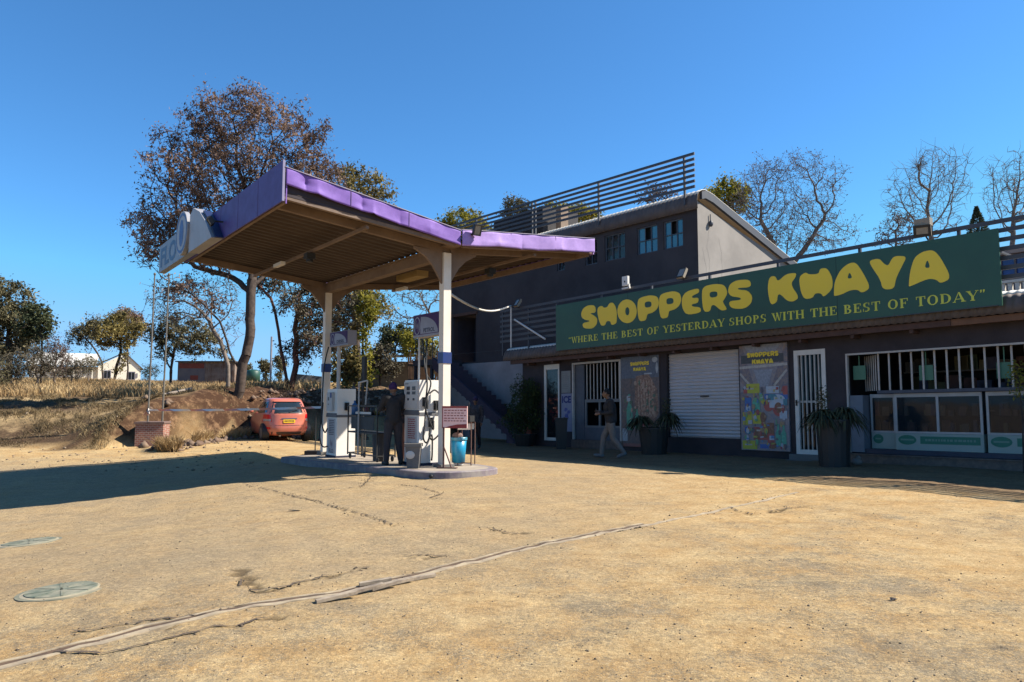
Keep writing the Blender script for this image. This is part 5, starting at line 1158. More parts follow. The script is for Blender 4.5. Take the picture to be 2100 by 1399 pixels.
# barrier stand at the far end and the striped tape
L = gq(643, 934); bst = thing('barrier_stand', L, 'thin dark barrier post on a block at the far end of the island', 'post')
m = MB(); m.tube([tuple(L+Vector((.04, 0, .03))), tuple(L+Vector((.04, 0, 1.15)))], .018, 6); m.build('post', M_black, bst)
m = MB(); m.cbox(L+Vector((0, 0, .05)), (.42, .3, .14)); m.build('block', mat('dark block', (.05, .05, .055), .9), bst)

# ================================================================ MANHOLES AND CHANNEL
def manhole(px, py, label, rr=.34):
    L = gq(px, py)-Vector((0, 0, .008)); t = thing('manhole_cover', L, label, 'manhole cover', 'tank covers in the forecourt')
    nrm = Vector((-(hz(L.x+.3, L.y)-hz(L.x-.3, L.y))/.6, -(hz(L.x, L.y+.3)-hz(L.x, L.y-.3))/.6, 1)).normalized(); q = nrm.to_track_quat('Z', 'Y').to_matrix()
    f = lambda x, y, z: tuple(L+q @ Vector((x, y, z)))
    m = MB(f); m.lathe((0, 0, 0), [(0, -.05), (rr, -.05), (rr, .010), (rr-.02, .014), (0, .014)], 40); m.build('plate', mat('dusty green grey plate', (.60, .50, .33), .9, (.40, .36, .25), 5, .9), t)
    m = MB(f)
    for k in range(6): r0 = rr*(.14+.135*k); m.lathe((0, 0, .0), [(r0, .013), (r0+.004, .020), (r0+.020, .020), (r0+.024, .013)], 40)
    for k in range(8):
        a = k*math.pi/4; m.bar((math.cos(a)*.06, math.sin(a)*.06, .019), (math.cos(a)*rr*.9, math.sin(a)*rr*.9, .019), .014, .008)
    m.build('tread_rings', mat('dull green grey metal', (.13, .17, .12), .8, (.40, .37, .26), 9, .9), t)
    m = MB(f); m.lathe((0, 0, 0), [(rr+.008, -.02), (rr+.008, .008), (rr+.03, .009), (rr+.035, -.02)], 40); m.build('rim', mat('dull green rim', (.18, .20, .14), .8, (.4, .34, .22), 6, .8), t)
manhole(60, 1113, 'round green grey tank cover, the farther one at the left picture edge', .29)
manhole(126, 1213, 'round green grey tank cover nearest the camera at lower left', .27)
chpx = [(-60, 1384), (0, 1368), (120, 1338), (200, 1318), (300, 1292), (400, 1267), (520, 1243), (600, 1232), (670, 1222), (760, 1203), (850, 1182), (930, 1160), (1000, 1146), (1100, 1121), (1200, 1101), (1280, 1086), (1350, 1072), (1430, 1056), (1500, 1040), (1560, 1027), (1630, 1011)]
ch = thing('drain_channel', gq(520, 1243), 'long dusty concrete drain channel with a dark slot crossing the forecourt', 'drain')
P = [gq(x, y) for x, y in chpx]
Q = []
for a, b in zip(P[:-1], P[1:]):
    k = max(2, int((b-a).length/.12))
    for i in range(k): Q.append(a.lerp(b, i/k))
Q.append(P[-1])
def strip(off0, off1, h0, h1, i0, i1, name, mt, wob=.012):
    m = MB(); vs = []; fs = []; k = 0
    for i in range(i0, i1):
        d = (Q[min(i+1, len(Q)-1)]-Q[max(i-1, 0)]); d.z = 0; d.normalize(); s = Vector((-d.y, d.x, 0))
        w1 = wob*math.sin(i*1.7)+wob*.7*math.sin(i*.6+1); w2 = wob*math.sin(i*2.3+2)
        for o, hh in ((off0+w1, h0-.06), (off0+w1, h0), (off1+w2, h1), (off1+w2, h1-.06)):
            p = Q[i]+s*o; vs.append((p.x, p.y, hz(p.x, p.y)+hh+.004*math.sin(i*3.1+o*9)))
        k += 1
    for i in range(k-1):
        for j in range(3): fs.append((i*4+j, i*4+j+1, i*4+j+5, i*4+j+4))
    m.add(vs, fs); return m.build(name, mt, ch, smooth=False)
nQ = len(Q); iA = int(nQ*.50); iB = int(nQ*.62)
M_conc = mat('dusty concrete kerb', (.64, .51, .33), .95, (.36, .28, .19), 6, .9, .006, 40); M_slot = mat('dark slot', (.085, .05, .03), .95, (.20, .12, .07), 9, .8)
strip(-.062, -.012, .006, .008, 0, nQ, 'front_kerb', M_conc)
strip(-.010, .040, .005, .005, 0, iB, 'slot', M_slot, .003)
strip(.042, .066, .009, .009, 0, iB, 'back_kerb', M_conc)
# broken pieces
rg = random.Random(12)
for (px, py, ln, an) in ((690, 1232, .30, .30), (742, 1219, .35, .36), (790, 1209, .22, .30), (812, 1200, .30, .45), (860, 1190, .28, .36), (770, 1200, .25, .1)):
    p = gq(px, py); m = MB(); c, s = math.cos(an+.25), math.sin(an+.25)
    a = Vector((p.x-c*ln/2, p.y-s*ln/2, hz(p.x, p.y)+.015)); b = Vector((p.x+c*ln/2, p.y+s*ln/2, hz(p.x, p.y)+rg.uniform(.02, .06)))
    m.bar(a, b, .05, .022); m.build('broken_strip', mat('pale broken strip', (.60, .48, .34), .9, (.26, .20, .15), 8, .9), ch)

# jagged cracks of dark earth in the worn surface
rgc = np.random.default_rng(17); mk = MB()
for ci, c in enumerate(CRACKS):
    Pc = [gq(a, b) for a, b in c]; pts = []
    for a, b in zip(Pc[:-1], Pc[1:]):
        k = max(2, int((b-a).length/.05)); d = (b-a); d.z = 0; d.normalize(); sd = Vector((-d.y, d.x, 0))
        for i in range(k): pts.append((a.lerp(b, i/k)+sd*rgc.normal(0, .018), sd))
    run = 0
    for i in range(len(pts)-1):
        if rgc.uniform() < .12: run = 3 if rgc.uniform() < .5 else 0
        if run > 0: run -= 1; continue
        (p, sd), (q, s2) = pts[i], pts[i+1]; w0, w1 = rgc.uniform(.003, .017), rgc.uniform(.003, .017)
        vs = [p-sd*w0, q-s2*w1, q+s2*w1, p+sd*w0]; mk.add([(v.x, v.y, hz(v.x, v.y)+.010) for v in vs], [(0, 1, 2, 3)])
o = mk.build('ground_cracks', mat('dark crack earth', (.16, .11, .07), 1., (.10, .07, .05), 20, .9)); o['kind'] = 'structure'
# ================================================================ PEOPLE
SKIN = mat('brown skin', (.30, .155, .095), .5, (.24, .12, .07), 12, .4)
def person(loc, heading, label, J, top_m, leg_m, shoe_m, cap=None, skirt=False, extra=None, sc=1., bare=False, hair=True, group=None):
    """J: joints in body space, x to the person's left, y forward, z up"""
    L = Vector(loc); ca, sa = math.cos(heading), math.sin(heading)
    def f(x, y, z): return (L.x+(ca*x-sa*y)*sc, L.y+(sa*x+ca*y)*sc, L.z+z*sc)
    t = thing('person', L, label, 'person', group)
    def put(mb, nm, mt, vox, it=3, par=t):
        me = remesh(mb, vox, it); me.name = nm; me.transform(Matrix.Translation(-L)); me.materials.clear(); me.materials.append(mt)
        o = bpy.data.objects.new(nm, me); link(o, par); return o
    hd = Vector(J['head']); nk = Vector(J['neck']); ch_ = Vector(J['chest']); pv = Vector(J['pelvis'])
    fw = Vector(J.get('face', (0, 1, 0))).normalized()
    b = MB(f)
    b.ell(hd, (.074, .095, .112)); b.ell(hd+fw*.02+Vector((0, 0, -.06)), (.055, .065, .055)); b.cap(nk, hd+Vector((0, 0, -.06)), .055, .05)
    b.ell(hd+fw*.098+Vector((0, 0, -.015)), (.016, .022, .024)); b.ell(hd+fw*.088+Vector((0, 0, -.055)), (.026, .012, .012))
    sd = Vector((-fw.y, fw.x, 0))
    for s in (-1, 1): b.ell(hd+sd*s*.076, (.014, .022, .032)); b.ell(hd+fw*.082+sd*s*.032+Vector((0, 0, .028)), (.02, .012, .01))
    b.cap(ch_, nk, .10, .06); b.cap(pv, ch_, .12, .13)
    for s, q in ((1, 'l'), (-1, 'r')):
        sh, el, wr = (Vector(J[k+q]) for k in ('sh', 'el', 'wr')); hp, kn, an = (Vector(J[k+q]) for k in ('hp', 'kn', 'an'))
        b.cap(ch_+Vector((0, 0, .08)), sh, .07, .055); b.cap(sh, el, .048, .038); b.cap(el, wr, .038, .026)
        b.cap(pv, hp, .10, .085); b.cap(hp, kn, .082, .055); b.cap(kn, an, .054, .036)
        toe = Vector(J['to'+q]); b.cap(an-Vector((0, 0, .04)), toe, .04, .032)
        d = (wr-el).normalized(); side = Vector((s, 0, 0)); side = (side-d*side.dot(d)).normalized(); cu = d.cross(side)
        if cu.y < 0: cu = -cu
        palm = wr+d*.075; b.cap(wr, palm, .027, .034)
        for k in range(4):
            r0 = palm+(cu*(k-1.5))*.019+d*.01; ln = (.062, .074, .070, .055)[k]; bend = -side*.012
            b.cap(r0, r0+d*ln*.55, .0095, .009); b.cap(r0+d*ln*.55, r0+d*ln+bend*(1+.3*k), .009, .0075)
        b.cap(wr+d*.03+cu*.022, wr+d*.065+cu*.055-side*.01, .012, .009)
    put(b, 'body', SKIN, .0095, 2)
    b = MB(f); b.ell(hd+Vector((0, 0, 0))+fw*.0, (.02, .02, .02))
    # shirt or jacket
    b = MB(f); b.cap(pv+Vector((0, 0, .02)), ch_, .155, .165); b.cap(ch_, nk+Vector((0, 0, -.03)), .15, .075)
    for s, q in ((1, 'l'), (-1, 'r')):
        sh, el, wr = (Vector(J[k+q]) for k in ('sh', 'el', 'wr')); hp = Vector(J['hp'+q])
        b.cap(ch_+Vector((0, 0, .06)), sh, .10, .075); b.cap(sh, el, .072, .058); b.cap(el, wr-(wr-el)*.06, .056, .042); b.cap(pv, hp+Vector((0, 0, .02)), .13, .11)
    put(b, 'jacket', top_m, .015, 4)
    b = MB(f)
    for s, q in ((1, 'l'), (-1, 'r')):
        hp, kn, an = (Vector(J[k+q]) for k in ('hp', 'kn', 'an'))
        b.cap(pv, hp, .125, .105); b.cap(hp, kn, .105, .078); b.cap(kn, an+(kn-an)*.05, .076, .058)
    put(b, 'trousers', leg_m, .014, 4)
    for q in 'lr':
        an, toe = Vector(J['an'+q]), Vector(J['to'+q]); b = MB(f); b.cap(an-Vector((0, 0, .045))-(toe-an)*.15, toe, .05, .042); b.cap(an, an-Vector((0, 0, .04)), .05, .05)
        put(b, 'shoe', shoe_m, .011, 2)
    b = MB(f)
    if cap: b.ell(hd+Vector((0, 0, .04)), (.092, .11, .095)); b.ell(hd+Vector((0, 0, .10))-fw*.03, (.07, .075, .05)); put(b, 'cap', cap, .011, 3)
    elif hair: b.ell(hd+Vector((0, 0, .035))-fw*.018, (.083, .092, .098)); put(b, 'hair', mat('black hair', (.012, .010, .010), .9, None, 40), .011, 2)
    for s in (-1, 1):
        m = MB(f); m.ell(hd+fw*.089+sd*s*.031+Vector((0, 0, .008)), (.011, .006, .006)); m.build('eye', M_black, t)
    if extra: extra(f, t)
    return t
def pose(**kw):
    J = dict(pelvis=(0, 0, .93), chest=(0, .01, 1.27), neck=(0, .01, 1.45), head=(0, .03, 1.60), shl=(.185, 0, 1.40), shr=(-.185, 0, 1.40), ell=(.23, -.03, 1.12), elr=(-.23, -.03, 1.12),
             wrl=(.22, .06, .88), wrr=(-.22, .06, .88), hpl=(.09, 0, .88), hpr=(-.09, 0, .88), knl=(.10, .03, .49), knr=(-.10, .03, .49), anl=(.10, -.02, .09), anr=(-.10, -.02, .09), tol=(.12, .14, .045), tor=(-.12, .14, .045))
    J.update(kw); return J
M_bk = mat('black cloth', (.022, .020, .022), .9, (.05, .045, .045), 9, .9, .012, 13)
# walking man: heading to the left of the picture
p = gq(1254, 940)
walk = pose(head=(0, .11, 1.60), neck=(0, .05, 1.46), chest=(0, .03, 1.27), knl=(.09, .19, .51), anl=(.09, .25, .09), tol=(.10, .41, .055), knr=(-.09, -.05, .49), anr=(-.09, -.31, .15), tor=(-.09, -.17, .045),
            elr=(-.22, -.02, 1.13), wrr=(-.16, .25, 1.10), ell=(.21, .0, 1.12), wrl=(.13, .26, 1.14))
def phone(f, t): m = MB(f); m.box(-.03, .05, .36, .38, 1.09, 1.22); m.build('phone', M_black, t)
hdg = math.atan2(1, 0)  # placeholder
def head_to(dx, dy): return math.atan2(-dx, dy)
M_gtr = mat('grey trousers', (.30, .26, .23), .9, (.22, .19, .17), 6, .5, .004, 18)
person((p.x, p.y, hz(p.x, p.y)+.0), head_to(-.95, .15), 'man in black jacket and grey trousers walking left past the shop entrance', walk, M_bk, M_gtr, mat('pale soled shoes', (.06, .06, .06), .7, (.3, .3, .3), 9), extra=phone, sc=1.02)
# attendant by the rack, back to the camera
zi2 = itop(-1.7)
p = at(806, 946, 14.75); p.z = zi2
atd = pose(head=(0, .10, 1.56), neck=(0, .05, 1.42), chest=(0, .02, 1.24), elr=(-.27, .08, 1.14), wrr=(-.14, .30, 1.16), ell=(.26, .06, 1.14), wrl=(.14, .30, 1.14), knl=(.11, .04, .49), knr=(-.13, -.02, .49), anl=(.15, -.03, .09), anr=(-.15, -.06, .09), tol=(.18, .12, .045), tor=(-.18, .10, .045))
M_dgt = mat('dark grey work trousers', (.080, .062, .062), .9, (.045, .04, .045), 7, .5, .004, 18)
person(p, head_to(-.35, .9), 'attendant in black top and purple cap standing with back turned between the pumps', atd, M_bk, M_dgt, mat('brown boots', (.06, .04, .03), .7), cap=mat('purple knit cap', (.07, .02, .13), .9, (.05, .015, .10), 20, .8))
q = p+Vector((.22, .55, 0)); q.z = zi2
person(q, head_to(.3, -.9), 'person in salmon trousers mostly hidden behind the attendant', pose(wrl=(.12, .28, 1.10), wrr=(-.12, .28, 1.10)), mat('dark grey pink top', (.10, .06, .06), .9), mat('salmon trousers', (.48, .22, .15), .9, None, 5), mat('brown boots', (.06, .04, .03), .7), sc=.95)
# woman near the stair
p = gq(975, 922)
M_pat = mat('dark speckled cloth', (.02, .02, .03), .9, (.10, .09, .10), 22, 1.)
person((p.x, p.y, hz(p.x, p.y)), head_to(-.2, -.98), 'person in dark speckled top and purple hat walking beside the staircase', pose(knl=(.08, .16, .50), anl=(.07, .14, .10), tol=(.08, .3, .05), knr=(-.08, -.06, .49), anr=(-.07, -.26, .14), tor=(-.08, -.12, .05)), M_pat, mat('dark brown leggings', (.05, .03, .03), .9), M_black, cap=mat('violet hat', (.05, .02, .08), .9), sc=.97)

# ================================================================ CAR
def car(loc, fwd, label):
    L = Vector(loc); fx = Vector((fwd[0], fwd[1], 0)).normalized(); rx = Vector((fx.y, -fx.x, 0))
    def f(x, y, z): q = L+rx*x+fx*y; return (q.x, q.y, L.z+z)
    t = thing('parked_car', L, label, 'car')
    zs = [.20, .26, .36, .50, .62, .76, .88, .94, .98, 1.06, 1.18, 1.30, 1.40, 1.455, 1.49, 1.505]
    yr = [.14, .04, .0, .0, .03, .06, .07, .08, .10, .15, .23, .32, .42, .52, .70, 1.0]
    yf = [3.56, 3.66, 3.70, 3.71, 3.70, 3.62, 3.40, 3.12, 2.86, 2.66, 2.42, 2.18, 1.98, 1.84, 1.66, 1.4]
    hw = [.70, .76, .80, .815, .82, .815, .80, .785, .765, .735, .69, .645, .60, .565, .50, .36]
    rc_ = [.22, .24, .26, .27, .28, .28, .28, .27, .26, .25, .25, .26, .28, .30, .34, .34]
    N = 44
    def sec(i, off=0.):
        a, b, h, r = yr[i]-off, yf[i]+off, hw[i]+off, rc_[i]; out = []
        e = 3.3 if zs[i] < 1.4 else 2.8
        cy, ry = (a+b)/2, (b-a)/2
        for k in range(N):
            q = 2*math.pi*k/N+math.pi/2*0; c, s = math.cos(q), math.sin(q)
            ex = 2/4.2 if s < 0 else 2/2.9
            out.append((h*math.copysign(abs(c)**(2/3.6), c), cy+ry*math.copysign(abs(s)**ex, s), zs[i]))
        return out
    PAINT = mat('faded salmon red car paint', (.58, .14, .085), .32, (.60, .20, .13), 1.6, .5, coat=.5, k=.8)
    m = MB(f); vs = []
    for i in range(len(zs)): vs += sec(i)
    K = len(zs); fs = [(i*N+k, i*N+(k+1) % N, (i+1)*N+(k+1) % N, (i+1)*N+k) for i in range(K-1) for k in range(N)]
    fs += [tuple(range(N))[::-1], tuple((K-1)*N+k for k in range(N))]
    m.add(vs, fs); m.build('body', PAINT, t, smooth=True)
    def rearY(z): return np.interp(z, zs, yr)
    def halfw(z): return np.interp(z, zs, hw)
    def yat(x, z, off=.006):             # rear surface of the body at x
        h = halfw(z); a, b = rearY(z), np.interp(z, zs, yf); c = min(abs(x)/h, .999)
        s = (1-c**3.6)**(1/4.2); return (a+b)/2-(b-a)/2*s-off
    def rpatch(nm, pts, mt, par, off=.008, n=8):  # patch on the rear: pts as 4 corners (x,z): bl br tr tl
        vs = []; fs = []
        for i in range(n+1):
            for j in range(n+1):
                u, v = i/n, j/n
                x = (pts[0][0]*(1-u)+pts[1][0]*u)*(1-v)+(pts[3][0]*(1-u)+pts[2][0]*u)*v; z = (pts[0][1]*(1-u)+pts[1][1]*u)*(1-v)+(pts[3][1]*(1-u)+pts[2][1]*u)*v
                vs.append((x, yat(x, z, off), z))
        for i in range(n):
            for j in range(n): fs.append((i*(n+1)+j, (i+1)*(n+1)+j, (i+1)*(n+1)+j+1, i*(n+1)+j+1))
        m = MB(f); m.add(vs, fs); return m.build(nm, mt, par, smooth=True)
    G = mat('car window glass', (.02, .03, .035), .06, (.04, .05, .05), 1.5, .5, spec=.9)
    w_ = rpatch('rear_window', [(-.60, 1.0), (.60, 1.0), (.47, 1.37), (-.47, 1.37)], G, t)
    rpatch('window_seal', [(-.63, .965), (.63, .965), (.63, .998), (-.63, .998)], M_black, w_, .007)
    RED = mat('tail lamp red', (.60, .015, .02), .15, (.40, .01, .015), 6, .5, k=1); WHT = mat('tail lamp clear', (.62, .55, .50), .12)
    for s in (-1, 1):
        l_ = rpatch('tail_light', [(s*.57, .68), (s*.785, .68), (s*.755, .93), (s*.60, .93)], RED, t, .016)
        rpatch('clear_lens', [(s*.60, .69), (s*.775, .69), (s*.77, .775), (s*.59, .775)], WHT, l_, .020)
        rpatch('reflector', [(s*.60, .42), (s*.74, .42), (s*.74, .50), (s*.62, .50)], RED, t, .012)
    pl2 = rpatch('number_plate', [(-.20, .64), (.20, .64), (.20, .755), (-.20, .755)], mat('yellow number plate', (.80, .48, .01), .4, k=.9), t, .022, 2)
    m = MB(f); rr = random.Random(1); x = -.16
    for k in range(7): m.box(x, x+.028, yat(0, .70, .027), yat(0, .70, .026), .67, .725); x += .047
    m.build('plate_characters', M_black, pl2)
    rpatch('plate_recess', [(-.27, .765), (.27, .765), (.27, .80), (-.27, .80)], mat('chrome strip', (.5, .42, .4), .2, metal=.8), t, .014, 3)
    rpatch('lower_bumper', [(-.74, .225), (.74, .225), (.76, .33), (-.76, .33)], mat('dark bumper skirt', (.10, .04, .035), .6), t, .010)
    rpatch('hatch_seam', [(-.60, .545), (.60, .545), (.60, .556), (-.60, .556)], M_black, t, .006)
    rpatch('spoiler', [(-.46, 1.375), (.46, 1.375), (.45, 1.42), (-.45, 1.42)], PAINT, t, .05, 5)
    m = MB(f); m.bar((.0, yat(0, 1.0, .03), 1.0), (.30, yat(.3, 1.08, .03), 1.10), .018); m.build('rear_wiper', M_black, t)
    def spatch(nm, s, pts, mt, par, off=.006, n=6):
        vs = []; fs = []
        for i in range(n+1):
            for j in range(n+1):
                u, v = i/n, j/n
                y = (pts[0][0]*(1-u)+pts[1][0]*u)*(1-v)+(pts[3][0]*(1-u)+pts[2][0]*u)*v; z = (pts[0][1]*(1-u)+pts[1][1]*u)*(1-v)+(pts[3][1]*(1-u)+pts[2][1]*u)*v
                a, b = rearY(z), np.interp(z, zs, yf); cy, ry = (a+b)/2, (b-a)/2; q = (y-cy)/ry; ex = 4.2 if q < 0 else 2.9
                h = halfw(z)*(1-min(abs(q), .999)**ex)**(1/3.6); vs.append((s*(h+off), y, z))
        for i in range(n):
            for j in range(n): fs.append((i*(n+1)+j, (i+1)*(n+1)+j, (i+1)*(n+1)+j+1, i*(n+1)+j+1))
        m = MB(f); m.add(vs, fs); return m.build(nm, mt, par, smooth=True)
    for s in (-1, 1):
        spatch('side_window', s, [(.42, 1.0), (.95, .97), (.98, 1.36), (.62, 1.36)], G, t); spatch('side_window', s, [(1.0, .97), (1.78, .95), (1.70, 1.37), (1.03, 1.37)], G, t); spatch('side_window', s, [(1.84, .95), (2.55, .95), (2.02, 1.33), (1.78, 1.36)], G, t)
        spatch('door_seam', s, [(1.80, .35), (1.815, .35), (1.815, .94), (1.80, .94)], M_black, t); spatch('door_seam', s, [(.98, .55), (.992, .55), (.992, .95), (.98, .95)], M_black, t)
        m = MB(f); m.ell((s*.86, 2.35, 1.02), (.09, .05, .065)); m.build('mirror', PAINT, t, smooth=True)
        for y in (.62, 3.0):
            m = MB(f); m.tube([(s*.62, y, .29), (s*.825, y, .29)], .33, 20); m.build('wheel_arch', M_black, t)
            m = MB(f); m.tube([(s*.60, y, .285), (s*.63, y, .285), (s*.80, y, .285), (s*.835, y, .285)], [.26, .285, .285, .265], 24); w_ = m.build('wheel', M_black, t)
            m = MB(f); m.tube([(s*.836, y, .285), (s*.842, y, .285)], [.185, .17], 20); m.build('rim', mat('dusty wheel cover', (.34, .31, .28), .4, (.16, .15, .14), 20, .9), w_)
    m = MB(f); m.tube([(-.3, .06, .20), (-.3, .25, .20)], .03, 8); m.build('exhaust', M_beam, t)
    return t
p = gq(592, 906); fw_ = at(592, 800, 10); az = math.atan2(fw_.x, fw_.y)-R_(13)
car((p.x, p.y+.05, hz(p.x, p.y)), (math.sin(az), math.cos(az)), 'faded salmon red hatchback with yellow number plate parked beside the bank')

# ================================================================ PLANTS IN POTS
L_dk = leafmat('dark green leaves', (.022, .035, .012), (.05, .075, .02), (.11, .13, .035))
L_wilt = leafmat('dull dry green fronds', (.022, .028, .014), (.06, .065, .028), (.13, .12, .055), .15)
L_yg = leafmat('yellow green leaves', (.10, .11, .02), (.24, .24, .04), (.42, .36, .07), .35)
M_bark = mat('brown bark', (.11, .075, .055), .95, (.05, .033, .025), 9, .9, .02, 14)
M_barkp = mat('pale bark', (.30, .23, .16), .95, (.13, .095, .07), 7, .9, .02, 12)
M_barkg = mat('grey bark', (.34, .27, .22), .95, (.17, .135, .11), 8, .9, .02, 12)
M_pot = mat('black plastic pot', (.02, .02, .022), .55, (.035, .033, .03), 6, .6)
def fronds(name, base, n, ln, wd, mt, parent, seed, rise=.7, droop=1.4, up0=1.1):
    rg = np.random.default_rng(seed); V = []; Fq = []; rn = []; b0 = Vector(base)
    for i in range(n):
        a = rg.uniform(0, 2*math.pi); L = ln*rg.uniform(.6, 1.15); el = rg.uniform(.25, up0); d = Vector((math.cos(a), math.sin(a), 0)); s = Vector((-d.y, d.x, 0))
        o = b0+Vector((rg.normal(0, .04), rg.normal(0, .04), rg.uniform(-.03, .08))); K = 7; n0 = len(V); c = rg.uniform(0, 1)
        for k in range(K+1):
            u = k/K; q = o+d*(L*u*math.cos(el))+Vector((0, 0, L*(math.sin(el)*u-droop*.5*u*u))); w_ = wd*(math.sin(math.pi*min(u*.9+.1, 1))**.6)*.5+.001
            V += [tuple(q-s*w_), tuple(q+s*w_)]; rn += [c, c]
        Fq += [(n0+2*k, n0+2*k+1, n0+2*k+3, n0+2*k+2) for k in range(K)]
    wl = parent.location
    return npmesh(name, np.array(V)-np.array(wl), np.array(Fq), mt, parent, rnd=np.array(rn))
def bush(name, c, r, n, size, mt, parent, seed, asp=.4, droop=.2, base=None):
    rg = np.random.default_rng(seed); d = rg.normal(size=(n, 3)); d /= np.linalg.norm(d, axis=1, keepdims=True)
    C = np.array(c)+d*np.array(r)*(rg.uniform(0, 1, (n, 1))**.45)*(1+.22*np.sin(d[:, :1]*5+seed)*np.sin(d[:, 2:3]*6+seed*2))
    V, Fq = quads(C, size, asp, rg, droop); rn = np.clip(.5+.3*np.sin(C[:, 0]*5)*np.sin(C[:, 2]*6)+rg.normal(0, .2, n), 0, 1)
    return npmesh(name, V-np.array(parent.location), Fq, mt, parent, rnd=np.repeat(rn, 4))
def potted(px, py, label, r0, r1, h, kind, seed, group=None, dy=0, shape=16):
    p = gq(px, py); L = Vector((p.x, p.y+dy, hz(p.x, p.y+dy))); t = thing('potted_plant', L, label, 'potted plant', group)
    m = MB(); m.lathe(L, [(0, -.05), (r0, -.05), (r0, .0), (r1, h-.04), (r1+.02, h-.04), (r1+.02, h), (r1-.03, h), (r1-.04, h-.06), (0, h-.06)], shape); m.build('pot', M_pot, t)
    return t, L
t, L = potted(1076, 915, 'large conical green bush in a black pot at the left corner of the shop', .30, .40, .42, 'bush', 1)
m = MB(); m.tube([tuple(L+Vector((0, 0, .3))), tuple(L+Vector((.03, 0, 1.4))), tuple(L+Vector((0, .05, 2.3)))], [.04, .03, .01], 6)
for k in range(14): a = k*2.4; m.tube([tuple(L+Vector((0, 0, .5+k*.12))), tuple(L+Vector((math.cos(a)*.4, math.sin(a)*.4, .75+k*.12)))], [.014, .004], 4)
m.build('stem', M_bark, t)
bush('foliage', L+Vector((-.05, 0, .95)), (.80, .7, .68), 3600, .085, L_dk, t, 3, .35); bush('foliage', L+Vector((.0, 0, 1.65)), (.55, .5, .80), 3000, .085, L_dk, t, 4, .35); bush('foliage', L+Vector((.38, -.05, 1.75)), (.22, .22, .45), 500, .08, L_dk, t, 5)
t, L = potted(1151, 921, 'slim square black pot in front of the ice sign', .21, .27, .98, 'x', 2, shape=4)
fronds('foliage', L+Vector((0, 0, .95)), 12, .22, .03, L_wilt, t, 8)
t, L = potted(1343, 932, 'drooping plant in a dark pot in front of the meat poster', .34, .42, .72, 'frond', 3, 'drooping plants in tall dark pots', .1)
fronds('foliage', L+Vector((-.35, 0, .86)), 170, .62, .035, L_wilt, t, 11, up0=1.2, droop=1.9); fronds('foliage', L+Vector((.42, 0, .92)), 190, .66, .035, L_wilt, t, 12, up0=1.3, droop=1.9); bush('foliage', L+Vector((.35, 0, 1.25)), (.16, .16, .35), 260, .06, L_wilt, t, 13)
t, L = potted(1716, 958, 'drooping plant in the tallest black pot right of the white barred door', .30, .34, .98, 'frond', 4, 'drooping plants in tall dark pots', .1)
fronds('foliage', L+Vector((-.22, 0, 1.0)), 210, .60, .035, L_wilt, t, 14, up0=1.3, droop=2.0); fronds('foliage', L+Vector((.26, 0, 1.05)), 210, .58, .035, L_wilt, t, 15, up0=1.3, droop=2.1)
bush('foliage', L+Vector((-.20, 0, 1.40)), (.15, .15, .30), 300, .055, L_wilt, t, 16)
m = MB(); p = gq(1757, 955); m.ell((p.x, p.y, hz(p.x, p.y)+.07), (.12, .10, .08)); m.ell((p.x+.03, p.y-.02, hz(p.x, p.y)+.16), (.05, .05, .05)); m.top('pale_stone', mat('pale stone', (.36, .30, .26), .9), p, 'small pale rounded stone beside the tallest pot', 'stone', smooth=True)
x, z = spx(2088, 760, .5); L = Vector(SP(x, -.5, 0)); L.z = hz(L.x, L.y)
t = thing('young_tree', L, 'slender yellow green plant in front of the window at the right picture edge', 'plant')
m = MB(); m.tube([tuple(L), tuple(L+Vector((.03, 0, 1.0))), tuple(L+Vector((-.02, 0, 2.0)))], [.02, .015, .006], 6); m.build('stem', M_bark, t)
bush('foliage', L+Vector((0, 0, 1.75)), (.22, .22, .42), 300, .07, L_yg, t, 21)
m = MB(); p = gq(1097, 893); L = Vector(SP(-9.9, -.35, 0)); L.z = hz(L.x, L.y)
m.lathe(L, [(0, 0), (.16, .0), (.14, .30), (.08, .62), (.0, .70)], 14); m.top('orange_cone', mat('dull orange plastic', (.40, .08, .03), .6, (.28, .06, .03), 5), L, 'dull orange traffic cone half hidden behind the conical bush', 'cone', smooth=True)
m = MB(); L = Vector(SP(-10.2, -.3, 0)); L.z = hz(L.x, L.y); m.box(L.x-.25, L.x+.25, L.y-.05, L.y+.05, L.z+.9, L.z+1.35); m.tube([(L.x, L.y, L.z), (L.x, L.y, L.z+1.3)], .03, 6); m.top('white_board', mat('grey white paper', (.42, .42, .40), .8), L, 'small white board on a post behind the conical bush', 'board')

# ================================================================ LEFT BACKGROUND
def ground_at(px, Y): c = at(px, 700, Y); return Vector((c.x, Y, hz(c.x, Y)))
# brick pedestal and two flagpoles
p = gq(300, 916); L = Vector((p.x, p.y+.35, hz(p.x, p.y)-.05)); a0 = R_(12)
fb = lambda x, y, z: (L.x+math.cos(a0)*x-math.sin(a0)*y, L.y+math.sin(a0)*x+math.cos(a0)*y, L.z+z)
bm_ = bpy.data.materials.new('red brick'); bm_.use_nodes = True; T = bm_.node_tree; bk_ = T.nodes.new('ShaderNodeTexBrick'); tc = T.nodes.new('ShaderNodeTexCoord'); mp_ = T.nodes.new('ShaderNodeMapping'); mp_.inputs['Rotation'].default_value = (math.pi/2, 0, 0)
bk_.inputs['Scale'].default_value = 4.2; bk_.inputs['Color1'].default_value = (.26, .095, .065, 1); bk_.inputs['Color2'].default_value = (.17, .07, .055, 1); bk_.inputs['Mortar'].default_value = (.30, .24, .19, 1); bk_.inputs['Mortar Size'].default_value = .03
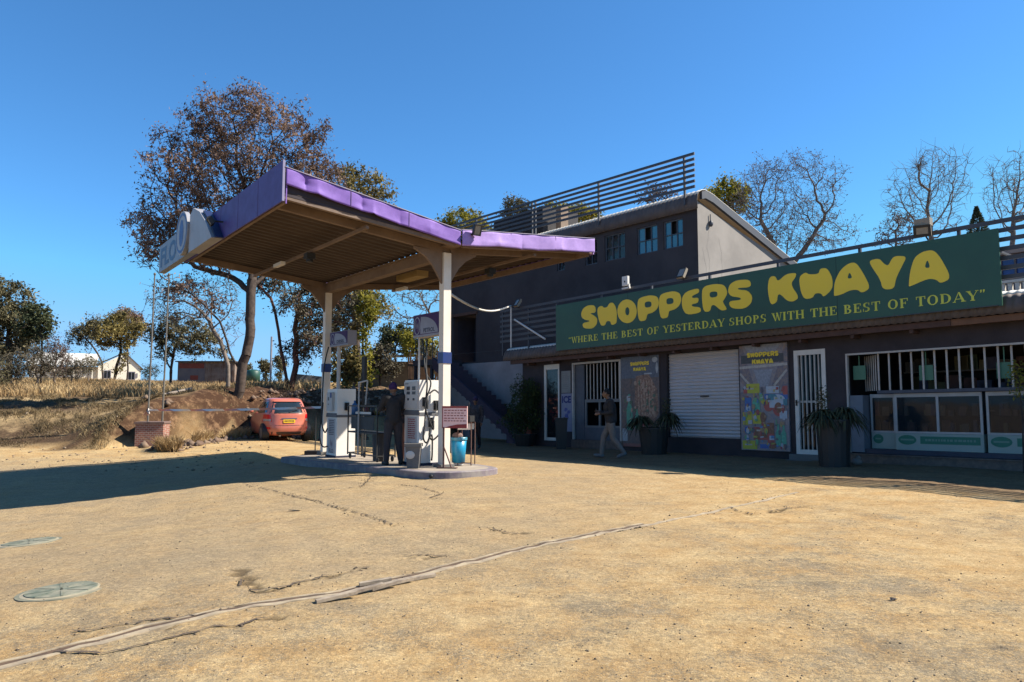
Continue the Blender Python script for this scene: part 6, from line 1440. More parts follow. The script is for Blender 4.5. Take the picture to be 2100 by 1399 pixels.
T.links.new(tc.outputs['Object'], mp_.inputs[0]); T.links.new(mp_.outputs[0], bk_.inputs['Vector']); T.links.new(bk_.outputs[0], T.nodes['Principled BSDF'].inputs['Base Color']); T.nodes['Principled BSDF'].inputs['Roughness'].default_value = .9
pd = thing('brick_pedestal', L, 'low square red brick pedestal holding two flagpoles at the roadside', 'pedestal')
m = MB(fb); m.box(-.40, .40, -.38, .38, -.2, .74); m.build('brickwork', bm_, pd)
m = MB(fb); m.box(-.43, .43, -.41, .41, .741, .80); m.build('coping', mat('purple brown coping', (.22, .13, .12), .9, (.3, .2, .15), 8), pd)
poles = []
for (x, lb) in ((-.15, 'left one of the two thin flagpoles on the brick pedestal'), (.27, 'right one of the two thin flagpoles on the brick pedestal')):
    q = Vector(fb(x, 0, .80)); m = MB(); m.tube([tuple(q), tuple(q+Vector((.02, 0, 2.4))), tuple(q+Vector((.03, 0, 4.65)))], [.030, .026, .020], 8); m.ell(q+Vector((.03, 0, 4.68)), (.04, .04, .05))
    o = m.top('flagpole', mat('weathered grey pole', (.13, .125, .12), .7, (.30, .26, .20), 4), q, lb, 'flagpole', 'flagpoles on the brick pedestal'); poles.append(q)
# barrier tape
m = MB(); a = poles[0]+Vector((.04, 0, .36)); b = Vector(CN(-5.99, -.09, 1.22)); n = 60; vs = []; fs = []
for i in range(n+1):
    q = a.lerp(b, i/n)-Vector((0, 0, .03*math.sin(math.pi*i/n))); tw = .02*math.sin(i*.5); vs += [(q.x, q.y+tw, q.z-.03), (q.x, q.y-tw, q.z+.03)]
for i in range(n): fs.append((2*i, 2*i+2, 2*i+3, 2*i+1))
m.add(vs, fs)
for k in range(5): m.bar(tuple(a+Vector((-.15+.04*k, -.03, -.16+.05*(k % 3)))), tuple(a+Vector((-.02, -.03, .05))), .05, .012)
tp = bpy.data.materials.new('red and white tape'); tp.use_nodes = True; T = tp.node_tree; wv = T.nodes.new('ShaderNodeTexWave'); tc = T.nodes.new('ShaderNodeTexCoord'); wv.inputs['Scale'].default_value = 1.1; wv.bands_direction = 'DIAGONAL'
cr = T.nodes.new('ShaderNodeValToRGB'); cr.color_ramp.elements[0].color = (.62, .58, .54, 1); cr.color_ramp.elements[1].color = (.50, .20, .16, 1); cr.color_ramp.elements[0].position = .60; cr.color_ramp.elements[1].position = .66
T.links.new(tc.outputs['Object'], wv.inputs['Vector']); T.links.new(wv.outputs[0], cr.inputs[0]); T.links.new(cr.outputs[0], T.nodes['Principled BSDF'].inputs['Base Color'])
m.top('barrier_tape', tp, a, 'red and white barrier tape stretched from the flagpoles to the canopy column', 'tape')
# fallen pole on the bank
a = gq(316, 836); b = gq(395, 806); b = ground_at(395, b.y if b.y < 60 else 32)
a = ground_at(316, 25.6); b = ground_at(396, 31); m = MB(); m.tube([tuple(a+Vector((0, 0, .25))), tuple(b+Vector((0, 0, .35)))], [.07, .05], 8); m.top('fallen_pole', mat('bleached wood', (.42, .36, .30), .9, (.26, .2, .16), 6), a, 'pale bleached pole lying up the bank behind the pedestal', 'pole')
# white gabled house
Y = 80.; c = ground_at(248, Y); fh = frame((c.x, c.y), (.86, .51)); zb = c.z-.2
def fhz(x, y, z): p = fh(x, y, z); return (p[0], p[1], zb+z)
hs = thing('white_house', Vector(fhz(0, 0, 0)), 'white gabled farmhouse behind the trees beyond the dry grass', 'house')
M_hw = mat('cream house wall', (.80, .72, .58), .9, (.72, .65, .52), .8, .6, k=.95)
m = MB(fhz); m.prism([(-2.1, -.3), (2.1, -.3), (2.1, 2.0), (.45, 3.45), (-2.1, 2.0)], 0, 3.6); m.build('gable_wall', M_hw, hs)
m = MB(fhz); m.box(-8.5, -2.11, .6, 4, -.3, 1.9); m.build('side_wall', M_hw, hs)
m = MB(fhz)
m.add([(2.35, -.15, 1.75), (2.35, 3.7, 1.75), (.45, 3.7, 3.62), (.45, -.15, 3.62), (2.35, -.15, 1.65), (2.35, 3.7, 1.65), (.45, 3.7, 3.50), (.45, -.15, 3.50)], [(0, 1, 2, 3), (7, 6, 5, 4), (0, 3, 7, 4), (1, 0, 4, 5)]); m.build('roof', mat('dark verge roof', (.14, .12, .12), .8), hs)
m = MB(fhz); m.add([(.45, -.15, 3.64), (.45, 3.7, 3.64), (-2.6, 3.7, 2.0), (-2.6, -.15, 2.0)], [(0, 1, 2, 3)]); m.add([(-9, -.3, 1.95), (-2.3, -.3, 1.95), (-2.0, 3.0, 3.5), (-8.0, 3.0, 3.5)], [(0, 1, 2, 3)]); m.build('roof', mat('pale tin roof', (.74, .70, .62), .5, (.60, .56, .50), 1, .5, k=.8), hs)
for (x, z, ww, hh) in ((-1.2, 1.05, .75, .95), (1.2, .95, .75, .95), (.0, 2.35, .16, .35), (1.75, 1.0, .14, .5)):
    m = MB(fhz); m.box(x-ww/2, x+ww/2, -.06, -.01, z-hh/2, z+hh/2); q = m.build('window', mat('grey lilac window frame', (.36, .34, .40), .7), hs)
    if ww > .3: m = MB(fhz); m.box(x-ww/2+.08, x-.03, -.07, -.061, z-hh/2+.08, z+hh/2-.08); m.box(x+.03, x+ww/2-.08, -.07, -.061, z-hh/2+.08, z+hh/2-.08); m.build('pane', M_glass, q)
m = MB(fhz)
for x in (-8, -6.2, -4.4, -2.7): m.box(x, x+.12, -.1, .02, -.2, 1.92)
m.build('porch_post', M_hw, hs)
# corrugated shed with a faded red banner
Y = 56.; c = ground_at(425, Y); fh = frame((c.x, c.y), (1, .05)); zb2 = c.z-.1
def fsh(x, y, z): p = fh(x, y, z); return (p[0], p[1], zb2+z)
sd_ = thing('corrugated_shed', Vector(fsh(0, 0, 0)), 'low corrugated kiosk with a faded red banner on the bank top', 'shed')
m = MB(fsh); m.box(-2.2, 2.2, 0, 2.4, -.3, 1.95); m.build('wall', mat('rusty pale sheet', (.42, .35, .29), .7, (.25, .15, .10), 1.6, .9), sd_)
m = MB(fsh); m.box(-2.35, 2.35, -.2, 2.5, 1.951, 2.03); m.build('roof', mat('dark shed roof', (.10, .08, .08), .8), sd_)
m = MB(fsh); m.box(-2.15, -.1, -.03, -.002, .1, 1.9); q = m.build('banner', mat('grey faded banner', (.18, .17, .19), .8, (.28, .24, .22), 2, .9), sd_)
m = MB(fsh); m.box(-2.1, -.15, -.04, -.031, 1.45, 1.85); m.box(-1.2, -.6, -.04, -.031, .55, .9); m.build('red_print', mat('faded banner red', (.42, .09, .05), .8), q)
m = MB(fsh)
for i in range(14): m.box(.02+i*.155, .08+i*.155, -.035, -.002, 0, 1.9)
m.build('sheet_ribs', mat('rusty pale sheet', (.42, .35, .29)), sd_)
c = ground_at(521, 88.); m = MB(); m.lathe(Vector((c.x, c.y, c.z+.2)), [(0, 0), (.85, 0), (.85, 1.35), (.7, 1.55), (.2, 1.65), (0, 1.65)], 18); m.top('water_tank', mat('dark green tank plastic', (.02, .11, .075), .5), c, 'dark green plastic water tank seen beyond the bank', 'water tank', smooth=True)
c = ground_at(557, 60.); m = MB(); m.tube([tuple(c), (c.x, c.y, c.z+4.2)], .09, 6); m.top('utility_post', mat('pale lilac pole', (.42, .42, .48), .7), c, 'thin pale upright post far behind the red car', 'post')
# low slab wall, thatch fence, sheds behind the pumps
a = ground_at(598, 36); b = ground_at(668, 36.5); m = MB(); m.bar((a.x, a.y, a.z+.35), (b.x, b.y, b.z+.35), .35, .62); m.top('low_wall', mat('blue grey slab', (.20, .22, .24), .9, (.15, .17, .19), 2), a, 'low blue grey slab wall on the bank right of the twin trunk tree', 'wall')
fn = thing('reed_fence', ground_at(885, 35), 'brown upright reed fence behind the petrol sign poles', 'fence')
rg = random.Random(8); m = MB()
for i in range(70):
    t_ = i/69; a = ground_at(838+t_*110, 35+2*t_); h = 1.75+rg.uniform(-.25, .2); m.tube([(a.x+rg.uniform(-.02, .02), a.y, a.z-.1), (a.x+rg.uniform(-.03, .03), a.y, a.z+h)], .028, 4)
m.build('reeds', mat('reed brown', (.34, .19, .09), .9, (.20, .11, .06), 3, .9), fn)
m = MB()
for z in (.5, 1.3): a = ground_at(838, 34.94); b = ground_at(948, 36.94); m.bar((a.x, a.y, a.z+z), (b.x, b.y, b.z+z), .05)
m.build('rail', M_wood, fn)
c = ground_at(783, 44); m = MB(); m.box(c.x-2.4, c.x+2.2, c.y, c.y+2, c.z-.2, c.z+1.75); tb_ = thing('tin_shelter', c, 'dim grey shelter roof glimpsed between the pumps', 'shelter'); m.build('wall', mat('brown shade wall', (.22, .16, .10), .9, (.3, .24, .15), 1), tb_)
m = MB(); m.bar((c.x-2.7, c.y-.4, c.z+1.95), (c.x+2.5, c.y-.4, c.z+2.1), 1.2, .08); m.build('roof', mat('grey shelter roof', (.20, .20, .21), .7), tb_)
m = MB(); m.box(c.x+.3, c.x+.9, c.y-.05, c.y-.002, c.z+1.0, c.z+1.3); m.build('window', mat('white patch', (.7, .66, .6), .5), tb_)
for k, (px, Y_, h_) in enumerate(((744, 34, 3.4), (903, 34, 3.6))):
    c = ground_at(px, Y_); m = MB(); m.tube([tuple(c), (c.x, c.y, c.z+h_)], .05, 6); m.top('dark_post', M_black, c, ('dark upright post behind the rack', 'dark upright post behind the petrol sign')[k], 'post')
# rubble and rocks on the dark cut bank
rg = np.random.default_rng(21)
def scatter_rocks(name, n, fpos, smin, smax, mt, label, cat):
    V = []; Fq = []
    for i in range(n):
        x, y = fpos(); s = rg.uniform(smin, smax)*rg.uniform(.5, 1); z = hz(x, y); pts = np.array([(1, 0, 0), (0, 1, 0), (-1, 0, 0), (0, -1, 0), (0, 0, .8), (0, 0, -.5)], float)*s*rg.uniform(.6, 1.4, (6, 1)); a = rg.uniform(0, 6.3)
        R = np.array([[math.cos(a), -math.sin(a), 0], [math.sin(a), math.cos(a), 0], [0, 0, 1]]); n0 = len(V); V += list((pts @ R.T)+[x, y, z+s*.15])
        Fq += [(n0+a_, n0+b_, n0+c_) for a_, b_, c_ in ((0, 1, 4), (1, 2, 4), (2, 3, 4), (3, 0, 4), (1, 0, 5), (2, 1, 5), (3, 2, 5), (0, 3, 5))]
    o = npmesh(name, np.array(V), np.array(Fq), mt); tag(o, label, cat, None, 'stuff')
def fpos():
    px = rg.uniform(300, 960); t_ = rg.uniform(-.4, 3.5); X = 0
    for _ in range(4): Y = np.interp(X, *TOE)+t_; X = (px-1050)/1463*Y
    return X, Y
scatter_rocks('bank_rubble', 650, fpos, .04, .20, mat('brown rubble', (.20, .12, .08), .95, (.34, .24, .16), 1.2, .9), 'loose brown rubble lying on the cut bank', 'rubble')
def fpos():
    px = rg.uniform(0, 560); Y = rg.uniform(17, 24); return (px-1050)/1463*Y, Y
scatter_rocks('roadside_stones', 260, fpos, .015, .06, mat('tan stones', (.42, .31, .20), .95), 'small tan stones at the edge of the dirt road', 'stones')
def fpos():
    while True:
        Y = 3.2+13*rg.uniform(0, 1)**1.8; X = rg.uniform(-.74, .74)*Y
        if abs(X/Y) < .74: return X, Y
scatter_rocks('forecourt_grit', 3000, fpos, .003, .011, mat('dark grit', (.13, .10, .075), .95, (.5, .38, .25), 3, 1.), 'dark and pale grit scattered over the forecourt', 'grit')
rg2 = np.random.default_rng(3)             # crumbs along the cracks and the channel
CR = []
for c in CRACKS+[chpx]:
    P_ = [gq(a, b) for a, b in c]
    for a, b in zip(P_[:-1], P_[1:]):
        for _ in range(int((b-a).length*20)):
            q = a.lerp(b, rg2.uniform()); CR.append((q.x+rg2.normal(0, .07), q.y+rg2.normal(0, .06)))
it_ = iter(CR); fpos = lambda: next(it_)
scatter_rocks('crack_crumbs', len(CR), fpos, .004, .016, mat('crumbled tar', (.20, .145, .09), .95, (.10, .07, .05), 3, 1.), 'crumbled tar pieces along the cracks and the channel', 'rubble')
def litter(px, py, label, col, s):
    p = gq(px, py); rr = random.Random(px); m = MB(); vs = [(p.x+rr.uniform(-s, s), p.y+rr.uniform(-s*.5, s*.5), hz(p.x, p.y)+rr.uniform(0, .03)) for _ in range(7)]
    m.add(vs, [(0, 1, 2), (2, 3, 4), (4, 5, 6), (6, 0, 3)]); m.top('litter_scrap', mat('litter '+label[:12], col, .8), p, label, 'litter')
litter(599, 1049, 'small white scrap of paper lying on the sunlit forecourt', (.75, .68, .58), .12)
litter(1836, 1232, 'small dark leaf scrap on the sand at lower right', (.07, .05, .04), .05)

# ---- grass
def grass(name, n, fpos, h0, h1, mt, label, cat='grass', w0=.012, lean=.35):
    P = np.array([fpos() for _ in range(n)]); Z = H(P[:, 0], P[:, 1]); h = rg.uniform(h0, h1, n); a = rg.uniform(0, 2*math.pi, n)
    s = np.stack([np.cos(a), np.sin(a), 0*a], 1)*w0*(.5+h[:, None]/h1)*(1+P[:, 1:2]/25); ln = rg.normal(0, lean, (n, 2))*h[:, None]
    B = np.stack([P[:, 0], P[:, 1], Z-.02], 1); M_ = B+np.stack([ln[:, 0]*.35, ln[:, 1]*.35, h*.6], 1); T_ = B+np.stack([ln[:, 0], ln[:, 1], h], 1)
    V = np.stack([B-s, B+s, M_+s*.7, M_-s*.7, T_+s*.12, T_-s*.12], 1).reshape(-1, 3); o6 = np.arange(n)[:, None]*6
    Fq = np.concatenate([o6+np.array([[0, 1, 2, 3]]), o6+np.array([[3, 2, 4, 5]])], 0)
    rn = np.clip(.5+.3*np.sin(P[:, 0]*1.1)*np.sin(P[:, 1]*.8)+rg.normal(0, .2, n), 0, 1)
    tag(npmesh(name, V, Fq, mt, rnd=np.repeat(rn, 6)), label, cat, None, 'stuff')
G_dry = leafmat('dry straw grass', (.24, .15, .065), (.52, .35, .17), (.76, .57, .30), .3)
G_low = leafmat('short dull grass', (.10, .07, .035), (.22, .155, .08), (.42, .31, .16), .2)
def fpos():
    while True:
        Y = rg.uniform(31, 62); px = rg.uniform(-30, 400) if rg.uniform() < .75 else rg.uniform(300, 660); X = (px-1050)/1463*Y
        if Y-np.interp(X, *TOE) > (10.5 if px < 330 else 5)+math.sin(X*.8)*.8: return X, Y
grass('dry_grass', 60000, fpos, .15, .50, G_dry, 'tall straw coloured dry grass covering the field on the left', w0=.008)
def fpos():
    while True:
        px = rg.uniform(-20, 520); X = -14; t_ = rg.uniform(.05, 9)
        for _ in range(4): Y = np.interp(X, *TOE)+t_; X = (px-1050)/1463*Y
        if math.sin(X*1.9+Y)*math.sin(Y*1.3-X*.6)+rg.normal(0, .35) > .05: return X, Y
grass('bank_grass', 52000, fpos, .03, .12, G_low, 'short patchy dry grass and litter on the shaded bank', w0=.0035, lean=.7)
tufts = [(338, 886, .6), (350, 884, .65), (332, 884, .5), (345, 880, .5), (410, 884, .35), (425, 880, .45), (470, 884, .4), (490, 880, .5), (455, 888, .3), (500, 880, .35), (365, 892, .25), (640, 868, .5)]
def fpos():
    c = tufts[rg.integers(len(tufts))]; p = gq(c[0], c[1]+10); return p.x+rg.normal(0, .16), p.y+rg.normal(.3, .2)
TX = [332, 340, 346, 352, 366, 405, 428, 470, 492, 503, 640]
def fpos():
    px = TX[rg.integers(len(TX))]+rg.normal(0, 4); t_ = rg.uniform(-.5, .25); X = -12
    for _ in range(5): Y = np.interp(X, *TOE)+t_; X = (px-1050)/1463*Y
    return X, Y
grass('grass_tufts', 3000, fpos, .12, .48, G_dry, 'sunlit straw grass tufts at the foot of the bank beside the red car', w0=.006, lean=.45)

# ================================================================ TREES AND SHRUBS
B_red = leafmat('rusty brown pods', (.085, .058, .045), (.25, .155, .11), (.45, .30, .21), .25)
B_tan = leafmat('tan green leaves', (.10, .08, .03), (.28, .22, .07), (.48, .38, .13), .3)
B_olv = leafmat('olive leaves', (.05, .048, .026), (.14, .125, .06), (.27, .23, .12), .2)
B_gry = leafmat('grey olive scrub', (.05, .045, .028), (.13, .11, .07), (.24, .20, .13), .15)
B_yel = leafmat('bright yellow green leaves', (.09, .09, .012), (.28, .26, .03), (.50, .42, .06), .35)
B_dkg = leafmat('deep green leaves', (.018, .026, .014), (.05, .065, .028), (.12, .13, .055), .15)
B_twig = leafmat('pinkish twig tips', (.08, .05, .045), (.16, .11, .09), (.24, .17, .14), .1)
def A3(px, py, Y, dy=0): c = at(px, py, Y+dy); return (c.x, c.y, c.z)
# T1: the big rusty brown tree behind the canopy
Y = 27.5; b = ground_at(486, Y)
st = [([(b.x, b.y, b.z-.3), A3(491, 800, Y), A3(494, 762, Y), A3(503, 728, Y), A3(512, 690, Y, .1), A3(513, 640, Y, .2), A3(513, 600, Y, .3), A3(519, 555, Y, .5), A3(530, 500, Y, .7)], -1)]
def stem_from(main, k, pts):             # extra limb leaving the main stem near point k
    return (pts, k)
step1 = .32
st.append(([A3(494, 762, Y), A3(478, 735, Y, -.3), A3(466, 700, Y, -.6), A3(452, 660, Y, -.9), A3(425, 632, Y, -1.2)], 4))
st.append(([A3(513, 600, Y, .3), A3(480, 572, Y, .6), A3(450, 560, Y, 1.), A3(400, 548, Y, 1.4)], 13))
st.append(([A3(516, 590, Y, .3), A3(545, 560, Y, .9), A3(570, 520, Y, 1.4)], 14))
tree('brown_pod_tree', 'tall spreading tree with rusty brown seed pods behind the canopy', 'tree', b, st,
     lob(Y, (470, 250, 100, 60), (520, 205, 50, 36), (585, 290, 95, 70), (400, 300, 75, 48), (345, 345, 62, 45, -1), (345, 440, 70, 55, -1), (320, 505, 50, 34, -1), (450, 380, 110, 70), (560, 390, 100, 60), (645, 345, 60, 50, 1), (680, 375, 40, 40, 1), (400, 500, 90, 40, -.6), (312, 280, 16, 8, -.4), (360, 590, 55, 28, -1), (430, 620, 40, 28, -1), (500, 320, 60, 50, -1.5), (310, 455, 40, 40, -1), (300, 540, 30, 26, -1), (335, 400, 50, 40, -.5), (290, 500, 24, 22, -1), (300, 450, 36, 44, .5), (375, 470, 56, 50, .8), (320, 520, 44, 30, .6), (390, 420, 60, 50, 1.)),
     nA=3300, step=step1, kill=.36, trunk_r=.20, tip=.009, bark=M_bark, leaf=B_red, leaf_n=20, leaf_size=.125, asp=.36, spread=.24, droop=.5, seed=3, shell=.25, thr=2.6, up=.05, clump=1.)
# T1b: thin bare low branches on the left of the trunk
Y = 29.; b = ground_at(470, Y)
tree('bare_sapling_tree', 'thin leafless grey tree leaning left beside the big brown tree', 'tree', b, [([(b.x, b.y, b.z-.2), A3(468, 750, Y), A3(452, 700, Y), A3(430, 660, Y)], -1)],
     lob(Y, (385, 640, 75, 50), (330, 620, 40, 40), (440, 600, 60, 40), (480, 650, 30, 60)), nA=420, step=.28, trunk_r=.10, tip=.008, bark=M_barkg, leaf=B_gry, leaf_n=4, leaf_size=.07, spread=.16, seed=5, shell=.1, thr=2.2, clump=1.)
# T2: twin red brown trunks
Y = 32.; b = ground_at(592, Y)
tree('twin_trunk_tree', 'grey green tree with two red brown trunks right of the red car', 'tree', b,
     [([(b.x, b.y, b.z-.3), A3(586, 775, Y), A3(578, 720, Y), A3(567, 660, Y), A3(556, 612, Y), A3(535, 590, Y)], -1), ([A3(597, 795, Y), A3(604, 760, Y), A3(606, 710, Y), A3(606, 660, Y), A3(615, 610, Y), A3(630, 560, Y, .6)], 1)],
     lob(Y, (630, 640, 42, 45, -1), (600, 615, 30, 30, -.5), (620, 720, 40, 30, .5), (650, 660, 40, 40, 0), (660, 600, 50, 50), (640, 700, 32, 24, -1), (560, 560, 60, 45, .5), (700, 640, 40, 40, .5), (690, 700, 30, 30)),
     nA=620, step=.34, trunk_r=.36, tip=.014, bark=mat('red brown bark', (.26, .10, .06), .95, (.09, .045, .035), 6, .9, .02, 12), leaf=B_gry, leaf_n=26, leaf_size=.13, asp=.4, spread=.26, seed=7, thr=2.6, shell=.1)
# T3: yellow brown crown rising behind the canopy and down to the sign
Y = 38.; b = ground_at(735, Y)
tree('yellowing_tree', 'tree turning yellow green rising behind the canopy roof', 'tree', b,
     [([(b.x, b.y, b.z-.3), A3(732, 720, Y), A3(728, 640, Y), A3(735, 560, Y), A3(740, 500, Y)], -1)],
     lob(Y, (745, 390, 55, 45), (710, 370, 34, 36), (780, 425, 36, 34), (690, 420, 40, 40), (740, 440, 60, 40), (720, 620, 50, 45, -1), (765, 640, 38, 40, -1), (700, 690, 40, 40, -1), (745, 500, 80, 60), (660, 560, 50, 50)),
     nA=1500, step=.42, trunk_r=.25, tip=.013, bark=M_bark, leaf=B_tan, leaf_n=26, leaf_size=.17, asp=.4, spread=.32, seed=9, thr=2.4, shell=.15, clump=0)
for k, (px, py, rx, ry, Y, lf, nm, lb) in enumerate((
        (752, 622, 22, 26, 34, B_yel, 'yellow_green_shrub', 'bright yellow green leafy tree top between the canopy columns'),
        (810, 690, 34, 32, 46, B_dkg, 'dark_bush', 'dark evergreen bush seen through the gap above the rack'),
        (860, 700, 40, 26, 42, B_yel, 'golden_bush', 'golden green bush behind the PETROL sign poles'),
        (880, 745, 30, 28, 39, B_olv, 'olive_bush', 'olive bush low behind the reed fence'),
        (712, 752, 34, 32, 34, B_tan, 'tan_bush', 'tan dry bush behind the shaded pump'),
        (780, 745, 44, 24, 40, B_gry, 'scrub_bush', 'grey scrub above the rubble bank between the pumps'))):
    b = ground_at(px, Y); c = A3(px, py, Y)
    tree(nm, lb, 'bush', b, [([(b.x, b.y, b.z-.2), (b.x, b.y, b.z+max(.3, (c[2]-b.z)*.4))], -1)], lob(Y, (px, py, rx, ry), (px-rx*.5, py+ry*.6, rx*.7, ry*.6), (px+rx*.5, py+ry*.5, rx*.7, ry*.6)), nA=130, step=.35, trunk_r=.08, tip=.012, bark=M_bark, leaf=lf, leaf_n=42, leaf_size=.16, asp=.45, spread=.28, seed=30+k, thr=3, shell=.1, clump=0)
# bare branches in the gap beside the near column
Y = 44.; b = ground_at(880, Y)
tree('bare_gap_tree', 'bare branched tree in the sky gap between sign and canopy beam', 'tree', b, [([(b.x, b.y, b.z-.2), A3(880, 700, Y), A3(885, 650, Y)], -1)],
     lob(Y, (850, 610, 60, 30), (900, 600, 40, 30), (800, 640, 30, 30), (860, 660, 40, 22)), nA=330, step=.42, trunk_r=.16, tip=.014, bark=M_barkg, leaf=B_olv, leaf_n=3, leaf_size=.11, spread=.25, seed=41, thr=2.2, shell=.1)
# left: house trees
Y = 50.; b = ground_at(237, Y)
tree('umbrella_tree', 'brown green flat topped tree in front of the white house gable', 'tree', b,
     [([(b.x, b.y, b.z-.3), A3(240, 750, Y), A3(248, 720, Y), A3(246, 695, Y)], -1), ([A3(240, 765, Y), A3(254, 745, Y), A3(262, 715, Y)], 1)],
     lob(Y, (240, 668, 48, 22), (205, 685, 40, 22, -1), (270, 680, 28, 24), (235, 700, 40, 14)), nA=380, step=.4, trunk_r=.17, tip=.013, bark=M_bark, leaf=B_tan, leaf_n=40, leaf_size=.16, asp=.45, spread=.34, seed=51, thr=2.6, shell=.15)
tree('rusty_top_tree', 'rusty brown tree crown rising just behind the umbrella tree', 'tree', ground_at(265, 58), [([tuple(ground_at(265, 58)), A3(262, 720, 58), A3(258, 680, 58)], -1)],
     lob(58, (262, 652, 30, 14), (240, 660, 24, 12), (285, 668, 16, 18)), nA=170, step=.45, trunk_r=.16, tip=.014, bark=M_bark, leaf=B_red, leaf_n=40, leaf_size=.19, asp=.5, spread=.36, seed=52, thr=2.6)
Y = 48.; b = ground_at(216, Y)
tree('slanting_tree', 'thin dark tree with sparse blue grey crown left of the gable', 'tree', b, [([(b.x, b.y, b.z-.2), A3(210, 745, Y), A3(200, 725, Y), A3(185, 705, Y)], -1)],
     lob(Y, (165, 690, 26, 24), (190, 670, 22, 18), (150, 700, 14, 12)), nA=200, step=.36, trunk_r=.10, tip=.011, bark=M_bark, leaf=B_olv, leaf_n=16, leaf_size=.13, spread=.28, seed=53, thr=2.4)
Y = 44.; b = ground_at(352, Y)
tree('olive_tree', 'broad olive green tree with dark lower trunk behind the kiosk', 'tree', b, [([(b.x, b.y, b.z-.2), A3(352, 750, Y), A3(358, 715, Y), A3(372, 690, Y)], -1), ([A3(352, 760, Y), A3(338, 735, Y), A3(330, 705, Y)], 1)],
     lob(Y, (370, 675, 60, 26), (330, 690, 34, 24), (420, 695, 40, 26), (390, 705, 50, 24), (345, 720, 26, 30), (440, 715, 25, 20)), nA=460, step=.4, trunk_r=.22, tip=.013, bark=M_bark, leaf=B_olv, leaf_n=34, leaf_size=.16, asp=.4, spread=.32, seed=54, thr=2.6, shell=.15, clump=0)
# far left mass: two trees and scrub
Y = 42.; b = ground_at(20, Y)
tree('tall_olive_tree', 'tall dense olive tree cut by the left picture edge', 'tree', b, [([(b.x, b.y, b.z-.3), A3(22, 730, Y), A3(18, 680, Y), A3(10, 640, Y)], -1)],
     lob(Y, (15, 625, 55, 48), (50, 680, 45, 40), (-30, 650, 60, 60), (10, 700, 60, 50), (-40, 590, 50, 40)), nA=560, step=.42, trunk_r=.28, tip=.014, bark=M_bark, leaf=B_olv, leaf_n=40, leaf_size=.18, asp=.42, spread=.32, seed=55, thr=2.6, shell=.2)
Y = 40.; b = ground_at(88, Y)
tree('dark_evergreen_tree', 'dark evergreen tree beside the tall olive tree on the far left', 'tree', b, [([(b.x, b.y, b.z-.3), A3(86, 720, Y), A3(84, 680, Y)], -1)],
     lob(Y, (75, 650, 24, 30), (92, 672, 18, 20), (60, 680, 20, 22)), nA=220, step=.36, trunk_r=.16, tip=.012, bark=M_bark, leaf=B_dkg, leaf_n=44, leaf_size=.16, asp=.5, spread=.27, seed=56, thr=2.8, shell=.2)
sb = [(25, 750, 42, 34, 37.5, B_gry, 'widest brown grey scrub bush at the left picture edge'), (80, 742, 40, 36, 38.5, B_gry, 'upright brown grey thorn bush beneath the dark evergreen'), (118, 728, 26, 34, 40, B_twig, 'pinkish twiggy bush left of the house roof'), (150, 755, 30, 22, 43, B_gry, 'low grey bush in front of the shaded house wall'), (-10, 770, 30, 22, 36, B_olv, 'low olive bush in the bottom corner of the scrub'), (185, 748, 22, 16, 46, B_olv, 'small olive bush before the porch of the white house'), (308, 762, 16, 14, 50, B_dkg, 'small dark bush right of the white gable')]
for k, (px, py, rx, ry, Y, lf, lb) in enumerate(sb):
    b = ground_at(px, Y)
    tree('scrub_bush', lb, 'bush', b, [([(b.x, b.y, b.z-.2), (b.x, b.y, b.z+.4)], -1)], lob(Y, (px, py, rx, ry), (px-rx*.4, py+ry*.6, rx*.8, ry*.5)), nA=190, step=.3, trunk_r=.07, tip=.010, bark=M_barkg, leaf=lf, leaf_n=26, leaf_size=.11, asp=.3, spread=.26, seed=60+k, thr=3, shell=.05, group='scrub bushes on the far left')
for k, (px, py, rx, ry, Y) in enumerate(((545, 752, 14, 10, 110), (512, 758, 10, 6, 105), (575, 745, 12, 14, 100), (470, 752, 14, 10, 96))):
    b = ground_at(px, Y); tree('far_tree', ('far green tree right of the water tank', 'smallest far green tree below the water tank', 'far green tree between the twin trunks', 'far green tree left of the water tank')[k], 'tree', b, [([tuple(b), A3(px, py+ry, Y)], -1)], lob(Y, (px, py, rx, ry)), nA=50, step=.5, trunk_r=.15, tip=.03, bark=M_bark, leaf=B_olv, leaf_n=40, leaf_size=.35, spread=.5, seed=80+k, group='far trees on the skyline')
# behind the two storey roof
for k, (px, py, rx, ry, Y, lf, nm, lb) in enumerate(((950, 458, 62, 28, 62, B_yel, 'yellow_crown_tree', 'yellow green tree crown above the left end of the upper roof'), (1058, 425, 28, 22, 66, B_olv, 'dark_round_tree', 'dark round tree top above the roof plant room'), (1165, 440, 66, 20, 60, B_yel, 'roofline_tree', 'yellow green crown seen through the slats of the upper railing'),
        (1350, 400, 42, 18, 60, B_twig, 'brown_crown_tree', 'brown crown seen through the right end of the upper railing'), (1490, 400, 46, 26, 46, B_yel, 'golden_tree', 'golden green crown right above the beige gable'))):
    b = ground_at(px, Y); tree(nm, lb, 'tree', b, [([(b.x, b.y, b.z-.2), A3(px, py+ry*2.2, Y), A3(px, py+ry, Y)], -1)], lob(Y, (px, py, rx, ry), (px-rx*.5, py+ry*.7, rx*.6, ry*.8), (px+rx*.5, py+ry*.7, rx*.6, ry*.8)), nA=240, step=.45, trunk_r=.25, tip=.016, bark=M_bark, leaf=lf, leaf_n=34 if k != 3 else 12, leaf_size=.20, asp=.45, spread=.38, seed=90+k, thr=2.8)
Y = 40.; b = ground_at(1600, Y)
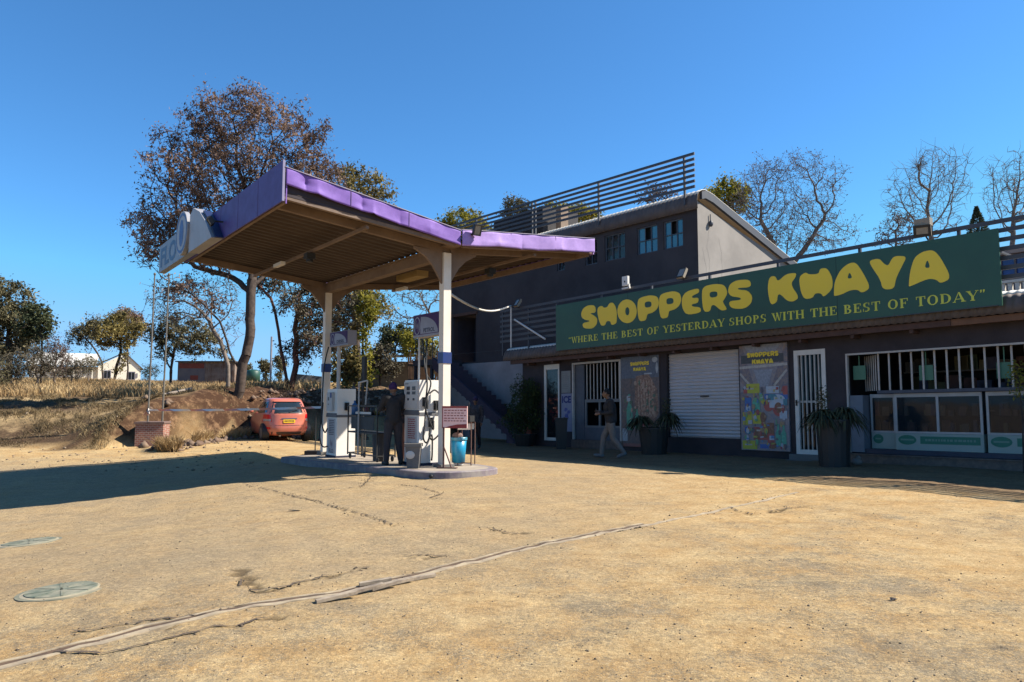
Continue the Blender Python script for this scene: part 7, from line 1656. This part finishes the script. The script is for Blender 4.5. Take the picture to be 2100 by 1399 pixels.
tree('twiggy_tree', 'large twiggy half bare tree right of the beige gable', 'tree', b, [([(b.x, b.y, b.z-.2), A3(1610, 560, Y), A3(1615, 500, Y)], -1), ([A3(1610, 560, Y), A3(1585, 500, Y), A3(1560, 450, Y)], 3), ([A3(1610, 560, Y), A3(1650, 510, Y), A3(1690, 450, Y)], 3)],
     lob(Y, (1570, 370, 60, 45), (1640, 345, 50, 38), (1700, 370, 38, 34), (1540, 430, 60, 50), (1630, 430, 60, 50), (1590, 480, 80, 40), (1700, 450, 30, 50), (1745, 480, 18, 30), (1660, 500, 80, 25)), nA=2600, step=.30, trunk_r=.22, tip=.009, bark=M_barkg, leaf=B_twig, leaf_n=3, leaf_size=.10, asp=.4, spread=.12, seed=101, shell=.0, thr=2.2, up=.18, jit=.25, twigs=2, twig_len=.6)
for k, (px, Y, L_, nA, lb, b0) in enumerate((
        (1905, 30., [(1850, 400, 36, 60), (1900, 370, 40, 70), (1955, 370, 38, 75), (1870, 440, 50, 40), (1930, 450, 50, 40), (1910, 320, 20, 25)], 620, 'tall leafless tree above the word KHAYA', [(1905, 540), (1912, 500)]),
        (2075, 30., [(2050, 380, 30, 60), (2090, 370, 50, 65), (2060, 440, 40, 40), (2130, 400, 50, 70)], 520, 'leafless tree cut by the right picture edge', [(2075, 560), (2078, 480)]))):
    b = ground_at(px, Y); tree('bare_tree', lb, 'tree', b, [([(b.x, b.y, b.z-.2)]+[A3(x, y, Y) for x, y in b0], -1)], lob(Y, *L_), nA=int(nA*2.2), step=.26, trunk_r=.10, tip=.0075, bark=M_barkg, leaf=None, seed=110+k, shell=.0, up=.25, jit=.15, thr=2.2, twigs=2, twig_len=.5, group='leafless trees behind the shop')
Y = 36.; b = ground_at(1835, Y); tree('brown_bush_tree', 'low brown bushy tree just above the sign left of the leafless tree', 'tree', b, [([(b.x, b.y, b.z-.2), A3(1838, 540, Y), A3(1838, 500, Y)], -1)], lob(Y, (1838, 465, 34, 32), (1815, 490, 26, 24), (1855, 490, 22, 22)), nA=300, step=.32, trunk_r=.12, tip=.011, bark=M_barkg, leaf=B_twig, leaf_n=8, leaf_size=.10, spread=.18, seed=120, thr=2.4)
Y = 60.; b = ground_at(2017, Y); t = thing('conifer', b, 'small dark conifer tip just above the sign at right', 'tree'); c0 = at(2017, 424, Y)
m = MB(); m.tube([tuple(b), (b.x, b.y, c0.z)], [.15, .02], 6); m.build('trunk', M_bark, t)
rg_ = np.random.default_rng(5); n = 3500; u = rg_.uniform(0, 1, n); rad = (1-u)*1.6+.08; a = rg_.uniform(0, 6.3, n); C = np.stack([b.x+np.cos(a)*rad*rg_.uniform(.3, 1, n), b.y+np.sin(a)*rad, c0.z-4+4*u-rad*.2], 1)
V, Fq = quads(C, .22, .4, rg_, .3); npmesh('crown', V-np.array(b), Fq, B_dkg, t, rnd=np.repeat(rg_.uniform(0, 1, n), 4))
print('objects', len(bpy.data.objects))
